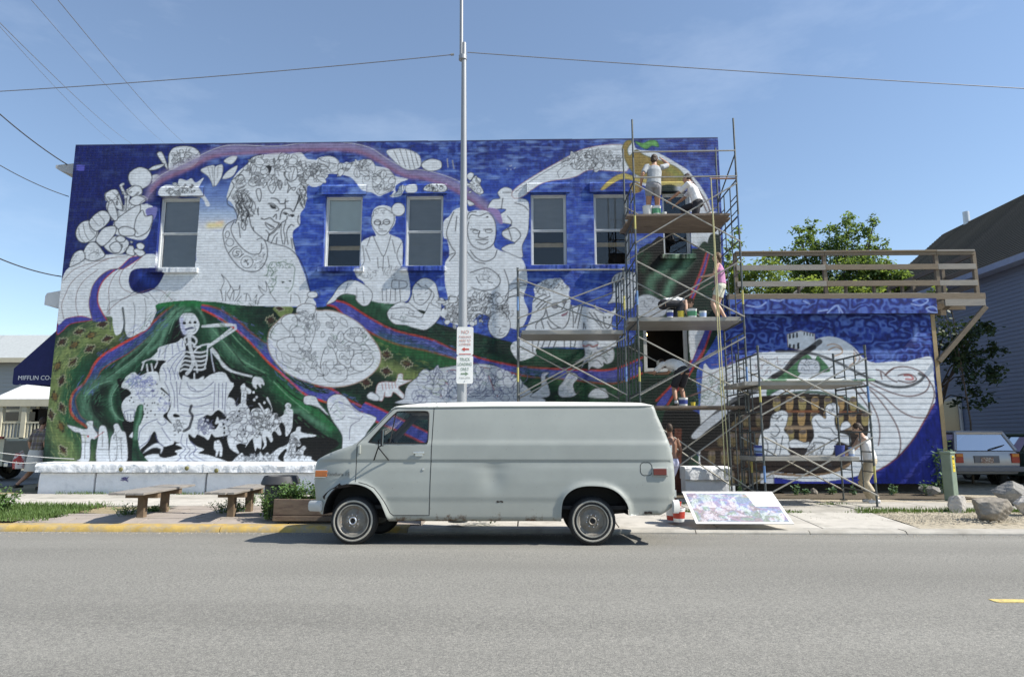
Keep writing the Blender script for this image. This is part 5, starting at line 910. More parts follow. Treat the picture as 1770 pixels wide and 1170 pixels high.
rough_block(a2_, b2_, WY-.58, WY-.005, .40, .70, .03, m_stone, 'capstone', 40); rough_block(a2_+.02, b2_-.03, WY-.5, WY-.006, .0, .395, .01, m_block, 'wall_block', 41)
for x, y in ((209, 811), (323, 809), (374, 813)):
    p = onY(x, y, WY-.66); mb = MB(); mb.lathe([(.001, -.03), (.035, -.025), (.055, 0), (.04, .02)], p, 'Y', 10); mb.build('stone_boss', m_spot, lw, True)

m_ink = mat('marker_violet', (.12, .10, .30), .7); gf = onY(216, 827, WY-.535); r_ = random.Random(4); q = MB()
pts_ = [(gf[0]+.13*math.cos(k*1.9)*r_.uniform(.4, 1), WY-.545, gf[2]+.09*math.sin(k*2.3)*r_.uniform(.4, 1)) for k in range(16)]; q.tube(pts_, .006, 4); q.build('graffiti', m_ink, lw)
# ------------------------------------------------------------------ annex with boarded, painted side and a roof deck
ann = thing('annex', 'low flat roofed annex with painted clapboards and blue fascia', 'building', (7.7, WY+3, 0))
AX0, AX1 = BX1+.004, onY(1617, 640, WY)[0]
zs0, zs1 = .28, onY(1400, 543, WY)[2]; bh = .14; zs0 = GZ0+round((zs0-GZ0)/GS)*GS; nb = int(round((zs1-zs0)/bh)); zs1 = zs0+nb*bh
for i in range(nb):
    za = zs0+bh*i; zb = za+bh+.02
    painted_grid('clapboard', AX0, AX1, za, zb, lambda X, Z, za=za: WY+.010-.006*(1-np.clip((Z-za)/bh, 0, 1.15)), [], ann, m_paintw)
zf0, zf1 = zs1+.01, onY(1400, 516, WY-.2)[2]; FX1 = onY(1621, 530, WY-.2)[0]
f1 = painted_grid('fascia_board', AX0, FX1, zf0, zf1, WY-.18, [], ann, m_paintw)
mb = MB(); mb.box(((AX0+FX1)/2, WY-.085, (zf0+zf1)/2), (FX1-AX0, .17, zf1-zf0-.004)); mb.build('fascia_back', m_brickside, ann)
m_wood = mat('weathered_wood', (.20, .16, .115), .85, .22, 6, .004, 40, stretch=(1, 6, 6), col2=(.17, .145, .12), c2pos=(.5, .75), c2scale=3)
m_wood2 = mat('weathered_wood_grey', (.28, .26, .23), .85, .2, 6, .004, 40, stretch=(1, 6, 6), col2=(.22, .205, .19), c2pos=(.5, .75), c2scale=3)
m_navyw = mat('annex_side_navy', (.03, .035, .09), .8, .2, 3)
mb = MB(); mb.box((AX1-.06, WY+3.2, zs1/2+.1), (.1, 6.2, zs1-.2)); mb.box(((AX0+AX1)/2, WY+3.2, zf1-.06), (AX1-AX0-.02, 6.3, .06)); mb.build('annex_body', m_navyw, ann)
mb = MB(); mb.box((AX1+.055, WY+.04, (zs0+zs1)/2), (.10, .09, zs1-zs0)); mb.build('corner_board', mat('corner_board_wood', (.33, .25, .14), .8, .2, 6), ann)
mb = MB(); mb.box(((AX0+AX1)/2, WY+.6, .14), (AX1-AX0-.2, .2, .34)); mb.build('foundation', mat('foundation_dark', (.07, .065, .06), .9, .3, 6), ann)

dk = thing('roof_deck', 'weathered wooden roof deck railing above the blue annex fascia', 'deck', (8.2, WY, zf1))
DX1 = onY(1690, 480, WY)[0]; DZ = zf1+.055
def plank(a, b, w, h, name='rail', m=m_wood, par=dk, bev=.006): q = MB(); q.beam(a, b, w, h); return q.build(name, m, par, bevel=bev)
plank((AX0, WY-.10, DZ), (DX1+.06, WY-.10, DZ), .06, .16, 'deck_edge_board', m_wood)
for j in range(8):
    yy = WY+.05+.145*j; plank((AX0+.05, yy, DZ+.06), (DX1+.03, yy, DZ+.06), .028, .14, 'deck_board', m_wood2)
zr = [onY(1500, y, WY)[2] for y in (437, 463, 491)]
posts = [onY(x, 480, WY)[0] for x in (1272, 1426, 1620, 1686)]
for i, x in enumerate(posts): plank((x, WY+.0, DZ-.05), (x, WY+.0, zr[0]), .09, .09, 'post', m_wood)
for x in [onY(q, 500, WY)[0] for q in (1383, 1465, 1514, 1563)]: plank((x, WY+.09, DZ), (x, WY+.09, zr[2]), .05, .10, 'short_post', m_wood)
segs = list(zip(posts[:-1], posts[1:]))
for k, z in enumerate(zr):
    for i, (a, b) in enumerate(segs):
        if k == 0: q = MB(); q.box(((a+b)/2, WY-.02, z+.02), (b-a-.004, .15, .045)); q.build('top_rail', m_wood2 if i == 2 else m_wood, dk, bevel=.006); q = MB(); q.box(((a+b)/2, WY-.052, z-.045), (b-a-.006, .035, .085)); q.build('rail', m_wood, dk, bevel=.004)
        else: q = MB(); q.box(((a+b)/2, WY-.065, z), (b-a-.004, .036, .14)); q.build('rail', m_wood2 if (i == 2 or (i == 0 and k)) else m_wood, dk, bevel=.005)
for k, z in enumerate(zr):                                          # railing turning back along the outer side
    q = MB(); q.box((DX1+.005, WY+2.1, z-(.02 if k == 0 else 0)), (.036, 4.0, .13)); q.build('rail', m_wood, dk, bevel=.005)
for yy in (1.3, 2.7, 4.0): plank((DX1-.05, WY+yy, DZ-.05), (DX1-.05, WY+yy, zr[0]), .09, .09, 'post', m_wood)
br0 = onY(1697, 532, WY-.02); br1 = onY(1614, 625, WY-.02)
plank((br0[0], WY-.16, br0[2]), (br1[0]+.12, WY-.02, br1[2]), .11, .11, 'brace', m_wood)
q = MB(); q.box(((posts[2]+DX1)/2+.05, WY-.105, DZ-.16), (DX1-posts[2]-.02, .05, .17)); q.build('deck_edge_board', m_wood2, dk)
for yy in (.6, 1.4, 2.2): q = MB(); q.box(((AX1+DX1)/2+.05, WY+yy, DZ-.13), (DX1-AX1-.1, .05, .16)); q.build('joist', m_wood, dk)
q = MB(); q.tube([onY(1372, 508, WY+1.2), onY(1392, 493, WY+1.2)], .04, 6); q.build('loose_board', m_wood2, dk)

# ------------------------------------------------------------------ house on the right
m_sid = mat('siding_slate', (.20, .235, .32), .7, .10, 3); m_tr = mat('eave_trim', (.30, .34, .46), .6, .1, 5); m_shg = mat('roof_shingle', (.062, .055, .045), .9, .35, 22, .01, 60, col2=(.075, .07, .055), c2pos=(.45, .7), c2scale=14)
hs = thing('side_house', 'slate blue clapboard house with a dark shingle roof beyond the annex', 'house', (17, 23, 0))
HX, EZ, RX_, RZ_ = 15.1, 6.75, 19.3, 10.75; HY0, HY1 = 15.5, 29.5
mb = MB(); mb.box((HX+4.2, (HY0+HY1)/2, EZ/2), (8.3, HY1-HY0-.1, EZ)); mb.build('wall', m_sid, hs)
bsid = MB(); bsid.add([(0, 0, 0), (0, 1, 0), (-.022, 0, 0), (-.022, 1, 0), (-.002, 0, .135), (-.002, 1, .135)], [(2, 3, 5, 4), (0, 1, 3, 2)]); bme = None
zz_ = .45
while zz_ < EZ-.1:
    if bme is None:
        o = bsid.build('siding_board', m_sid, hs, fix=False); bme = o.data
    else: o = put(bme, 'siding_board', hs)
    o.location = (HX+.03, HY0, zz_); o.scale = (1, HY1-HY0, 1); zz_ += .128
def roofz(x): return EZ+.05+(x-(HX-.45))*(RZ_-EZ-.05)/(RX_-(HX-.45))
rs = MB(); rs.add([(HX-.45, HY0-.3, EZ), (RX_, HY0-.3, RZ_-.06), (RX_, HY1+.35, RZ_-.06), (HX-.45, HY1+.35, EZ)], [(0, 1, 2, 3)]); rs.add([(2*RX_-HX+.45, HY0-.3, EZ), (RX_, HY0-.3, RZ_-.06), (RX_, HY1+.35, RZ_-.06), (2*RX_-HX+.45, HY1+.35, EZ)], [(0, 1, 2, 3)]); rf = rs.build('roof', m_shg, hs, fix=False)
nco = 40; dx = (RX_-HX+.45)/nco; cme = None
for i in range(nco):
    x = HX-.45+dx*i
    if cme is None:
        c_ = MB(); sl_ = (RZ_-EZ-.05)/(RX_-HX+.45); nn = 30
        for j in range(nn+1): y = j/nn; w_ = .01*math.sin(j*7.3)+.006*math.sin(j*3.1); c_.v += [(-.025+w_, y, -.03+sl_*w_), (-.025+w_, y, .018+sl_*w_), (dx+.01, y, sl_*(dx+.01)-.004)]
        for j in range(nn): c_.f += [(3*j, 3*j+3, 3*j+4, 3*j+1), (3*j+1, 3*j+4, 3*j+5, 3*j+2)]
        o = c_.build('shingle_course', m_shg, rf, fix=False); cme = o.data
    else: o = put(cme, 'shingle_course', rf)
    o.location = (x, HY0-.3, roofz(x)); o.scale = (1, HY1-HY0+.65, 1)
mb = MB(); mb.box((HX-.47, (HY0+HY1)/2, EZ-.04), (.03, HY1-HY0+.66, .19)); mb.box((HX-.24, (HY0+HY1)/2, EZ-.12), (.42, HY1-HY0+.6, .02)); mb.build('eave_trim', m_tr, hs)
mb = MB(); mb.tube([(RX_-.1, 28.1, RZ_-.4), (RX_-.1, 28.1, RZ_+.42)], .13, 12); mb.build('vent_pipe', mat('vent_metal', (.55, .56, .57), .4, .1, 6, metal=.6), rf, True)
mb = MB(); mb.add([(HX+.05, HY1+.2, EZ), (2*RX_-HX-.05, HY1+.2, EZ), (RX_, HY1+.2, RZ_-.1)], [(0, 1, 2)]); mb.add([(HX+.05, HY0, EZ), (2*RX_-HX-.05, HY0, EZ), (RX_, HY0, RZ_-.1)], [(0, 1, 2)]); mb.build('gable', m_sid, hs, fix=False)
wz = onY(1632, 705, 23.6); mb = MB(); mb.box((HX-.02, 23.9, 2.05), (.06, 1.1, 1.5)); wn_ = mb.build('window', m_trim, hs, bevel=.005); mb = MB(); mb.box((HX-.053, 23.9, 2.05), (.01, .86, 1.26)); mb.build('pane', mat('dark_pane', (.02, .022, .03), .12, .1, spec=.6), wn_)

# ------------------------------------------------------------------ house across the side street on the left
lh = thing('porch_house', 'grey clapboard house with a white trimmed porch across the side street', 'house', (-24, 31, 0))
m_lsid = mat('siding_grey', (.30, .33, .35), .75, .1, 3); m_cream = mat('porch_cream', (.50, .47, .36), .7, .08, 5); m_lroof = mat('roof_pale_shingle', (.36, .38, .38), .9, .14, 10, .006, 40); m_lroof2 = mat('porch_roof', (.62, .63, .63), .85, .1, 8)
LY = 30.0
def L3(x, y, Y=LY): q = onY(x, y, Y); return q
gz = .02; eR = L3(30, 624); rR = L3(80, 585)
lx0, lx1 = -31.0, L3(96, 640)[0]+1.2; ez = L3(0, 622)[2]
mb = MB(); mb.box(((lx0+lx1)/2, LY+4, ez/2), (lx1-lx0, 7.9, ez)); mb.build('wall', m_lsid, lh)
lme = None; z = .5
while z < ez:
    if lme is None:
        q = MB(); q.add([(0, 0, 0), (1, 0, 0), (0, -.03, 0), (1, -.03, 0), (0, -.004, .2), (1, -.004, .2)], [(2, 3, 5, 4), (0, 1, 3, 2)]); o = q.build('siding_board', m_lsid, lh, fix=False); lme = o.data
    else: o = put(lme, 'siding_board', lh)
    o.location = (lx0, LY+.04, z); o.scale = (lx1-lx0, 1, 1); z += .19
rz_ = L3(40, 584)[2]
q = MB(); q.add([(lx0-.3, LY-.4, ez-.02), (lx1+.3, LY-.4, ez-.02), (lx1-.8, LY+2.6, rz_+.55), (lx0-.3, LY+2.6, rz_+.55), (lx1+.3, LY+8.2, ez-.02), (lx0-.3, LY+8.2, ez-.02)], [(0, 1, 2, 3), (3, 2, 4, 5), (1, 4, 2)]); q.build('roof', m_lroof, lh, fix=False)
q = MB(); q.box(((lx0+lx1)/2, LY-.42, ez-.06), (lx1-lx0+.6, .04, .22)); q.build('eave_trim', m_cream, lh)
PY = LY-2.0; pzr = onY(40, 690, PY)[2]; px0 = onY(0, 700, PY)[0]-.05; px1 = px0+4.2; pzt = onY(40, 664, PY+1.4)[2]
q = MB(); q.add([(px0-.2, PY-.2, pzr), (px1, PY-.2, pzr), (px1, LY, pzt+.5), (px0+.5, LY, pzt+.5)], [(0, 1, 2, 3)]); q.add([(px0-.2, PY-.2, pzr), (px0-.2, LY, pzr), (px0+.5, LY, pzt+.5)], [(0, 1, 2)]); q.build('porch_roof', m_lroof2, lh, fix=False)
q = MB(); q.box(((px0+px1)/2, PY-.1, pzr-.16), (px1-px0, .2, .3)); q.build('porch_beam', m_cream, lh)
pf = onY(40, 757, PY)[2]
for x in (4, 45, 98): a = onY(x, 720, PY)[0]; q = MB(); q.box((a, PY-.05, (pzr-.3)/2+pf/2-.1), (.2, .2, pzr-.3-pf+.2)); q.build('porch_post', m_cream, lh)
q = MB(); q.box(((px0+px1)/2, PY+.9, pf-.1), (px1-px0, 2.1, .25)); q.box(((px0+px1)/2, PY+.0, (pf-.2)/2), (px1-px0, .1, pf-.2)); q.build('porch_floor', m_cream, lh)
rl = onY(20, 730, PY)[2]; q = MB(); q.box(((px0+px1)/2, PY-.06, rl), (px1-px0, .08, .07)); q.build('porch_rail', m_cream, lh)
for i in range(26): x = px0+.1+i*.15; q = MB(); q.box((x, PY-.06, (rl+pf)/2), (.05, .05, rl-pf-.07)); q.build('baluster', m_cream, lh)
for x0_, x1_ in ((12, 33), (49, 62)):
    a = onY(x0_, 692, LY-.03); b = onY(x1_, 727, LY-.03); q = MB(); q.box(((a[0]+b[0])/2, LY-.05, (a[2]+b[2])/2), (b[0]-a[0]+.24, .1, a[2]-b[2]+.24)); w_ = q.build('window', m_cream, lh); q = MB(); q.box(((a[0]+b[0])/2, LY-.105, (a[2]+b[2])/2+.27), (b[0]-a[0], .02, (a[2]-b[2])/2-.06)); q.build('pane', MATS['dark_pane'], w_); q = MB(); q.box(((a[0]+b[0])/2, LY-.105, (a[2]+b[2])/2-.27), (b[0]-a[0], .02, (a[2]-b[2])/2-.06)); q.build('pane', MATS['dark_pane'], w_)
a = onY(75, 700, LY-.1); q = MB(); q.box((a[0], LY-.05, 1.6), (1.0, .1, 2.2)); q.build('door', m_dark, lh)
# ------------------------------------------------------------------ the parked cargo van
VY, VW = 8.92, 1.80
def vz(x, y): q = onY(x, y, VY); return (q[0], q[2])
def c6(s): return [vz(520+x/4.334, 670+y/4.334) for x, y in parse(s)]
def c7(s): return [vz(850+x/4.334, 670+y/4.334) for x, y in parse(s)]
def dens(p, d=.03, closed=False):
    out = []; p = list(p); n = len(p)
    for i in range(n if closed else n-1):
        a, b = np.array(p[i]), np.array(p[(i+1) % n]); k = max(1, int(np.hypot(*(b-a))/d))
        for j in range(k): out.append(tuple(a+(b-a)*j/k))
    if not closed: out.append(tuple(p[-1]))
    return out
sil = c6("100,905 84,850 74,760 69,690 70,600 78,550 95,520 150,490 250,450 330,424 385,402 450,348 560,238 640,150 672,118 720,106 800,97 980,84")+c7("0,76 500,76 1080,82 1190,94 1238,110 1262,180 1300,270 1340,370 1365,460 1380,540 1388,680 1386,830 1362,880 1320,915 1270,940")
arch_r = c7("1030,940 1020,870 985,810 930,760 860,730 770,720 680,724 610,747 560,787 532,840 522,920 522,985")
arch_f = c6("655,985 620,900 590,832 540,765 490,730 420,708 340,706 265,730 205,790 172,860 155,935")
sil = [tuple(q) for q in smooth(np.array(sil), False, 3)]; arch_r = [tuple(q) for q in smooth(np.array(arch_r), False, 4)]; arch_f = [tuple(q) for q in smooth(np.array(arch_f), False, 4)]
outer = dens(sil)+dens(arch_r[:1]+arch_r)[1:]+dens([arch_r[-1], arch_f[0]])[1:-1]+dens(arch_f)+dens([arch_f[-1], sil[0]])[1:-1]
door = c6("984,128 975,400 966,700 960,940 690,940 665,920 640,870 622,838 590,790 545,735 490,708 430,692 406,690 408,540 412,410 455,362 560,258 640,170 672,140 720,128")
wino = [tuple(q) for q in smooth(np.array(c6("512,392 505,380 560,312 640,222 692,170 725,156 915,154 940,166 946,190 944,372 932,394 915,399 620,399")), True, 3)]
silA = np.array(sil); xf, xr = silA[:, 0].min(), silA[:, 0].max()
tab = np.array([(vz(800, y)[1], i) for y, i in ((684, .17), (697, .115), (702, .105), (730, .065), (755, .036), (759, .028), (763, .012), (767, .0115), (789, .010), (791, .010), (793, .020), (796, .019), (806, .007), (830, .0), (858, .004), (861, .010), (888, .012), (892, .014), (895, .03), (899, .09), (915, .12))])[::-1]
archA = [np.array(arch_r), np.array(arch_f)]
def pdist(P, x, z):
    a = P[:-1]; b = P[1:]; d = b-a; t = np.clip(((x-a[:, 0])*d[:, 0]+(z-a[:, 1])*d[:, 1])/((d*d).sum(1)+1e-12), 0, 1)
    return float(np.hypot(x-a[:, 0]-t*d[:, 0], z-a[:, 1]-t*d[:, 1]).min())
dn = [vz(852, 822), vz(838, 806)]
def inset(x, z):
    i = float(np.interp(z, tab[:, 0], tab[:, 1])); d = pdist(silA, x, z); r = .055
    if d < r: i += r-math.sqrt(max(0, r*r-(r-d)**2))
    t = (x-xf)/.50
    if t < 1: i += .11*(1-t)**2
    t = (xr-x)/.30
    if t < 1: i += .05*(1-t)**2
    for A in archA:
        d = pdist(A, x, z); i -= .032*math.exp(-(d/.042)**2)
    i += .026*math.exp(-(((x-dn[0][0])/.14)**2+((z-dn[0][1])/.16)**2)) + .012*math.exp(-(((x-dn[1][0]-.1)/.30)**2+((z-dn[1][1])/.04)**2))
    i += .0025*math.sin(x*2.1+1)*math.sin(z*3)
    return i
van = thing('parked_van', 'pale grey green cargo van with rust along the sills parked at the kerb', 'van', ((xf+xr)/2, VY+.1, 0))
def van_paint(name, base):
    m = mat(name, base, .45, .09, 1.6, spec=.45, coat=.12); t = m.node_tree; lk = t.links.new; N = t.nodes.new; b = t.nodes['Principled BSDF']
    old = b.inputs['Base Color'].links[0].from_socket; c = N('ShaderNodeTexCoord'); sp = N('ShaderNodeSeparateXYZ'); lk(c.outputs['Object'], sp.inputs['Vector'])
    n = N('ShaderNodeTexNoise'); n.inputs['Scale'].default_value = 7; n.inputs['Detail'].default_value = 8; n.inputs['Roughness'].default_value = .7; lk(c.outputs['Object'], n.inputs['Vector'])
    mr = N('ShaderNodeMapRange'); mr.inputs['From Min'].default_value = .55; mr.inputs['From Max'].default_value = .24; mr.inputs['To Min'].default_value = 0; mr.inputs['To Max'].default_value = .39; lk(sp.outputs['Z'], mr.inputs['Value'])
    ad = N('ShaderNodeMath'); lk(n.outputs['Fac'], ad.inputs[0]); lk(mr.outputs['Result'], ad.inputs[1])
    r = N('ShaderNodeValToRGB'); r.color_ramp.elements[0].position = .74; r.color_ramp.elements[1].position = .88; lk(ad.outputs['Value'], r.inputs['Fac'])
    mm = N('ShaderNodeMixRGB'); lk(r.outputs['Color'], mm.inputs['Fac']); mm.inputs['Color2'].default_value = (.09, .045, .02, 1)
    d = N('ShaderNodeMapRange'); d.inputs['From Min'].default_value = .75; d.inputs['From Max'].default_value = .2; d.inputs['To Max'].default_value = .48; lk(sp.outputs['Z'], d.inputs['Value'])
    m2 = N('ShaderNodeMixRGB'); lk(d.outputs['Result'], m2.inputs['Fac']); lk(old, m2.inputs['Color1']); m2.inputs['Color2'].default_value = (.27, .26, .215, 1); lk(m2.outputs['Color'], mm.inputs['Color1'])
    sk = N('ShaderNodeTexNoise'); sk.inputs['Scale'].default_value = 60; sk.inputs['Detail'].default_value = 2; lk(c.outputs['Object'], sk.inputs['Vector']); r3 = N('ShaderNodeValToRGB'); r3.color_ramp.elements[0].position = .745; r3.color_ramp.elements[1].position = .78; lk(sk.outputs['Fac'], r3.inputs['Fac'])
    m3 = N('ShaderNodeMixRGB'); lk(r3.outputs['Color'], m3.inputs['Fac']); lk(mm.outputs['Color'], m3.inputs['Color1']); m3.inputs['Color2'].default_value = (.12, .09, .07, 1); lk(m3.outputs['Color'], b.inputs['Base Color'])
    return m
m_van = van_paint('van_paint', (.305, .322, .298)); m_black = mat('black_rubber', (.015, .015, .016), .6, .3, 20); m_seam = mat('panel_gap', (.02, .02, .02), .9); m_chrome = mat('chrome', (.62, .62, .62), .25, .08, 8, metal=.9); m_vint = mat('van_interior', (.03, .03, .032), .85, .2, 5)
m_vglass = glass_mat('vehicle_glass', (.95, .97, .96), .0)
def pin(P, x, z):
    c = False; n = len(P); j = n-1
    for i in range(n):
        if (P[i][1] > z) != (P[j][1] > z) and x < (P[j][0]-P[i][0])*(z-P[i][1])/(P[j][1]-P[i][1])+P[i][0]: c = not c
        j = i
    return c
doorD = dens(door, .03, True); loops = [outer, doorD, wino]; V2 = []; E2 = []
for lp in loops:
    o = len(V2); V2 += [Vector(q) for q in lp]; E2 += [(o+i, o+(i+1) % len(lp)) for i in range(len(lp))]
zmin, zmax = silA[:, 1].min(), silA[:, 1].max(); g = .035
tz_ = [float(q) for q in tab[:, 0]]; zl = [z for z in np.arange(zmin, zmax, g) if min(abs(z-q) for q in tz_) > .016]+tz_
OA = np.array(outer+[outer[0]])
for z in zl:
    for x in np.arange(xf, xr, .05):
        if pin(outer, x, z) and not pin(wino, x, z) and pdist(OA, x, z) > .014: V2.append(Vector((x, z)))
for off in (.006, .016, .03, .05):                                   # loops near the silhouette for the rounded edges
    P = np.array(dens(sil, .04)); T = np.gradient(P, axis=0); T /= np.hypot(T[:, 0], T[:, 1])[:, None]; Nn = np.stack([T[:, 1], -T[:, 0]], 1)
    for q, n_ in zip(P, Nn):
        w_ = q+n_*off
        if pin(outer, *w_) and not pin(wino, *w_): V2.append(Vector(w_))
for A in archA:
    P = np.array(dens([tuple(q) for q in A], .04)); T = np.gradient(P, axis=0); T /= np.hypot(T[:, 0], T[:, 1])[:, None]; Nn = np.stack([T[:, 1], -T[:, 0]], 1)
    for off in (.015, .03, .05, .08):
        for sg in (1, -1):
            for q, n_ in zip(P, Nn):
                w_ = q+n_*off*sg
                if pin(outer, *w_) and not pin(wino, *w_): V2.append(Vector(w_))
cdt = delaunay_2d_cdt(V2, E2, [], 0, 1e-4); PV = [(v.x, v.y) for v in cdt[0]]; PI = [inset(*q) for q in PV]
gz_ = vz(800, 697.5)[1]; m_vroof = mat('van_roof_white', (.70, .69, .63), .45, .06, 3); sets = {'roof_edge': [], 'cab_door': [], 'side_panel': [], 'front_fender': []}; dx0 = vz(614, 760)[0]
for f in cdt[2]:
    cx = sum(PV[i][0] for i in f)/3; cz = sum(PV[i][1] for i in f)/3
    if not pin(outer, cx, cz) or pin(wino, cx, cz): continue
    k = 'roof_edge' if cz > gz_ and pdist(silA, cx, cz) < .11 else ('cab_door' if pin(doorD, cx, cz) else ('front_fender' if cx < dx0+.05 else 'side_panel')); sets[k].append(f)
vparts = {}
for far in (0, 1):
    for k, fs in sets.items():
        used = sorted({i for f in fs for i in f}); idx = {i: n for n, i in enumerate(used)}
        me = bpy.data.meshes.new(k); me.from_pydata([(PV[i][0], VY+(VW-PI[i] if far else PI[i]), PV[i][1]) for i in used], [], [tuple(idx[i] for i in (f if not far else reversed(f))) for f in fs]); me.update()
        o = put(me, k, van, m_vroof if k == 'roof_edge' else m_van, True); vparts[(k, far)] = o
# bonnet, roof and tail as one skin across the width; windscreen in its own place
P = dens(sil, .03); wb, wt = vz(612, 760)[0], vz(672, 702)[0]; i_b = min(range(len(P)), key=lambda i: abs(P[i][0]-wb)+(9 if P[i][1] < zmin+.7 else 0)); i_t = min(range(len(P)), key=lambda i: abs(P[i][0]-wt)+(9 if P[i][1] < zmin+1 else 0))
fr = [0, .012, .03, .06, .12, .22, .36, .5, .64, .78, .88, .94, .97, .988, 1]
PA = np.array(P); T = np.gradient(PA, axis=0); T /= np.hypot(T[:, 0], T[:, 1])[:, None]; Nn = np.stack([-T[:, 1], T[:, 0]], 1)
vs = []; ins = [inset(*q) for q in P]
for i, q in enumerate(P):
    for f in fr:
        cr = .045*(1-(2*f-1)**2)*(1 if Nn[i][1] > .3 else .6); vs.append((q[0]+Nn[i][0]*cr, VY+ins[i]+(VW-2*ins[i])*f, q[1]+Nn[i][1]*cr))
n = len(fr); sk, gl = [], []
for i in range(len(P)-1):
    for j in range(n-1):
        f = (i*n+j, i*n+j+1, (i+1)*n+j+1, (i+1)*n+j); (gl if (min(i_b, i_t) <= i < max(i_b, i_t) and 3 <= j < n-4) else sk).append(f)
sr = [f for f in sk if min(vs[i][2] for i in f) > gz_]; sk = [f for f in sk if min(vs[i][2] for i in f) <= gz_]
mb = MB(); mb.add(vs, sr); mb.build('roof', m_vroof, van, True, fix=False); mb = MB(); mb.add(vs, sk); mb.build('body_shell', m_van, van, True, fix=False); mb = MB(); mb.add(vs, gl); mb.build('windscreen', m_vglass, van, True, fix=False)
mb = MB(); zc = vz(800, 874)[1]; mb.box(((xf+xr)/2+.1, VY+VW/2, zc), (xr-xf-.5, VW-.35, .05)); mb.build('floor_pan', m_vint, van)
mb = MB(); mb.box(((xf+xr)/2+.1, VY+VW/2, zc+.02), (xr-xf-1.6, .9, .08)); mb.build('chassis', m_black, van)
xp = vz(800, 700)[0]
# wheel wells
for A in archA:
    for far in (0, 1):
        mb = MB(); Pq = dens([tuple(q) for q in A], .06)
        for q in Pq: y0 = VY+(VW-.035 if far else .035); mb.v += [(q[0], y0, q[1]), (q[0], y0+(-.42 if far else .42), q[1])]
        for i in range(len(Pq)-1): mb.f.append((2*i, 2*i+1, 2*i+3, 2*i+2))
        mb.f.append(tuple(2*i+1 for i in range(len(Pq)))); mb.build('wheel_well', m_black, van, fix=False)
# seams, drip rail, crease trim
def ribbon(pts, w, name, m, lift=.002, closed=False, par=van):
    mb = MB(); pts = dens(pts, .03, closed)
    if closed: pts = pts+[pts[0]]
    A = np.array(pts); T = np.gradient(A, axis=0); T /= np.hypot(T[:, 0], T[:, 1])[:, None]+1e-9
    for q, t in zip(A, T): 
        for sg in (-1, 1): x, z = q[0]-t[1]*w*.5*sg, q[1]+t[0]*w*.5*sg; mb.v.append((x, VY+inset(x, z)-lift, z))
    for i in range(len(pts)-1): mb.f.append((2*i, 2*i+1, 2*i+3, 2*i+2))
    return mb.build(name, m, par, fix=False)
ribbon(door[:12], .009, 'door_gap', m_seam); ribbon(door[12:], .008, 'door_gap', m_seam)
gut = c6("655,142 690,124 800,124 980,124")+c7("0,118 600,116 1100,114 1235,112")
mb = MB(); Gp = dens(gut, .06); mb.tube([(x, VY+inset(x, z)-.004, z) for x, z in Gp], .011, 6); mb.build('drip_rail', m_van, van, True)
mb = MB(); mb.tube([(x, VY+inset(x, z)-.001, z) for x, z in wino+[wino[0]]], .009, 5); mb.build('window_gasket', m_black, vparts[('cab_door', 0)], True)
for far in (0, 1):
    mb = MB(); y = VY+(VW-.09 if far else .09); mb.v = [(x, VY+(VW-inset(x, z)-.022 if far else inset(x, z)+.022), z) for x, z in wino]; mb.f = [tuple(range(len(wino)))]; mb.build('side_window', m_vglass, vparts[('cab_door', far)], fix=False)
a, b = c6("692,172 655,395"); mb = MB(); mb.tube([(a[0], VY+inset(*a)+.012, a[1]), (b[0], VY+inset(*b)+.012, b[1])], .009, 5); mb.build('vent_divider', m_black, vparts[('cab_door', 0)])
# door handle, lock, lights, filler, badge
def sb(q, d, name, m, lift=.01, par=van, bev=.006): mb = MB(); mb.box((q[0], VY+inset(*q)-lift, q[1]), d); return mb.build(name, m, par, bevel=bev)
q = c6("880,470")[0]; sb(q, (.15, .02, .03), 'door_handle', m_chrome, .022, vparts[('cab_door', 0)]); sb((q[0], q[1]-.02), (.10, .012, .06), 'handle_plate', m_chrome, .004, vparts[('cab_door', 0)])
q = c6("912,595")[0]; sb(q, (.03, .012, .03), 'lock', m_chrome, .004, vparts[('cab_door', 0)])
q = c6("138,628")[0]; lp = sb(q, (.185, .03, .11), 'marker_surround', m_chrome, .006); sb(q, (.165, .03, .085), 'marker_lamp', mat('amber_lens', (.34, .10, .02), .25, .2, 12, spec=.6), .018, lp, .008)
q = c7("1265,615")[0]; lp = sb(q, (.215, .03, .125), 'marker_surround', MATS['van_paint'], .008, bev=.015); sb((q[0]-.005, q[1]), (.175, .03, .085), 'marker_lamp', mat('red_lens', (.13, .016, .01), .25, .2, 12, spec=.6), .020, lp, .008)
q = c7("1162,592")[0]; ribbon([(q[0]+.075*math.cos(t)*(1+.18*abs(math.sin(2*t))), q[1]+.082*math.sin(t)*(1+.18*abs(math.sin(2*t)))) for t in np.arange(0, 6.28, .2)], .008, 'filler_door', m_seam, closed=True)
q = c6("272,632")[0]; i0_, i1_ = inset(q[0]-.13, q[1]), inset(q[0]+.13, q[1]); text_obj('Vandura 15', 'badge', mat('badge_dark', (.10, .10, .10), .4, .1), van, (q[0], VY+min((i0_+i1_)/2, inset(*q))-.012, q[1]), .072, rot=(R(90), 0, math.atan2(i1_-i0_, .26)))
q = c6("432,445")[0]; sb(q, (.03, .035, .12), 'door_hinge', m_van, .012)
for xx, yy in ((1361, 440), (1390, 780)): q = c7(f"{xx-8},{yy}")[0]; sb((q[0], q[1]), (.05, .04, .10), 'rear_hinge', m_chrome, -.03)
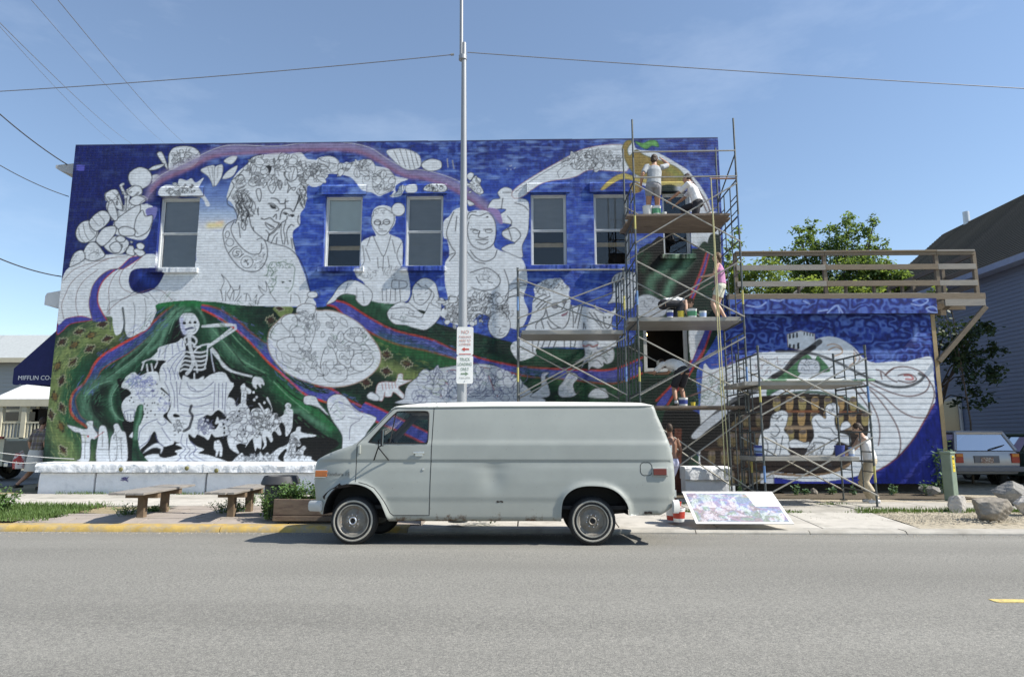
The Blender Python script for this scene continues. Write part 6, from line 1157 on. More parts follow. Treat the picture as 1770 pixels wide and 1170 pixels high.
# mirror on twin arms
q0, q1, q2 = c6("540,525")[0], c6("650,525")[0], c6("590,430")[0]; hd = c6("628,300 634,430")
my = VY+.02-.20
mb = MB(); mb.tube([(q0[0], VY+inset(*q0), q0[1]), (q2[0], my+.05, q2[1]), (hd[1][0]-.02, my, hd[1][1]+.02)], .009, 6); mb.tube([(q1[0], VY+inset(*q1), q1[1]), (q2[0], my+.05, q2[1]-.006)], .009, 6); mb.tube([(q2[0], my+.05, q2[1]), (q2[0], my+.03, q2[1]+.09), (hd[0][0], my, (hd[0][1]+hd[1][1])/2)], .008, 6); mr = mb.build('mirror_arm', m_black, van, True)
mb = MB(); MA = R(3); M_ = Matrix.Rotation(MA, 3, 'Z'); mb.box((hd[0][0], my, (hd[0][1]+hd[1][1])/2), (.03, .12, .21), M_); mb.build('mirror_head', m_black, mr, bevel=.012)
mb = MB(); mb.box((hd[0][0]+.016*math.cos(MA), my+.016*math.sin(MA), (hd[0][1]+hd[1][1])/2), (.003, .105, .19), M_); mb.build('mirror_glass', glass_mat('mirror_silver', (.1, .1, .1), .9), mr)
# torn, rusted lip over the front arch
pt = c6("150,800 175,775 215,745 250,728 268,715 290,698 300,712 330,712 345,702 352,712 400,716 345,728 262,742 205,796 180,812 165,822 155,812")
mb = MB(); mb.v = [(x, VY+inset(x, z)-.006, z) for x, z in pt]; mb.f = [tuple(range(len(pt)))]; mb.build('arch_damage', mat('rust_black', (.03, .022, .018), .9, .4, 20), vparts[('front_fender', 0)], fix=False)
for q0_, q1_ in ((c7("35,832")[0], c7("85,842")[0]), (c7("1145,912")[0], c7("1205,928")[0])):
    mb = MB(); xs_r = np.linspace(q0_[0], q1_[0], 6); mb.v = [(x, VY+inset(x, q0_[1])-.003, q0_[1]+.006*math.sin(k*2.3)) for k, x in enumerate(xs_r)]+[(x, VY+inset(x, q1_[1])-.003, q1_[1]-.006*math.sin(k*1.7)) for k, x in reversed(list(enumerate(xs_r)))]; mb.f = [tuple(range(12))]; mb.build('rust_hole', MATS['rust_black'], vparts[('side_panel', 0)], fix=False)
# bumpers
m_bump = mat('bumper_white', (.48, .48, .46), .45, .12, 4, spec=.5)
zb = vz(535, 871)[1]
mb = MB(); mb.tube([(xf+.16, VY+.02, zb), (xf-.02, VY+.10, zb), (xf-.07, VY+.4, zb), (xf-.09, VY+VW/2, zb), (xf-.07, VY+VW-.4, zb), (xf-.02, VY+VW-.1, zb), (xf+.16, VY+VW-.02, zb)], .026, 8, r2=.07, right=(0, 1, .001)); mb.build('front_bumper', m_bump, van, True)
zb = vz(1172, 872)[1]; xe = xr
mb = MB(); mb.tube([(xe-.06, VY+.01, zb), (xe+.02, VY+.05, zb), (xe+.07, VY+.3, zb), (xe+.09, VY+VW/2, zb), (xe+.07, VY+VW-.3, zb), (xe+.02, VY+VW-.05, zb), (xe-.06, VY+VW-.01, zb)], .026, 8, r2=.085, right=(0, 1, .001)); mb.build('rear_bumper', m_bump, van, True)
# cab: seats, wheel, dash
sx = vz(715, 800)[0]
for yy in (.38, 1.42): mb = MB(); mb.box((sx, VY+yy, vz(700, 830)[1]), (.5, .5, .22)); mb.box((sx+.24, VY+yy, vz(700, 775)[1]), (.14, .48, .56), ry=R(12)); mb.build('seat', m_vint, van, bevel=.05)
wx, wz_ = vz(672, 775); mb = MB(); M_ = Matrix.Rotation(R(62), 3, 'Y')
ring = [Vector((.19*math.cos(t), .19*math.sin(t), 0)) for t in np.linspace(0, 6.283, 25)]; mb.tube([M_@q+Vector((wx, VY+.48, wz_)) for q in ring], .012, 6, cap=False); mb.tube([(wx, VY+.48, wz_), (wx-.3, VY+.48, wz_-.24)], .02, 6); mb.build('steering_wheel', m_black, van, True)
mb = MB(); dq = vz(648, 782); mb.box((dq[0]-.08, VY+VW/2, dq[1]-.03), (.34, VW-.3, .2)); mb.build('dashboard', m_vint, van, bevel=.03)
# wheels
m_tyre = mat('tyre', (.022, .022, .022), .8, .25, 30); m_wwall = mat('whitewall', (.38, .355, .30), .7, .25, 8); m_steel = mat('wheel_steel', (.20, .185, .16), .55, .3, 10, metal=.3, col2=(.16, .10, .06), c2pos=(.55, .75), c2scale=14)
def wheel(cx, cz, y, far, rad, par, rear):
    s = -1 if not far else 1; k = rad/.33
    def pr(l): return [(r*k, h*s*-1) for r, h in l]
    mb = MB(); mb.lathe(pr([(.20, .012), (.225, .004), (.25, -.004), (.295, .0), (.318, .022), (.329, .05), (.333, .10), (.329, .15), (.318, .178), (.295, .2), (.2, .2)]), (cx, y, cz), 'Y', 40); t = mb.build('tyre', m_tyre, par, True)
    mb = MB(); mb.lathe(pr([(.256, -.0065), (.262, -.009), (.276, -.008), (.281, -.004)]), (cx, y, cz), 'Y', 40); mb.build('whitewall', m_wwall, t, True, fix=True)
    mb = MB(); mb.lathe(pr([(.226, .0), (.221, -.010), (.212, -.010), (.204, .008), (.192, .03)]), (cx, y, cz), 'Y', 40); w_ = mb.build('trim_ring', mat('trim_dull', (.34, .33, .30), .4, .2, 10, metal=.6), par, True)
    mb = MB(); mb.lathe(pr([(.194, .022), (.175, .03), (.16, .05), (.13, .045), (.105, .02), (.075, .016), (.055, .02), (.001, .025)]), (cx, y, cz), 'Y', 32); mb.build('rim', m_steel, par, True)
    mb = MB(); mb.lathe(pr([(.058, .02), (.056, -.015), (.046, -.022), (.036, -.015), (.034, .0)]), (cx, y, cz), 'Y', 24); mb.build('hub_ring', m_chrome if not rear else m_steel, par, True)
    mb = MB(); mb.lathe(pr([(.036, .0), (.02, -.008), (.001, -.010)]), (cx, y, cz), 'Y', 16); mb.build('hub_cap', m_black, par, True)
    for i in range(8): a = i*math.pi/4+.2; mb = MB(); mb.ball((cx+.082*k*math.cos(a), y+(.012 if not far else -.012), cz+.082*k*math.sin(a)), .011, 6, 4); mb.build('lug_nut', m_chrome, par)
for x_, y_, rear in ((608.5, 896.5, 0), (1024.5, 897, 1)):
    c = vz(x_, y_); rad = .315
    for far in (0, 1): wheel(c[0], c[1], VY+.035 if not far else VY+VW-.035, far, rad, van, rear)
    mb = MB(); mb.tube([(c[0], VY+.2, c[1]), (c[0], VY+VW-.2, c[1])], .05, 8); mb.build('axle', m_black, van)
wheel_bottom = vz(1024.5, 897)[1]-.315
van.rotation_euler = (R(-2.6), 0, 0); van.location.z += (road_z(0, VY+.13)-wheel_bottom)+.0

# ------------------------------------------------------------------ other vehicles
def car(name, label, loc, rz, paint, sc=1, h=1.38, group=None):
    root = thing(name, label, 'car', loc, group); mb = MB(); W = .82; B = Matrix.Translation(Vector(loc))
    def P(x, y, z): return (loc[0]+x*sc, loc[1]+y*sc, loc[2]+z*sc)
    # lower body: rings along the length (rear at y=0)
    st = [(0, .42, .76, .80), (.04, .34, .90, .83), (.35, .30, .94, .85), (1.2, .28, .93, .86), (2.6, .28, .90, .86), (3.5, .30, .80, .83), (3.95, .34, .70, .78), (4.05, .40, .60, .72)]
    rings = []
    for y, z0, z1, w in st: rings.append([(-w*.9, z0), (-w, z0+.12), (-w, (z0+z1)/2+.06), (-w*.97, z1-.05), (-w*.90, z1), (w*.90, z1), (w*.97, z1-.05), (w, (z0+z1)/2+.06), (w, z0+.12), (w*.9, z0)])
    for (y, *_), rg in zip(st, rings): mb.v += [P(x, y, z) for x, z in rg]
    k = 10
    for i in range(len(st)-1):
        for j in range(k): mb.f.append((i*k+j, i*k+(j+1) % k, (i+1)*k+(j+1) % k, (i+1)*k+j))
    mb.f += [tuple(range(k)), tuple((len(st)-1)*k+j for j in reversed(range(k)))]
    body = mb.build('body', paint, root, True, bevel=0)
    # greenhouse: pillars and roof with glass panels between
    bl = [(.03, .92), (2.75, .92)]; rf = [(.24, h), (2.0, h)]; wb_, wr = .76, .60
    mb = MB(); pts = {}
    for sx in (-1, 1):
        for nm, (y, z), w in (('br', bl[0], wb_), ('bf', bl[1], wb_), ('tr', rf[0], wr), ('tf', rf[1], wr)): pts[(sx, nm)] = Vector(P(sx*w, y, z))
    for sx in (-1, 1):
        for a, b_ in (('br', 'tr'), ('bf', 'tf'), ('tr', 'tf')): mb.tube([pts[(sx, a)], pts[(sx, b_)]], .045*sc, 6)
        m1 = pts[(sx, 'br')].lerp(pts[(sx, 'bf')], .42); m2 = pts[(sx, 'tr')].lerp(pts[(sx, 'tf')], .42); mb.tube([m1, m2], .04*sc, 6)
    mb.tube([pts[(-1, 'tr')], pts[(1, 'tr')]], .05*sc, 6); mb.tube([pts[(-1, 'tf')], pts[(1, 'tf')]], .045*sc, 6); mb.build('pillar', paint, root, True)
    mb = MB(); q = [pts[(-1, 'tr')], pts[(1, 'tr')], pts[(1, 'tf')], pts[(-1, 'tf')]]; up_ = Vector((0, 0, .045*sc)); mid = sum((Vector(x) for x in q), Vector())/4+up_*1.5
    mb.add([x+up_*.8 for x in q]+[mid], [(0, 1, 4), (1, 2, 4), (2, 3, 4), (3, 0, 4)]); mb.build('roof', paint, root, True, fix=False)
    gm = glass_mat('car_glass', (.40, .43, .45), .62)
    for nm, a in (('rear_window', [(-1, 'br'), (1, 'br'), (1, 'tr'), (-1, 'tr')]), ('windscreen', [(-1, 'bf'), (1, 'bf'), (1, 'tf'), (-1, 'tf')]), ('side_window', [(-1, 'br'), (-1, 'bf'), (-1, 'tf'), (-1, 'tr')]), ('side_window', [(1, 'br'), (1, 'bf'), (1, 'tf'), (1, 'tr')])):
        mb = MB(); mb.add([pts[x] for x in a], [(0, 1, 2, 3)]); mb.build(nm, gm, root, fix=False)
    mb = MB(); mb.box(P(0, 1.6, .75), (1.3*sc, 1.8*sc, .5*sc)); mb.build('interior', m_vint, root)
    mb = MB(); mb.box(P(0, -.06, .46), (1.72*sc, .14*sc, .13*sc)); mb.build('rear_bumper', mat('bumper_grey', (.14, .14, .15), .5, .1, 6), root, bevel=.02)
    mb = MB(); mb.box(P(0, 4.08, .46), (1.66*sc, .14*sc, .13*sc)); mb.build('front_bumper', MATS['bumper_grey'], root, bevel=.02)
    for sx in (-1, 1):
        mb = MB(); mb.box(P(sx*.70, .005, .73), (.20*sc, .06*sc, .24*sc)); l_ = mb.build('tail_light', mat('tail_red', (.34, .04, .02), .3, .1, 8), root, bevel=.012); mb = MB(); mb.box(P(sx*.70, -.012, .80), (.17*sc, .05*sc, .08*sc)); mb.build('indicator', mat('tail_amber', (.55, .20, .03), .3, .1, 8), l_, bevel=.01)
        for yy in (.72, 3.2):
            mb = MB(); c = P(sx*.70, yy, .30); mb.lathe([(.18*sc, -.09*sc), (.27*sc, -.09*sc), (.30*sc, -.06*sc), (.30*sc, .06*sc), (.27*sc, .09*sc), (.18*sc, .09*sc)], c, 'X', 24); w_ = mb.build('wheel', m_tyre, root, True); mb = MB(); mb.lathe([(.001, sx*.075*sc), (.10*sc, sx*.07*sc), (.17*sc, sx*.088*sc), (.19*sc, sx*.07*sc)], c, 'X', 20); mb.build('rim', m_steel, w_, True)
    mb = MB(); mb.box(P(-.02, -.012, .70), (.62*sc, .03*sc, .18*sc)); pl = mb.build('plate_recess', MATS['bumper_grey'], root); mb = MB(); mb.box(P(-.02, -.032, .68), (.31*sc, .008*sc, .14*sc)); mb.build('number_plate', mat('plate_rust', (.22, .12, .08), .6, .1, 8, col2=(.45, .40, .34), c2pos=(.5, .56), c2scale=40), pl)
    a = Vector(P(.10, -.03, .97)); b_ = Vector(P(.50, .06, 1.06)); mb = MB(); mb.tube([a, b_], .012*sc, 5); mb.tube([a, Vector(P(.02, -.02, .93))], .012*sc, 5); mb.build('wiper', m_black, root)
    root.rotation_euler = (0, 0, rz); return root
m_silver = mat('car_silver', (.36, .36, .37), .3, .06, 3, metal=.35, coat=.4); m_green = mat('car_green', (.045, .07, .055), .3, .1, 3, coat=.5)
def drive_z(y): return .026+min(max(0, y-16.6), 1.6)*.08
cl = onZ(1704, 843, .15); CYr = 17.55
car('silver_hatchback', 'silver hatchback parked tail out beside the annex', (11.86, CYr, drive_z(17.8)), 0, m_silver, 1.02, 1.37)
car('green_car', 'dark green car parked beside the silver hatchback', (14.15, CYr-.35, drive_z(17.4)), R(4), m_green, 1.0, 1.36)
# pickup on the side street (only its bed shows)
tx = onY(42, 780, 21.5)[0]; pk = thing('pickup_truck', 'cream pickup truck with a red stripe passing on the side street', 'truck', (tx-2, 21.5, .02))
m_cream2 = mat('truck_cream', (.62, .56, .40), .4, .06, 3, coat=.3); m_redst = mat('truck_red', (.34, .06, .04), .4, .1)
def pkb(c, d, nm, m, b=.04, par=pk): mb = MB(); mb.box((tx+c[0], 21.5+c[1], .02+c[2]), d); return mb.build(nm, m, par, bevel=b)
bed = MB(); arc = [(-1.05+.42*math.cos(t), .42+.42*math.sin(t)) for t in np.linspace(0, math.pi, 12)]; poly = [(0, .48), (0, 1.34), (-2.3, 1.34), (-2.3, .48)]+[(x, max(z, .48)) for x, z in reversed(arc)]
bed.prism([(tx+x, .02+z) for x, z in poly], 20.62, 20.70); bed.prism([(tx+x, .02+z) for x, z in poly], 22.3, 22.38); bed.build('bed_side', m_cream2, pk)
pkb((-1.15, 0, .62), (2.3, 1.6, .1), 'bed_floor', m_cream2); pkb((-.03, 0, .9), (.06, 1.6, .75), 'tailgate', m_cream2, .01); pkb((-1.15, -.93, 1.37), (2.3, .1, .07), 'stripe', m_redst, .01); pkb((-3.1, 0, .85), (1.6, 1.75, .8), 'cab', m_cream2, .06); pkb((-3.05, 0, 1.5), (1.3, 1.5, .6), 'cab_top', mat('car_glass_dark', (.02, .02, .025), .1, .1, spec=.6), .1); pkb((-4.5, 0, .85), (1.3, 1.7, .65), 'bonnet', m_cream2, .06); pkb((.12, 0, .52), (.14, 1.75, .14), 'bumper', m_chrome, .02)
for xx in (-1.05, -4.3):
    for yy in (-.78, .78): mb = MB(); mb.lathe([(.2, -.1), (.33, -.1), (.36, -.07), (.36, .07), (.33, .1), (.2, .1)], (tx+xx, 21.5+yy, .38), 'Y', 24); w_ = mb.build('wheel', m_tyre, pk, True); mb = MB(); mb.lathe([(.001, .06*(1 if yy > 0 else -1)), (.2, .08*(1 if yy > 0 else -1)), (.21, 0)], (tx+xx, 21.5+yy, .38), 'Y', 20); mb.build('rim', m_steel, w_, True)
# ------------------------------------------------------------------ scaffolding
m_pipe = mat('scaffold_pipe', (.10, .11, .11), .5, .3, 9, metal=.4, col2=(.16, .10, .06), c2pos=(.60, .72), c2scale=7)
m_galv = mat('brace_galvanised', (.33, .315, .28), .42, .2, 10, metal=.45); m_ypaint = mat('pipe_yellow', (.42, .38, .12), .6, .2, 10); m_bpaint = mat('pipe_blue', (.12, .22, .42), .6, .2, 10)
m_plank = mat('scaffold_plank', (.20, .16, .125), .85, .25, 5, .004, 40, stretch=(1, 5, 5), col2=(.15, .12, .10), c2pos=(.45, .7), c2scale=3); m_alup = mat('plank_aluminium', (.32, .305, .275), .5, .12, 5, metal=.3)
PR = .022
def zy(y, Y, x=1100): return onY(x, y, Y)[2]
def end_frame(root, X, Yn, Yf, z0, z1, mark=None):
    """two posts joined by welded rungs, with a ladder strip near the front post"""
    mb = MB(); mb.tube([(X, Yn, z0), (X, Yn, z1)], PR, 8); mb.tube([(X, Yf, z0), (X, Yf, z1)], PR, 8)
    yl = Yn+(Yf-Yn)*.34; yr = Yn+(Yf-Yn)*.66
    mb.tube([(X, Yn, z1-.12), (X, Yf, z1-.12)], PR*.8, 6); mb.tube([(X, Yn, z0+.28), (X, Yf, z0+.28)], PR*.8, 6)
    for yy in (yl, yr): mb.tube([(X, yy, z0+.28), (X, yy, z1-.12)], PR*.62, 6)
    nr = max(2, int((z1-z0)/.42))
    for i in range(1, nr): z = z0+.28+(z1-z0-.4)*i/nr; mb.tube([(X, Yn, z), (X, yl, z)], PR*.6, 6); mb.tube([(X, yr, z), (X, Yf, z)], PR*.6, 6)
    f = mb.build('end_frame', m_pipe, root, True)
    mk = MB(); zc = z0+(z1-z0)*.30; mk.tube([(X, Yn, zc), (X, Yn, zc+.32)], PR+.002, 8); mk.build('paint_band', mark or m_ypaint, f, True)
    cp = MB()
    for yy in (Yn, Yf): cp.tube([(X, yy, z1-.05), (X, yy, z1+.05)], PR+.006, 8)
    cp.build('coupler', m_pipe, f, True); return f
def brace(root, a, b): mb = MB(); mb.tube([a, b], .0165, 7); o = mb.build('cross_brace', m_galv, root, True)
def deck(root, x0, x1, Yn, Yf, z, m, n=5, nm='plank', th=.05):
    w = (Yf-Yn)/n
    for i in range(n):
        q = MB(); q.box(((x0+x1)/2+random.uniform(-.05, .05), Yn+w*(i+.5), z-th/2+random.uniform(-.004, .002)), (x1-x0, w-.012, th)); q.build(nm, m, root, bevel=.004)
def tower(label, Xl, Xr, Yn, Yf, levels, base_z):
    root = thing('scaffold_tower', label, 'scaffold', ((Xl+Xr)/2, (Yn+Yf)/2, base_z), 'scaffold towers against the mural')
    for k, (a, b) in enumerate(zip(levels[:-1], levels[1:])):
        for j, X in enumerate((Xl, Xr)): end_frame(root, X, Yn, Yf, a, b, m_ypaint if (k+j) % 2 else m_bpaint)
        if b-a > 1.2:
            for yy in (Yn-.03, Yf+.03): brace(root, (Xl, yy, a+.22), (Xr, yy-.02, b-.22)); brace(root, (Xl, yy-.036, b-.22), (Xr, yy-.036, a+.22))
    for X in (Xl, Xr):
        for yy in (Yn, Yf): mb = MB(); mb.box((X, yy, levels[0]+.006), (.12, .12, .012)); mb.build('base_plate', m_pipe, root)
    return root
G0 = SWZ+.002
# tall tower
TN, TF = 14.40, 15.88
tXl, tXr = onY(1101, 500, TN)[0], onY(1283, 500, TN)[0]
tlv = [G0]+[zy(y, TN, 1190) for y in (700, 566, 436, 303)]
tt = tower('tall steel scaffold tower with three plank platforms beside the boarded annex', tXl, tXr, TN, TF, tlv, G0)
ztp = zy(207, TN, 1100)
for X in (tXl, tXr):                                                     # guard rail posts on top
    mb = MB(); mb.tube([(X, TN, tlv[-1]), (X, TN, ztp)], PR, 8); mb.build('guard_post', m_pipe, tt, True)
    mb = MB(); mb.tube([(X, TF, tlv[-1]), (X, TF, zy(258, TF, 1080))], PR, 8); mb.build('guard_post', m_pipe, tt, True)
for y in (263, 307): z = zy(y, TN, 1190); mb = MB(); mb.tube([(tXl, TN-.03, z), (tXr, TN-.03, z+.01)], .017, 7); mb.build('guard_rail', m_galv, tt, True)
for y in (263, 307): z = zy(y, TN, 1190)-.06; mb = MB(); mb.tube([(tXr, TN, z-.5 if y == 307 else z), (tXr, TF, z-.5 if y == 307 else z-.6)], .016, 6); mb.build('guard_rail', m_pipe, tt, True)
ZP = [zy(369, TN+.1, 1190), zy(548, TN+.1, 1190), zy(701, TN+.1, 1190)]
deck(tt, tXl-.12, tXr-.10, TN+.10, TF-.05, ZP[0], m_plank); deck(tt, tXl-.14, tXr+.02, TN+.10, TF-.05, ZP[1], m_alup, 3, 'platform_panel', .09); deck(tt, tXl+.25, tXr+.05, TN+.12, TF-.25, ZP[2], m_plank, 4)
for zp in ZP:
    for X in (tXl, tXr): mb = MB(); mb.tube([(X, TN, zp-.10), (X, TF, zp-.10)], PR, 6); mb.build('bearer', m_pipe, tt, True)
# hoist arm with rope
ha = onY(1229, 322, TN-.1); hb = zy(312, TN, 1230)
mb = MB(); mb.tube([(tXr, TN, hb+.04), (ha[0]-.02, TN-.10, hb)], .02, 6); mb.build('hoist_arm', mat('rusty_pipe', (.25, .15, .10), .7, .3, 10), tt, True)
m_rope = mat('rope_yellow', (.52, .48, .26), .85, .2, 40)
rp_ = thing('hoist_rope', 'pale yellow hoist rope hanging in two strands from the tall scaffold', 'rope', (ha[0], TN-.11, G0))
for dx_, zb_ in ((-.005, .55), (.085, .05)):
    mb = MB(); mb.tube([(ha[0]+dx_*t+.01*math.sin(t*9)*t, TN-.12, hb-.0-(hb-zb_)*t) for t in np.linspace(0, 1, 14)], .011, 6); mb.build('strand', m_rope, rp_, True)
# low tower on the left of the tall one
LN, LF = 14.55, 15.85
lXl, lXr = onY(895, 560, LN)[0], onY(1080, 560, LN)[0]
llv = [G0]+[zy(y, LN, 990) for y in (700, 567, 466)]
lt = tower('short steel scaffold bay under the mural windows with one aluminium platform', lXl, lXr, LN, LF, llv, G0)
z = zy(467, LN, 990); mb = MB(); mb.tube([(lXl, LN-.03, z), (lXr, LN-.03, z)], .018, 7); mb.build('guard_rail', m_galv, lt, True)
zl_ = zy(571, LN+.1, 990); deck(lt, lXl+.06, lXr-.05, LN+.08, LF-.2, zl_, m_alup, 3, 'platform_panel', .09)
# small tower in front of the annex
SN, SF = 13.45, 14.85
sXl, sXr = onY(1316, 720, SN)[0], onY(1504, 720, SN)[0]
slv = [G0]+[zy(y, SN, 1400) for y in (736, 601)]
st_ = tower('small two level scaffold tower in front of the boarded annex', sXl, sXr, SN, SF, slv, G0)
ZS = [zy(659, SN+.1, 1400), zy(789, SN+.1, 1400)]
deck(st_, sXl-.30, sXr-.08, SN+.08, SF-.1, ZS[0], m_alup, 3, 'platform_panel', .08); deck(st_, sXl-.12, sXr-.22, SN+.1, SF-.2, ZS[1], m_alup, 3, 'platform_panel', .08)
for i, (y, Yq) in enumerate(((645.5, SN+.06), (653, SN+.2))):
    a = onY(1317, y, Yq); b = onY(1511, y, Yq); t_ = thing('pole', ['white painted pole lying on the small scaffold at its front edge', 'second pole lying on the small scaffold behind the front one'][i], 'pole', (a[0], Yq, ZS[0])); mb = MB(); mb.tube([(a[0], Yq, ZS[0]+.022), (b[0], Yq, ZS[0]+.022)], .022, 8); mb.build('shaft', mat('pole_white', (.60, .62, .58), .4, .15, 1.5, col2=(.16, .30, .18), c2pos=(.52, .56), c2scale=1.6), t_, True)
for zp in ZS:
    for X in (sXl, sXr): mb = MB(); mb.tube([(X, SN, zp-.1), (X, SF, zp-.1)], PR, 6); mb.build('bearer', m_pipe, st_, True)
# ------------------------------------------------------------------ people
m_skin = mat('skin_tan', (.42, .24, .16), .5, .08, 6, spec=.35); m_skin2 = mat('skin_light', (.50, .32, .23), .5, .08, 6, spec=.35); m_skin3 = mat('skin_brown', (.19, .10, .065), .5, .08, 6, spec=.35)
m_hairb = mat('hair_brown', (.045, .028, .018), .6, .4, 40, .004, 90); m_hair2 = mat('hair_light_brown', (.10, .06, .032), .6, .4, 40, .004, 90)
def ik(a, b, l1, l2, pole):
    a, b, pole = Vector(a), Vector(b), Vector(pole); d = b-a; L_ = d.length
    if L_ > (l1+l2)*.995: b = a+d*((l1+l2)*.995/L_); d = b-a; L_ = d.length
    x = (l1*l1-l2*l2+L_*L_)/(2*L_); h = math.sqrt(max(0, l1*l1-x*x)); d.normalize(); p = pole-d*pole.dot(d); p.normalize(); return a+d*x+p*h, b
def cloth(name, c, var=.12, fold=.010, pat=None):
    m = mat(name, c, .85, var, 7, fold, 14)
    if pat:
        t = m.node_tree; lk = t.links.new; N = t.nodes.new; b = t.nodes['Principled BSDF']; co = N('ShaderNodeTexCoord'); sp = N('ShaderNodeSeparateXYZ'); lk(co.outputs['Object'], sp.inputs['Vector']); prev = b.inputs['Base Color'].links[0].from_socket
        for ax, sc, ph in (('X', 62, 0), ('Z', 54, 1), ('X', 31, .6), ('Z', 27, 2)):
            ml = N('ShaderNodeMath'); ml.operation = 'MULTIPLY'; ml.inputs[1].default_value = sc; lk(sp.outputs[ax], ml.inputs[0]); sn = N('ShaderNodeMath'); sn.operation = 'SINE'; lk(ml.outputs[0], sn.inputs[0]); gt = N('ShaderNodeMath'); gt.operation = 'GREATER_THAN'; gt.inputs[1].default_value = .35; lk(sn.outputs[0], gt.inputs[0])
            hf = N('ShaderNodeMath'); hf.operation = 'MULTIPLY'; hf.inputs[1].default_value = .5; lk(gt.outputs[0], hf.inputs[0]); mx_ = N('ShaderNodeMixRGB'); lk(hf.outputs[0], mx_.inputs['Fac']); lk(prev, mx_.inputs['Color1']); mx_.inputs['Color2'].default_value = (*pat, 1) if sc > 50 else (.06, .05, .07, 1); prev = mx_.outputs['Color']
        lk(prev, b.inputs['Base Color'])
    return m
def remesh(o, v=.010, it=4, fac=.5):
    m = o.modifiers.new('join', 'REMESH'); m.mode = 'VOXEL'; m.voxel_size = v; m.use_smooth_shade = True
    s = o.modifiers.new('relax', 'SMOOTH'); s.iterations = it; s.factor = fac
def person(label, loc, yaw, pose, skin, hair, shirt, shorts, hair_len=.0, sleeve=.45, leg=.45, shoes=None, socks=None, cap=None, S=1.0, bare_mid=False, tank=False, skirt=None, female=False, group='people working on the mural'):
    """pose: hip (x,y,z), lean/side of the spine, hands and feet as targets; x right, y forward, z up in the person's own frame"""
    root = thing('person', label, 'person', loc, group); Mz = Matrix.Rotation(yaw, 3, 'Z'); L0 = Vector(loc)
    W = lambda q: L0+Mz@(Vector(q)*S)
    hip = Vector(pose['hip']); sp = Vector(pose.get('spine', (0, 0, 1))).normalized(); tw = pose.get('twist', 0)
    rgt = Matrix.Rotation(pose.get('hipyaw', 0), 3, 'Z')@Vector((1, 0, 0)); srt = Matrix.Rotation(tw, 3, 'Z')@Vector((1, 0, 0)); srt = (srt-sp*srt.dot(sp)).normalized(); sp2 = Vector(pose.get('chest', sp)).normalized()
    waist = hip+sp*.16; chest = waist+sp2*.20; neck = chest+sp2*.16; srt = (srt-sp2*srt.dot(sp2)).normalized()
    sw = .175 if not female else .155; shl, shr = neck-srt*sw-sp2*.035, neck+srt*sw-sp2*.035
    nd = Vector(pose.get('neckdir', sp2+Vector((0, .12, 0)))).normalized(); hd = neck+nd*.185; face = Vector(pose.get('face', (0, 1, 0))).normalized()
    bm_ = MB(); cl = MB(); bt = MB()
    T = lambda mb, pts, r, **k: mb.tube([W(p) for p in pts], [x*S for x in r] if hasattr(r, '__len__') else r*S, k.pop('n', 12), True, r2=([x*S for x in k['r2']] if 'r2' in k else None), right=(Mz@Vector(k['right']) if 'right' in k else None))
    hw = .115 if not female else .125
    # torso, neck and head
    T(bm_, [hip-sp*.10, hip, waist, chest, neck-sp2*.03, neck+sp2*.01], [.11, .15 if not female else .165, .125 if not female else .115, .155 if not female else .14, .13, .06], r2=[.08, .11, .095, .11, .08, .055], right=srt)
    T(bm_, [neck-sp2*.03, neck+nd*.06, hd-nd*.02], [.062, .052, .055]); bm_.ball(W(hd), (.074*S, .092*S, .108*S), 14, 10, Mz@Matrix((srt, face, (srt.cross(face)))).transposed())
    up_ = srt.cross(face)
    T(bm_, [hd+face*.082-up_*.002, hd+face*.108-up_*.028, hd+face*.088-up_*.038], [.012, .016, .012], n=8)                           # nose
    T(bm_, [hd+face*.055-up_*.075, hd+face*.078-up_*.085], [.035, .028], n=10)                                                        # chin
    for sg in (-1, 1): bm_.ball(W(hd+srt*sg*.076-up_*.01), (.012*S, .02*S, .03*S), 8, 6, Mz)
    hands = []
    for sg, sh, key, pk_ in ((-1, shl, 'lh', 'le'), (1, shr, 'rh', 're')):
        tgt = Vector(pose[key]); el, tgt = ik(sh, tgt, .285, .26, Vector(pose.get(pk_, (sg*.5, -.6, -.8))))
        T(bm_, [sh, sh.lerp(el, .5), el], [.056, .048, .038]); T(bm_, [el, el.lerp(tgt, .35), tgt], [.038, .040, .026])
        fd = (tgt-el).normalized(); pal = tgt+fd*.055; side = fd.cross(Vector((0, 0, 1))); side = side.normalized() if side.length > .1 else Vector((1, 0, 0)); nrm = side.cross(fd)
        T(bm_, [tgt, pal, pal+fd*.035], [.026, .038, .036], r2=[.02, .016, .014], right=side)
        for i, ln in enumerate((.062, .072, .068, .052)):
            b0 = pal+fd*.03+side*(.027-.018*i); T(bm_, [b0, b0+fd*ln*.5-nrm*.006, b0+fd*ln*.85-nrm*.026], [.0098, .0092, .008], n=6)
        b0 = tgt+fd*.03+side*.030*sg; T(bm_, [b0, b0+side*.03*sg+fd*.03, b0+side*.032*sg+fd*.055], [.012, .011, .009], n=6); hands.append((tgt, fd, sh, el))
        if not tank: e_ = sh.lerp(el, min(1, sleeve/.5)); T(cl, [sh-srt*sg*.05, sh, e_], [.066, .067, .060])
    knees = []
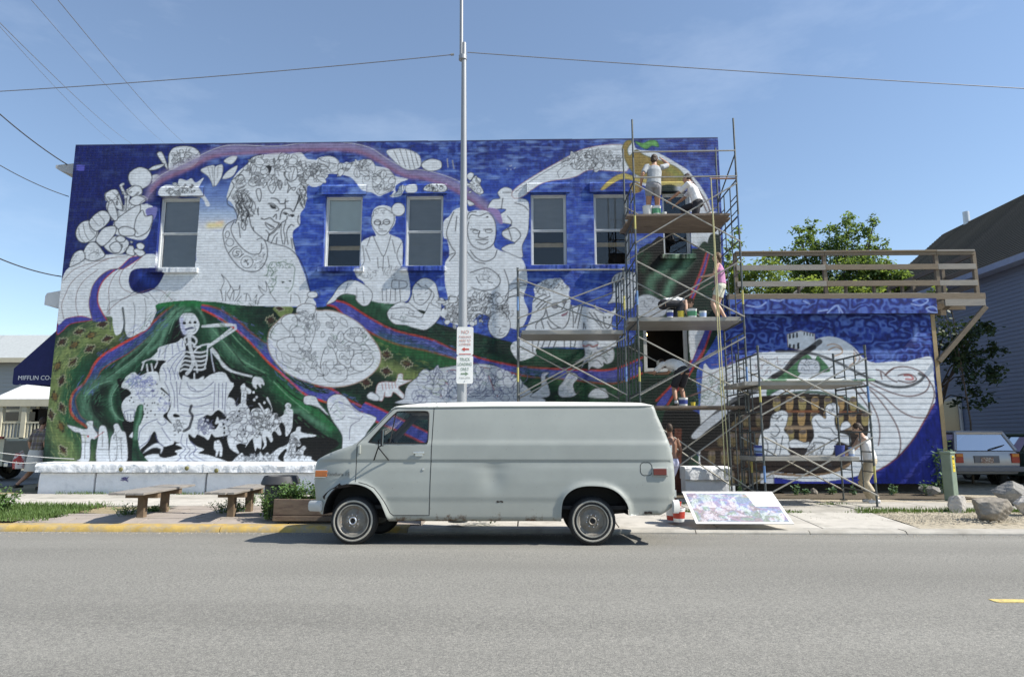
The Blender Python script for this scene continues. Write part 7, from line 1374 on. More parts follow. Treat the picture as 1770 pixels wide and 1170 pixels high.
    for sg, key, pk_ in ((-1, 'lf', 'lk'), (1, 'rf', 'rk')):
        h0 = hip+rgt*sg*.085-sp*.04; tgt = Vector(pose[key])+Vector((0, 0, .075)); kn, tgt = ik(h0, tgt, .43, .42, Vector(pose.get(pk_, (0, 1, 0))))
        T(bm_, [h0, h0.lerp(kn, .45), kn], [.088, .074, .054]); T(bm_, [kn, kn.lerp(tgt, .32), kn.lerp(tgt, .7), tgt], [.052, .056, .040, .034])
        toe = Vector(pose.get('toe', (0, 1, 0))); toe = Matrix.Rotation(pose.get('hipyaw', 0)-sg*.12, 3, 'Z')@toe; T(bm_, [tgt-toe*.05-Vector((0, 0, .035)), tgt+toe*.05-Vector((0, 0, .035)), tgt+toe*.16-Vector((0, 0, .052))], [.034, .040, .026], r2=[.036, .036, .020], right=toe.cross(Vector((0, 0, 1))))
        knees.append((h0, kn, tgt, toe))
        if leg > 0:
            k_ = min(1, leg/.43); ep = h0.lerp(kn, k_); T(bt, [h0+sp*.02, h0.lerp(ep, .5), ep], [.100, .095, .088 if leg < .43 else .072])
            if leg > .43: e2 = kn.lerp(tgt, min(1, (leg-.43)/.40)); T(bt, [kn, kn.lerp(e2, .5), e2], [.074, .074, .072])
        if shoes:
            sm_ = MB(); T(sm_, [tgt-toe*.06-Vector((0, 0, .035)), tgt+toe*.05-Vector((0, 0, .035)), tgt+toe*.165-Vector((0, 0, .050))], [.042, .046, .030], r2=[.042, .042, .025], right=toe.cross(Vector((0, 0, 1)))); s_ = sm_.build('shoe', shoes, root); remesh(s_, .009, 3)
        if socks: sm_ = MB(); T(sm_, [tgt+Vector((0, 0, .0)), tgt.lerp(kn, .16)], [.041, .045]); s_ = sm_.build('sock', socks, root, True)
    b_ = bm_.build('body', skin, root, fix=False); remesh(b_, .0095, 3, .45)
    # clothes
    if shirt:
        e = .012
        T(cl, [hip+sp*(.02 if not bare_mid else .12), waist, chest, neck-sp2*.045, neck-sp2*.012], [(.165 if not female else .155)+e, .14+e*1.5, .162+e, .125 if not tank else .10, .075], r2=[.125+e, .115+e, .118+e, .088, .07], right=srt)
        if tank:
            for sg in (-1, 1): T(cl, [chest+srt*sg*.09, neck+srt*sg*.085-sp2*.015], [.05, .035], r2=[.10, .075], right=srt)
        c_ = cl.build('shirt', shirt, root, fix=False); remesh(c_, .012, 3, .5)
    if shorts:
        T(bt, [hip-sp*.10, hip-sp*.02, hip+sp*.07], [.135, .172 if not female else .182, .145], r2=[.10, .128, .115], right=srt); s_ = bt.build('trousers' if leg > .5 else 'shorts', shorts, root, fix=False); remesh(s_, .012, 3, .5)
    if skirt:
        m_, ln = skirt; sk_ = MB(); T(sk_, [hip+sp*.09, hip, hip-Vector((0, 0, ln*.5)), hip-Vector((0, 0, ln))], [.14, .18, .21, .24], r2=[.11, .14, .17, .19], right=srt, n=18); s_ = sk_.build('skirt', m_, root, True)
    # hair as a shell round the skull
    hm = MB(); Mh = Mz@Matrix((srt, face, up_)).transposed()
    hm.ball(W(hd+up_*.018-face*.016), (.083*S, .098*S, .108*S), 14, 10, Mh)
    if hair_len: T(hm, [hd-face*.05+up_*.02, hd-face*.075-up_*.06, hd-face*.07-up_*hair_len], [.07, .075, .05], r2=[.05, .045, .03], right=srt)
    h_ = hm.build('hair', hair, root); remesh(h_, .010, 2); dt = h_.modifiers.new('locks', 'DISPLACE'); tx_ = bpy.data.textures.new('hair_locks', 'CLOUDS'); tx_.noise_scale = .03; dt.texture = tx_; dt.strength = .02; dt.mid_level = .5
    if cap: cm = MB(); cm.ball(W(hd+up_*.035), (.09*S, .102*S, .09*S), 14, 8, Mh); cm.tube([W(hd+face*.06+up_*.04), W(hd+face*.17+up_*.02)], .06*S, 10, True, r2=.012*S, right=Mz@srt); c_ = cm.build('cap', cap, root); remesh(c_, .01, 2)
    for sg in (-1, 1): ey = MB(); ey.ball(W(hd+face*.083+srt*sg*.03+up_*.008), .010*S, 8, 6); ey.build('eye', mat('eye_dark', (.02, .015, .012), .3, .1), root, True)
    return root, W, hands
def brush(W, hands, i, label, col=(.5, .5, .5)):
    tgt, fd, *_ = hands[i]; p = tgt+fd*.085; o = thing('paint_brush', label, 'brush', tuple(W(p))); s_ = (fd*.5+Vector((0, .5, .5))).normalized(); q = MB(); q.tube([W(p-s_*.10), W(p+s_*.06)], [.008, .010], 6); q.build('handle', mat('brush_wood', (.35, .2, .09), .5), o, True); q = MB(); q.tube([W(p+s_*.06), W(p+s_*.12)], [.013, .009], 6, r2=[.006, .004]); q.build('bristles', mat('bristle', (.12, .10, .08), .9), o)
c_grey = cloth('shirt_grey', (.34, .36, .38)); c_greysh = cloth('shorts_grey', (.26, .255, .27)); c_white = cloth('shirt_white', (.74, .73, .72)); c_dark = cloth('trousers_dark', (.028, .028, .034)); c_pink = cloth('top_pink', (.46, .22, .38)); c_cream = cloth('shorts_cream', (.62, .62, .52)); c_tan = cloth('trousers_tan', (.46, .39, .28)); c_lav = cloth('shorts_lavender', (.40, .40, .52)); c_plaid = cloth('shirt_plaid', (.26, .235, .22), .1, .006, (.17, .135, .05)); c_sk = cloth('skirt_pale', (.55, .54, .50)); m_shoew = mat('shoe_white', (.62, .62, .62), .6, .1); m_shoed = mat('shoe_dark', (.03, .025, .022), .6, .1); m_sock = mat('sock_white', (.68, .68, .68), .9, .08)
def at(x, y, Y, z): q = onY(x, y, Y); return (q[0], Y, z)
# standing painter on the top platform, seen from behind, right arm raised
pr_, W_, H_ = person('painter in grey shirt and shorts standing on the top scaffold platform, arm raised', at(1132, 365, 15.15, ZP[0]), 0, dict(hip=(-.02, -.03, .88), spine=(.16, .10, 1), chest=(.08, .18, 1), lh=(-.28, .12, .95), rh=(.30, .36, 1.66), re=(.8, -.3, -.6), lf=(-.12, -.02, 0), rf=(.13, .02, 0), face=(.3, .9, .1)), m_skin, m_hairb, c_grey, c_greysh, .10, .40, .20, m_shoew, S=1.05); brush(W_, H_, 1, 'small paint brush in the raised hand on the top platform')
# kneeling painter in white at the corner window
pr_, W_, H_ = person('painter in white shirt kneeling on the top scaffold platform at the corner window', at(1203, 365, 15.2, ZP[0]), R(58), dict(hip=(.0, -.05, .50), spine=(0, .28, 1), chest=(0, .35, 1), lh=(-.12, .66, .62), rh=(.14, .66, .52), lf=(-.12, -.40, .05), rf=(.15, .26, 0), lk=(0, 1, -.5), rk=(0, .5, 1), face=(-.2, 1, -.15)), m_skin, m_hairb, c_white, c_dark, .0, .48, .70, m_shoew); brush(W_, H_, 0, 'small paint brush held at the corner window')
# crouching painter on the middle platform, head down to the right
person('painter in pale tank top crouching over paint cans on the middle scaffold platform', at(1163, 546, 15.3, ZP[1]), R(-72), dict(hip=(0, -.22, .44), spine=(0, 1, .30), chest=(0, 1, .12), lh=(-.10, .42, .10), rh=(.20, .38, .06), lf=(-.12, .02, 0), rf=(.14, -.04, 0), lk=(-.3, 1, .5), rk=(.3, 1, .5), face=(0, .6, -.7), neckdir=(0, 1, -.1)), m_skin2, m_hair2, c_white, c_dark, .10, 0, .80, m_shoed, tank=True, female=True)
# standing painter in pink top and cream shorts at the outer end
pr_, W_, H_ = person('painter in pink top and cream shorts standing at the outer end of the middle platform', at(1248, 546, 15.25, ZP[1]), R(62), dict(hip=(0, 0, .90), spine=(0, .05, 1), lh=(-.20, .34, 1.12), rh=(.20, .14, .95), lf=(-.10, .06, 0), rf=(.10, -.08, 0), face=(-.2, 1, .05)), m_skin2, m_hair2, c_pink, c_cream, .16, 0, .24, m_shoew, tank=True, female=True, S=.99); brush(W_, H_, 0, 'small paint brush held over the middle platform')
# bending painter at the ground floor window
person('painter in white shirt and dark shorts bending towards the lit ground floor window', at(1172, 697, 15.35, ZP[2]), R(18), dict(hip=(.06, -.12, .86), spine=(-.25, .62, .75), chest=(-.30, .92, .25), lh=(-.42, .62, .86), rh=(-.10, .66, .84), lf=(-.10, -.10, 0), rf=(.16, -.04, 0), face=(-.2, .7, -.6), neckdir=(-.2, 1, -.05)), m_skin, m_hairb, c_white, c_dark, 0, .40, .40, m_shoed, m_sock, cap=mat('cap_pale', (.55, .53, .47), .8, .1))
# painter on the ground beside the small tower
pr_, W_, H_ = person('painter in white tank top and tan flared trousers at the small scaffold', at(1508, 862, 14.30, G0), R(78), dict(hip=(0, -.02, .88), spine=(0, .16, 1), chest=(0, .30, 1), lh=(-.16, .50, .98), rh=(.18, .48, .98), lf=(-.12, -.05, 0), rf=(.12, .0, 0), face=(0, 1, -.35), neckdir=(0, .5, 1)), m_skin2, m_hairb, c_white, c_tan, .06, 0, .82, m_shoew, tank=True, female=True); brush(W_, H_, 1, 'small paint brush held above the lower platform of the small tower')
# helper behind the van
person('bare chested helper in lavender shorts standing behind the van by the dark recess', at(1164, 846, 13.9, G0), R(35), dict(hip=(0, 0, .88), spine=(0, .06, 1), lh=(-.26, .16, .82), rh=(.24, .20, .95), lf=(-.10, 0, 0), rf=(.10, .06, 0), face=(.3, 1, -.1)), m_skin3, m_hairb, None, c_lav, 0, 0, .36, m_shoed, S=.97)
# passer-by on the left
person('passer-by in plaid shirt and pale skirt walking at the building corner', at(56, 846, 17.35, .02), R(-15), dict(hip=(0, 0, .90), spine=(.04, .12, 1), lh=(-.30, .10, .90), rh=(.24, .06, .86), lf=(-.22, -.22, .06), rf=(.06, .10, 0), lk=(0, .8, -.3), face=(.2, 1, 0)), m_skin, m_hairb, c_plaid, None, .02, .90, 0, m_shoed, skirt=(c_sk, .46), female=True, group='passers by', S=1.12)
p_ = at(34, 790, 17.3, 0); bag = thing('shopping_bag', 'red and white shopping bag held by the passer-by', 'bag', (p_[0], 17.3, .62)); q = MB(); q.tube([(p_[0], 17.3, .58), (p_[0], 17.3, .75), (p_[0], 17.3, .98)], [.13, .15, .10], 10, r2=[.07, .09, .05]); q.build('bag_body', mat('bag_print', (.62, .60, .60), .5, .1, 5, col2=(.40, .05, .05), c2pos=(.48, .52), c2scale=7), bag, True); q = MB(); q.tube([(p_[0]-.05, 17.3, .97), (p_[0]+.06, 17.3, 1.05), (p_[0]+.1, 17.3, .97)], .008, 5); q.build('handle', MATS['bag_print'], bag)
# ------------------------------------------------------------------ buckets and cans
def bucket(label, loc, r, h, col, col2=None, lid=False, name='paint_bucket', group=None, handle=True):
    root = thing(name, label, 'bucket', loc, group); x, y, z = loc; q = MB(); q.lathe([(.001, 0), (r*.86, 0), (r*.9, .01), (r, h), (r*1.04, h), (r*1.04, h-.02), (r*1.0, h-.022)], (x, y, z), 'Z', 20); q.build('shell', col, root, True)
    q = MB(); q.lathe([(r*.95, h-.03), (.001, h-.03)], (x, y, z), 'Z', 20); q.build('paint_surface', col2 or mat('paint_skin', (.2, .3, .5), .4), root, fix=False)
    if col2: q = MB(); q.lathe([(r*.925, h*.25), (r*.985+.002, h*.75)], (x, y, z), 'Z', 20); q.build('printed_band', col2, root, True, fix=False)
    if handle: q = MB(); q.tube([(x+r*1.02*math.cos(t), y-.02, z+h-.02-.10*math.sin(t)*.8) for t in np.linspace(0, math.pi, 9)], .004, 5); q.build('wire_handle', m_galv, root)
    return root
b_white = mat('bucket_white', (.72, .72, .70), .45, .08, 8); b_blue = mat('can_blue', (.05, .07, .26), .4, .1, 8); b_yel = mat('can_yellow', (.60, .48, .06), .45, .1, 8); b_grn = mat('can_green', (.10, .30, .16), .45, .1, 8); b_red = mat('bucket_red', (.42, .05, .03), .45, .1, 8); b_lblue = mat('can_pale_blue', (.30, .40, .62), .45, .1, 8)
for x, c2, lab, r, h in ((1119, None, 'plain white bucket on the top platform by the painter in grey', .11, .25), (1134, b_grn, 'white bucket streaked with green on the top platform', .11, .24)): bucket(lab, at(x, 366, 14.72, ZP[0]), r, h, b_white, c2)
bucket('small pale cup on the top platform beside the buckets', at(1148, 366, 14.75, ZP[0]), .06, .11, b_white, None, name='paint_cup', handle=False)
for x, c1, c2, lab, r, h in ((1158, b_white, b_blue, 'white can with blue band on the middle platform by the crouching painter', .075, .19), (1177, b_yel, None, 'yellow paint can on the middle platform', .075, .17), (1196, b_white, b_grn, 'larger white can with green band on the middle platform', .11, .22), (1215, b_white, b_lblue, 'white can with pale blue band near the ropes on the middle platform', .08, .17)): bucket(lab, at(x, 547, 14.72, ZP[1]), r, h, c1, c2)
bucket('white tub with blue band at the feet of the bending painter', at(1181, 698, 14.8, ZP[2]), .10, .19, b_white, b_blue); bucket('small yellow can at the end of the lowest platform', at(1198, 699, 14.8, ZP[2]), .05, .09, b_yel, None, handle=False)
for x, y, c1, c2, lab in ((1312, 786, b_blue, b_lblue, 'blue can at the inner end of the small tower platform'), (1452, 787, b_blue, None, 'dark blue paint can on the small tower platform'), (1472, 787, b_lblue, b_white, 'pale blue and white can before the painter in tan trousers')): bucket(lab, at(x, y, 13.95, ZS[1]), .10 if x != 1472 else .06, .22 if x != 1472 else .18, c1, c2)
q = onZ(1163, 897, SWZ); bucket('red bucket standing behind the van bumper', (q[0], 11.35, SWZ), .13, .30, b_red, b_white); q2 = onY(1176, 890, 11.1); bucket('white and red pail leaning at the sketch board', (q2[0]-.02, 11.12, SWZ), .10, .22, b_white, b_red)
# ---- sketch board of the mural propped on a bucket
A_, B_ = onZ(1203, 905.5, SWZ+.004), onZ(1372, 906, SWZ+.004); top_y = 11.66; tz = onY(1264, 850.5, top_y)[2]
wd = B_[0]-A_[0]; by = A_[1]; sl_ = Vector((0, top_y-by, tz-SWZ-.004)); Ls = sl_.length; sl_.normalize(); nrm = Vector((1, 0, 0)).cross(sl_)
sk = thing('sketch_board', 'white framed colour sketch of the mural propped on the pavement beside the van', 'board', (A_[0]+wd/2, by, SWZ)); O_ = Vector((A_[0], by, SWZ+.006))
def sbp(u, v, w): return O_+Vector((u, 0, 0))+sl_*v+nrm*w
bd = MB(); bd.add([sbp(0, 0, 0), sbp(wd, 0, 0), sbp(wd, Ls, 0), sbp(0, Ls, 0), sbp(0, 0, .012), sbp(wd, 0, .012), sbp(wd, Ls, .012), sbp(0, Ls, .012)], [(0, 1, 2, 3), (7, 6, 5, 4), (0, 4, 5, 1), (1, 5, 6, 2), (2, 6, 7, 3), (3, 7, 4, 0)]); bd.build('board', mat('board_white', (.74, .73, .70), .6, .04, 3), sk)
nx, ny = 120, 60; me = bpy.data.meshes.new('sketch_print'); vs = []; cols = []; r = np.random.default_rng(3); n1_ = vnoise(nx+1, ny+1, 9, 5, 81); n2_ = vnoise(nx+1, ny+1, 4, 3, 82); n3_ = vnoise(nx+1, ny+1, 2, 1.6, 83)
for j in range(ny+1):
    for i in range(nx+1):
        u, v = i/nx, j/ny; vs.append(tuple(sbp(.05+u*(wd-.10), .05+v*(Ls-.11), .0145)))
        c = cv.c[min(GH-1, int((.08+.92*v)*GH)), min(GW-1, int(u*GW))].copy(); hue = n1_[j, i]; tint = np.array((.50, .36, .40)) if hue < .42 else (np.array((.36, .46, .36)) if hue > .6 else np.array((.38, .42, .58)))
        c = c*.42+tint*(.45+.5*n3_[j, i])*.62
        c = c*.86+np.array((.66, .67, .72))*.14
        if u > .70+.06*(1-v) and v > .52: c = np.array((.76, .75, .72))
        cols.append((*c, 1))
me.from_pydata(vs, [], [(j*(nx+1)+i, j*(nx+1)+i+1, (j+1)*(nx+1)+i+1, (j+1)*(nx+1)+i) for j in range(ny) for i in range(nx)]); me.update(); ca = me.color_attributes.new('paint', 'FLOAT_COLOR', 'POINT'); ca.data.foreach_set('color', np.array(cols, np.float32).ravel()); put(me, 'sketch_print', sk, paint_mat('sketch_colours', False))
bucket('grey bucket hidden under the raised edge of the sketch board', (A_[0]+wd*.55, top_y-.10, SWZ), .13, tz-SWZ-.17, mat('bucket_grey', (.25, .25, .25), .5), None, handle=False)
# ---- benches
m_bench = mat('bench_wood', (.27, .25, .225), .9, .2, 6, .004, 40, stretch=(6, 1, 6), col2=(.19, .165, .14), c2pos=(.45, .7), c2scale=3); m_post = mat('bench_post', (.16, .115, .075), .9, .25, 8, .004, 40)
def bench(cx, y0, y1, w, label, skew):
    z = SWZ+.44; root = thing('bench', label, 'bench', (cx, (y0+y1)/2, SWZ), 'plank benches on the terrace'); n = 4
    for i in range(n):
        x = cx-w/2+w*(i+.5)/n; q = MB(); q.beam((x, y0+random.uniform(-.03, .03), z), (x+skew, y1+random.uniform(-.03, .03), z), w/n-.014, .036); q.build('seat_plank', m_bench, root, bevel=.004)
    for t in (.30, .72):
        yy = y0+(y1-y0)*t; xx = cx+skew*t; q = MB(); q.box((xx, yy, z-.068), (w*.92, .10, .09)); q.build('crossbar', m_post, root, bevel=.004); q = MB(); q.box((xx, yy, SWZ+.165), (.12, .11, .33+.02)); q.build('leg', m_post, root, bevel=.006)
b1 = onZ(212, 852, SWZ+.46); bench(b1[0]+.02, b1[1]+.05, b1[1]+2.05, .62, 'weathered plank bench on the terrace next to the grass verge', -.18)
b2 = onZ(374, 851, SWZ+.46); bench(b2[0]+.02, b2[1]+.05, b2[1]+2.0, .52, 'weathered plank bench on the terrace next to the litter bin', -.10)
# ---- litter bin and planter
tb = onZ(484, 902, SWZ); TX, TY = onY(484, 860, 11.75)[0], 11.75
bn = thing('litter_bin', 'charcoal round litter bin with an overhanging rim behind the planter', 'bin', (TX, TY, SWZ)); m_bin = mat('bin_charcoal', (.045, .046, .05), .6, .2, 6)
q = MB(); q.lathe([(.001, 0), (.25, 0), (.26, .05), (.27, .60), (.27, .62)], (TX, TY, SWZ), 'Z', 24); q.build('drum', m_bin, bn, True); q = MB(); q.lathe([(.28, .58), (.32, .54), (.335, .56), (.30, .66), (.28, .69), (.26, .66), (.26, .58), (.001, .5)], (TX, TY, SWZ), 'Z', 24); q.build('rim', m_bin, bn, True)
PX0, PX1, PYn, PYf = onY(473, 890, 11.05)[0], onY(640, 890, 11.05)[0], 11.05, 11.55
pl = thing('planter_box', 'brown timber planter box full of weeds in front of the litter bin', 'planter', ((PX0+PX1)/2, 11.3, SWZ)); m_tim = mat('planter_timber', (.155, .115, .085), .9, .25, 5, .005, 40, stretch=(1, 5, 5), col2=(.09, .06, .05), c2pos=(.5, .7), c2scale=3)
q = MB(); q.box(((PX0+PX1)/2, PYn, SWZ+.22), (PX1-PX0, .06, .26)); q.build('front_board', m_tim, pl, bevel=.006); q = MB(); q.box(((PX0+PX1)/2, PYn-.01, SWZ+.04), (PX1-PX0, .08, .08)); q.build('base_board', m_tim, pl, bevel=.006); q = MB(); q.box(((PX0+PX1)/2, PYf, SWZ+.18), (PX1-PX0, .06, .34)); q.build('back_board', m_tim, pl, bevel=.006)
for x in (PX0+.03, PX1-.03): q = MB(); q.box((x, 11.3, SWZ+.18), (.06, .44, .335)); q.build('end_board', m_tim, pl, bevel=.006)
q = MB(); q.box(((PX0+PX1)/2, 11.3, SWZ+.15), (PX1-PX0-.14, .42, .28)); q.build('soil', mat('soil_dark', (.05, .04, .03), .95, .3, 12, .01, 30), pl)
lab = 'leafy weed growing out of the timber planter'
for i in range(6): weed((PX0+.12+.26*i, 11.28+random.uniform(-.08, .08), SWZ+.28), random.uniform(.30, .52), .28, 460, lab, 300+i, leaf=.055, group='weeds in the planter')
weed((onY(466, 880, 11.2)[0], 11.2, SWZ), .55, .24, 460, 'tall weed growing beside the planter at the foot of the bin', 320, leaf=.055)
for i, (x, y, h_, r_, lb) in enumerate(((222, 889, .14, .34, 'low weed round the near leg of the bench by the grass'), (262, 884, .10, .26, 'low weed round the rear leg of the bench by the grass'), (385, 886, .24, .30, 'weed clump round the near leg of the bench by the bin'), (410, 884, .16, .22, 'weed clump round the rear leg of the bench by the bin'), (432, 874, .22, .10, 'spindly weed between the second bench and the bin'))): p = onZ(x, y, SWZ); weed((p[0], p[1], SWZ), h_*1.25, r_*1.1, 380, lb, 330+i, leaf=.04)
p = onZ(0, 885, SWZ); weed((p[0]-.1, p[1], .03), .50, .45, 1100, 'bushy green plant in the grass verge by the kerb', 345, leaf=.08)
lab = 'small leafy weed along the dark foot of the annex wall'
for i, x in enumerate((1280, 1372, 1395, 1440, 1472, 1543, 1596, 1612)): p = onY(x, 852, 16.2); weed((p[0], 16.22+random.uniform(-.2, .1), .06), random.uniform(.14, .34), .16, 70, lab, 360+i, m=leaf_mat('weed_pale', (.11, .19, .11)), leaf=.075, group='weeds along the annex')
p = onY(1640, 800, 16.3); weed((p[0]-.05, 16.5, .06), 1.35, .38, 260, 'tall pale leafed shrub at the annex corner behind the utility box', 380, m=leaf_mat('weed_pale', (.11, .19, .11)), leaf=.11, name='shrub')
p = onZ(812, 905, SWZ); weed((-.85, 11.15, SWZ), .16, .5, 260, 'strip of low weeds on the pavement behind the van', 385, leaf=.045)
# ---- utility pedestal
ux, uy = onY(1646, 820, 14.85)[0], 14.95; uz = onY(1646, 784, 14.85)[2]; up_ = thing('utility_box', 'grey green utility pedestal with a yellow sticker beside the annex corner', 'utility box', (ux, uy, .06)); m_ut = mat('utility_green', (.19, .24, .185), .6, .1, 6)
Mu = Matrix.Rotation(R(32), 3, 'Z'); q = MB(); q.box((ux, uy, (uz+.03)/2), (.21, .21, uz-.03), Mu); q.build('cabinet', m_ut, up_, bevel=.02); q = MB(); q.box((ux, uy, uz+.02), (.24, .24, .06), Mu); q.build('lid', m_ut, up_, bevel=.02)
cz = uz-.22; off = Mu@Vector((0, -.107, 0)); q = MB(); q.box((ux+off.x, uy+off.y, cz), (.09, .004, .34), Mu); stk = q.build('sticker', mat('sticker_yellow', (.68, .52, .05), .5, .06), up_)
for i, dz in enumerate((.13, .10, .0, -.06, -.09)): o2 = Mu@Vector((0, -.1105, 0)); q = MB(); q.box((ux+o2.x, uy+o2.y, cz+dz), (.07 if i < 2 else .045, .002, .012 if i > 1 else .018), Mu); q.build('printed_line', m_black, stk)
# ---- boulders
m_rock = mat('boulder_stone', (.30, .265, .22), .95, .3, 5, .03, 12, col2=(.16, .145, .12), c2pos=(.45, .7), c2scale=6); m_rock2 = mat('boulder_grey', (.24, .23, .215), .95, .3, 7, .03, 14, col2=(.40, .37, .33), c2pos=(.5, .72), c2scale=9); m_rock3 = mat('broken_concrete', (.48, .45, .41), .95, .2, 6, .03, 16, col2=(.26, .24, .22), c2pos=(.5, .7), c2scale=7)
def boulder(label, c, d, m, seed, cuts=9, rz=0):
    r = random.Random(seed); bm = bmesh.new(); bmesh.ops.create_icosphere(bm, subdivisions=5, radius=1)
    pl_ = [(Vector((r.gauss(0, 1), r.gauss(0, 1), r.gauss(0, .8))).normalized(), r.uniform(.50, .80)) for _ in range(cuts+7)]
    for v in bm.verts:
        for n_, d_ in pl_:
            e = v.co.dot(n_)-d_
            if e > 0: v.co -= n_*e*.985
        k = 1+.02*math.sin(v.co.x*9+seed)*math.sin(v.co.y*8)+.012*math.sin(v.co.z*19+v.co.x*15)+r.uniform(-.008, .008); v.co *= k
    me = bpy.data.meshes.new('boulder'); bm.to_mesh(me); bm.free(); zmin_ = min(v.co.z for v in me.vertices)
    me.transform(Matrix.Translation((0, 0, -zmin_*.86))); me.transform(Matrix.Diagonal((d[0]/2, d[1]/2, d[2]/1.75, 1))); me.transform(Matrix.Rotation(rz, 4, 'Z')); o = put(me, 'boulder', None, m, True); o.location = c; return tag(o, label, 'rock', 'boulders at the gravel edge')
pz = .02
p = onZ(1722, 903, pz); boulder('large brown boulder with a flat sloping face at the gravel edge', (p[0]+.22, p[1]+.34, pz), (.84, .55, .42), m_rock, 5, 9, R(-8))
p = onZ(1672, 888, pz); boulder('squarish pale stone block beside the large brown boulder', (p[0], p[1]+.28, pz), (.46, .45, .42), m_rock3, 9, 12)
p = onZ(1752, 880, pz); boulder('dark grey pyramid shaped boulder behind the brown one', (p[0]+.42, p[1]+.55, pz), (.95, .7, .52), m_rock2, 14, 8, R(20))
p = onZ(1762, 890, pz); boulder('broken whitish concrete lump at the foot of the grey boulder', (p[0]+.12, p[1]-.05, pz), (.7, .45, .42), m_rock3, 21, 8)
p = onY(1602, 852, 16.2); boulder('dark stone half hidden in the weeds under the annex', (p[0], 16.1, .04), (.5, .35, .32), m_rock2, 31); p = onZ(1418, 856, .04); boulder('small brown stone in the weeds below the small scaffold', (p[0], p[1]+.3, .03), (.24, .2, .18), m_rock, 33)
# ---- lamp post with the two parking plates
POX, POY = onY(798, 700, 11.0)[0], 11.0
lp_ = thing('lamp_post', 'tall grey metal lamp post rising behind the van', 'lamp post', (POX, POY, SWZ)); m_galp = mat('post_grey', (.30, .31, .325), .45, .1, 3, metal=.25, stretch=(1, 1, .2))
z_of = lambda y: onY(800, y, POY)[2]
q = MB(); q.tube([(POX, POY, SWZ), (POX+.005, POY, 3.0), (onY(801.5, 300, POY)[0], POY, z_of(300)), (onY(802, 75, POY)[0], POY, z_of(75))], [.088, .078, .056, .042], 18); q.build('shaft', m_galp, lp_, True)
px_ = onY(801, 90, POY)[0]; q = MB(); q.tube([(px_-.035, POY-.01, z_of(102)), (px_-.045, POY-.01, z_of(0)), (px_-.06, POY-.01, z_of(-260))], [.034, .032, .03], 12); q.build('arm_tube', m_galp, lp_, True); q = MB(); q.tube([(px_-.01, POY, z_of(104)), (px_-.01, POY, z_of(97))], .075, 14); q.build('clamp', m_galp, lp_, True); q = MB(); q.tube([(px_, POY, SWZ), (px_, POY, SWZ+.03)], .16, 16); q.build('base_flange', m_galp, lp_, True)
m_sgn = mat('sign_white', (.80, .79, .76), .4, .04, 5); m_sred = mat('sign_red', (.50, .07, .05), .5, .05); m_sgrn = mat('sign_green', (.20, .27, .19), .5, .05); m_pinkp = mat('sign_faded_red', (.62, .35, .30), .6, .1, 30)
SY = POY-.105
def sign(y0, y1, label):
    x0, x1 = onY(789.5, 600, SY)[0], onY(818, 600, SY)[0]; a, b = onY(804, y1, SY)[2], onY(804, y0, SY)[2]; s = thing('parking_sign', label, 'sign', ((x0+x1)/2, SY, a))
    rc = .03; pts = []
    for cx, cz, t0 in ((x1-rc, b-rc, 0), (x0+rc, b-rc, 90), (x0+rc, a+rc, 180), (x1-rc, a+rc, 270)): pts += [(cx+rc*math.cos(R(t0+k*22.5)), cz+rc*math.sin(R(t0+k*22.5))) for k in range(5)]
    q = MB(); q.prism(pts, SY, SY+.003); q.build('plate', m_sgn, s); q = MB(); q.box(((x0+x1)/2, SY+.012, (a+b)/2), (.05, .02, b-a-.08)); q.build('bracket', m_galp, s); return s, (x0+x1)/2, a, b, x1-x0
s1, cx_, a, b, w_ = sign(565, 614, 'white and red no parking plate on the lamp post, uppermost of two')
hh = b-a; text_obj('NO', 'lettering', m_pinkp, s1, (cx_, SY-.002, b-hh*.19), .085); text_obj('PARKING', 'lettering', m_pinkp, s1, (cx_, SY-.002, b-hh*.36), .055, sx=.9); text_obj('HERE TO', 'lettering', m_pinkp, s1, (cx_, SY-.002, b-hh*.49), .055, sx=.9); text_obj('CORNER', 'lettering', m_pinkp, s1, (cx_, SY-.002, b-hh*.62), .055, sx=.9)
def arrow(s, cx, z, d, m):
    q = MB(); q.prism([(cx-d*.065, z), (cx-d*.01, z+.035), (cx-d*.01, z+.013), (cx+d*.065, z+.013), (cx+d*.065, z-.013), (cx-d*.01, z-.013), (cx-d*.01, z-.035)], SY-.003, SY-.001); q.build('arrow', m, s)
arrow(s1, cx_+.005, b-hh*.79, 1, m_sred); q = MB(); q.box((cx_, SY-.0015, a+.02), (.20, .002, .012)); q.build('printed_line', m_sred, s1)
s2, cx_, a, b, w_ = sign(614.6, 663, 'white truck loading plate on the lamp post, lower of two'); hh = b-a
for k, tx_ in enumerate(('TRUCK', 'LOADING', 'ONLY')): text_obj(tx_, 'lettering', m_sgrn, s2, (cx_, SY-.002, b-hh*(.14+.175*k)), .074, sx=.72)
arrow(s2, cx_, b-hh*.65, -1, m_sgrn); text_obj('7AM-6PM', 'lettering', mat('sign_grey', (.45, .45, .42), .6), s2, (cx_, SY-.002, b-hh*.80), .045); q = MB(); q.lathe([(.001, -.004), (.01, -.003), (.011, 0)], (cx_, SY, a+.04), 'Y', 8); q.build('bolt', m_galp, s2)
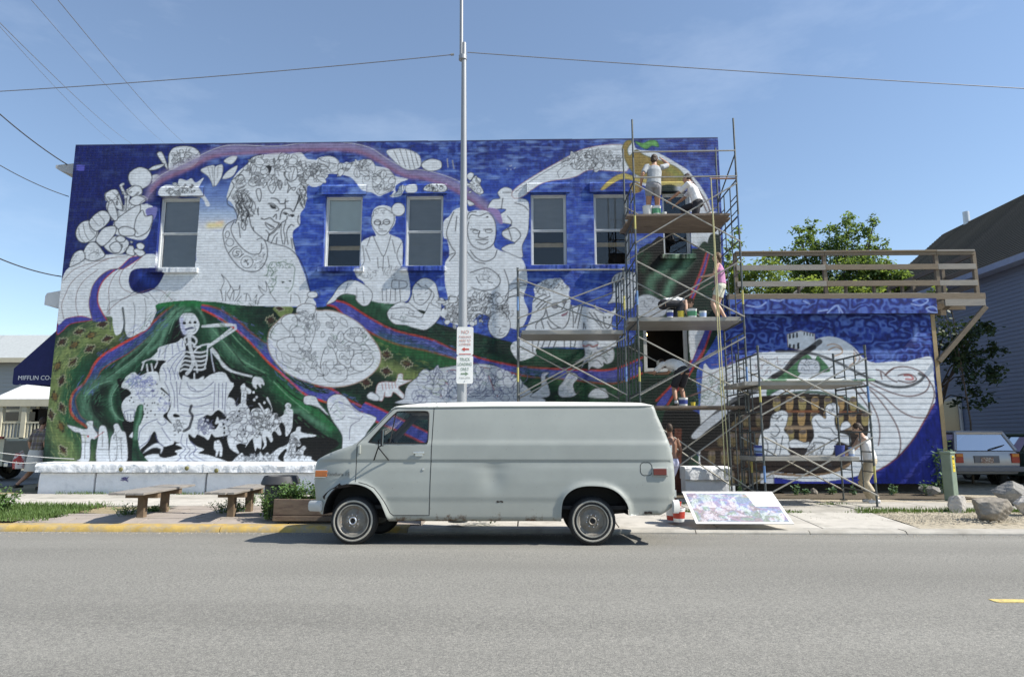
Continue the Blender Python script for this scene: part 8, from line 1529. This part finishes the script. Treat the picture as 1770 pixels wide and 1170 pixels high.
# ---- overhead wires
m_wire = mat('wire_black', (.03, .03, .032), .6, .1); m_wire2 = mat('wire_grey', (.16, .17, .2), .6, .1)
def wire(pts, r, label, m=m_wire, name='overhead_wire', sag=0):
    P_ = [Vector(p) for p in pts]; out_ = []
    for a, b in zip(P_[:-1], P_[1:]):
        for k in range(16): t = k/16; q = a.lerp(b, t); q.z -= sag*4*t*(1-t); out_.append(q)
    out_.append(P_[-1]); q = MB(); q.tube(out_, r, 5); o = q.build(name, m, None, True); return tag(o, label, 'wire', 'overhead wires')
wl = onY(-140, 166, 11.6); wire([wl, onY(782, 95, 11.0)], .009, 'street cable running left from the lamp post clamp', m_wire2, sag=.07)
wire([onY(808, 91, 11.0), onY(1960, 164, 11.5)], .009, 'street cable running right from the lamp post clamp', m_wire2, sag=.03)
ins = MB(); p1 = onY(779, 95, 11.0); ins.tube([p1, p1+np.array([.06, 0, .004])], .022, 8); tag(ins.build('cable_clamp', m_galp, None, True), 'small grey clamp where the street cable meets the lamp post', 'clamp')
for i, ((xa, ya), (xb, yb)) in enumerate((((-40, 0), (240, 256)), ((-70, -32), (206, 254)), ((40, -16), (296, 256)), ((90, -12), (330, 256)))):
    a = onY(xa, ya, 9.0); b = onY(xb, yb, 42); wire([a, b], .008 if i in (0, 3) else .006, 'power line crossing high above the corner towards the back of the roof', m_wire2, 'power_line', sag=.25)
cA = onY(122, 288, WY+.2)
for (xa, ya), (xb, yb), k in (((-60, 142), (118, 286), 1), ((-60, 248), (119, 340), 2), ((-60, 418), (106, 478), 3)):
    a = onY(xa, ya, 14.5); b = onY(xb, yb, WY+.15); wire([a, (min(b[0], BX0-.01), WY+.15, b[2])], .016 if k != 2 else .011, ['', 'thick service cable reaching the cornice end of the corner building', 'thin service cable reaching the corner building below the cornice', 'thick service cable reaching the lower corner of the building'][k], m_wire, 'service_cable', sag=.12)
m_wr = mat('rope_white', (.6, .6, .58), .8, .1, 30)
for i, ((xa, ya), (xb, yb), lb) in enumerate((((-30, 778), (128, 793), 'thin white rope stretched low across the corner, the upper one'), ((-30, 786), (64, 799), 'slack white rope drooping to the end of the white ledge'))):
    a = onY(xa, ya, 15.95); b = onY(xb, yb, 15.98); wire([a, b], .010, lb, m_wr, 'barrier_rope', sag=.03+.05*i)
# ------------------------------------------------------------------ trees
m_bark = mat('bark', (.10, .08, .06), .9, .3, 8, .01, 30)
def tree(label, base, h, lobes, n, leaf, m, seed, trunk=.16, name='leafy_tree', group='trees behind the annex'):
    r = random.Random(seed); root = thing(name, label, 'tree', base, group); B0 = Vector(base); q = MB(); top = B0+Vector((0, 0, h*.55)); q.tube([B0, B0.lerp(top, .5)+Vector((.1, 0, 0)), top], [trunk, trunk*.75, trunk*.5], 8)
    for c, rd in lobes: cc = Vector(c); s = B0+Vector((0, 0, h*r.uniform(.3, .5))); q.tube([s, s.lerp(cc, .5)+Vector((0, 0, .2)), cc], [trunk*.35, trunk*.2, .02], 6)
    q.build('trunk', m_bark, root, True); V = []; Fc = []; tot = sum(rd[0]*rd[1]*rd[2] for _, rd in lobes)
    for c, rd in lobes:
        k = int(n*rd[0]*rd[1]*rd[2]/tot); sub = []
        for _ in range(max(6, k//40)):
            d = Vector((r.gauss(0, 1), r.gauss(0, 1), r.gauss(0, 1))).normalized()*(r.random()**.45); sub.append((Vector(c)+Vector((d.x*rd[0], d.y*rd[1], d.z*rd[2])), r.uniform(.16, .30)*min(rd)))
        for i in range(k):
            cc, sr = sub[i % len(sub)]; p = cc+Vector((r.gauss(0, sr), r.gauss(0, sr), r.gauss(0, sr*.8))); d = Vector((r.gauss(0, 1), r.gauss(0, 1), r.gauss(-.45, .6))).normalized(); u = d.cross(Vector((r.gauss(0, .6), r.gauss(0, .6), 1))).normalized(); l = leaf*r.uniform(.6, 1.3); w = l*.36; o = len(V)
            V += [p, p+d*l*.5+u*w, p+d*l, p+d*l*.5-u*w]; Fc += [(o, o+1, o+2), (o, o+2, o+3)]
    me = bpy.data.meshes.new('crown'); me.from_pydata([tuple(v) for v in V], [], Fc); me.update(); put(me, 'crown', root, m); return root
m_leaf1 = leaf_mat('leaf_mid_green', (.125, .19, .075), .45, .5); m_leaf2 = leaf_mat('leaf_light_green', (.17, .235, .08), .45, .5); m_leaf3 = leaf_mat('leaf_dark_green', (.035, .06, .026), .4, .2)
def lob(lst, Y): return [((lambda q: (q[0], Y+random.uniform(-.6, .6), q[2]))(onY(x, y, Y)), (rx, rx, rz)) for x, y, rx, rz in lst]
TY_ = 27.0
tb_ = onY(1440, 600, TY_); tree('tall leafy tree with four pointed shoots above the deck railing', (tb_[0], TY_, .02), 9.5, lob([(1380, 392, .30, .45), (1384, 420, .38, .75), (1382, 446, .5, .6), (1407, 388, .28, .55), (1405, 420, .34, .8), (1406, 446, .5, .6), (1438, 398, .34, .55), (1460, 380, .34, .4), (1456, 402, .42, .6), (1440, 430, .62, .7), (1500, 388, .28, .45), (1494, 412, .42, .65), (1482, 438, .70, .6), (1520, 424, .36, .3), (1352, 445, .5, .5), (1400, 465, 1.0, .6), (1465, 470, 1.1, .7), (1430, 500, 1.5, .55)], TY_), 17000, .125, m_leaf1, 61)
tb_ = onY(1300, 600, 26); tree('pale green bush showing between the lower deck rails', (tb_[0], 25.5, .02), 6.6, lob([(1280, 490, .9, .7), (1310, 478, .9, .7), (1345, 490, .9, .6), (1262, 420, .35, .9), (1270, 470, .6, .8)], 25.5), 3800, .15, m_leaf2, 63, .1)
tb_ = onY(1525, 600, 27); tree('slim tree with thin foliage between the tall tree and the shingle roof', (tb_[0], 26.5, .02), 7.5, lob([(1520, 470, .6, .7), (1540, 480, .7, .6), (1500, 495, .8, .6), (1560, 500, .7, .5), (1590, 505, .6, .4)], 26.5), 4200, .17, m_leaf1, 65, .09)
tree('pale green hedge low behind the deck between the tall tree and the bush', (onY(1460, 600, 24.5)[0], 24.5, .02), 5.6, lob([(1400, 505, 1.0, .5), (1450, 505, 1.0, .5), (1490, 505, 1.0, .45), (1370, 505, .8, .5)], 24.5), 4200, .16, m_leaf2, 66, .08)
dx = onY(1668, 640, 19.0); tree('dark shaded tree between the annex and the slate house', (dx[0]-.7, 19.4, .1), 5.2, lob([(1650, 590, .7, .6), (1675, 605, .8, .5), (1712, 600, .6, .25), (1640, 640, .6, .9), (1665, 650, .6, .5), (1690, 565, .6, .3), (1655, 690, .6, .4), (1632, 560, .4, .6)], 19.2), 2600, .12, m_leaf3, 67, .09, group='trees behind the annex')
p = onY(1650, 470, 18.8); tree('thin sprig of leaves rising at the end of the deck', (p[0]-.35, 18.4, .1), 6.2, lob([(1630, 505, .25, .3), (1640, 520, .3, .3), (1700, 440, .001, .001)][:2], 18.4), 300, .13, m_leaf2, 68, .03)
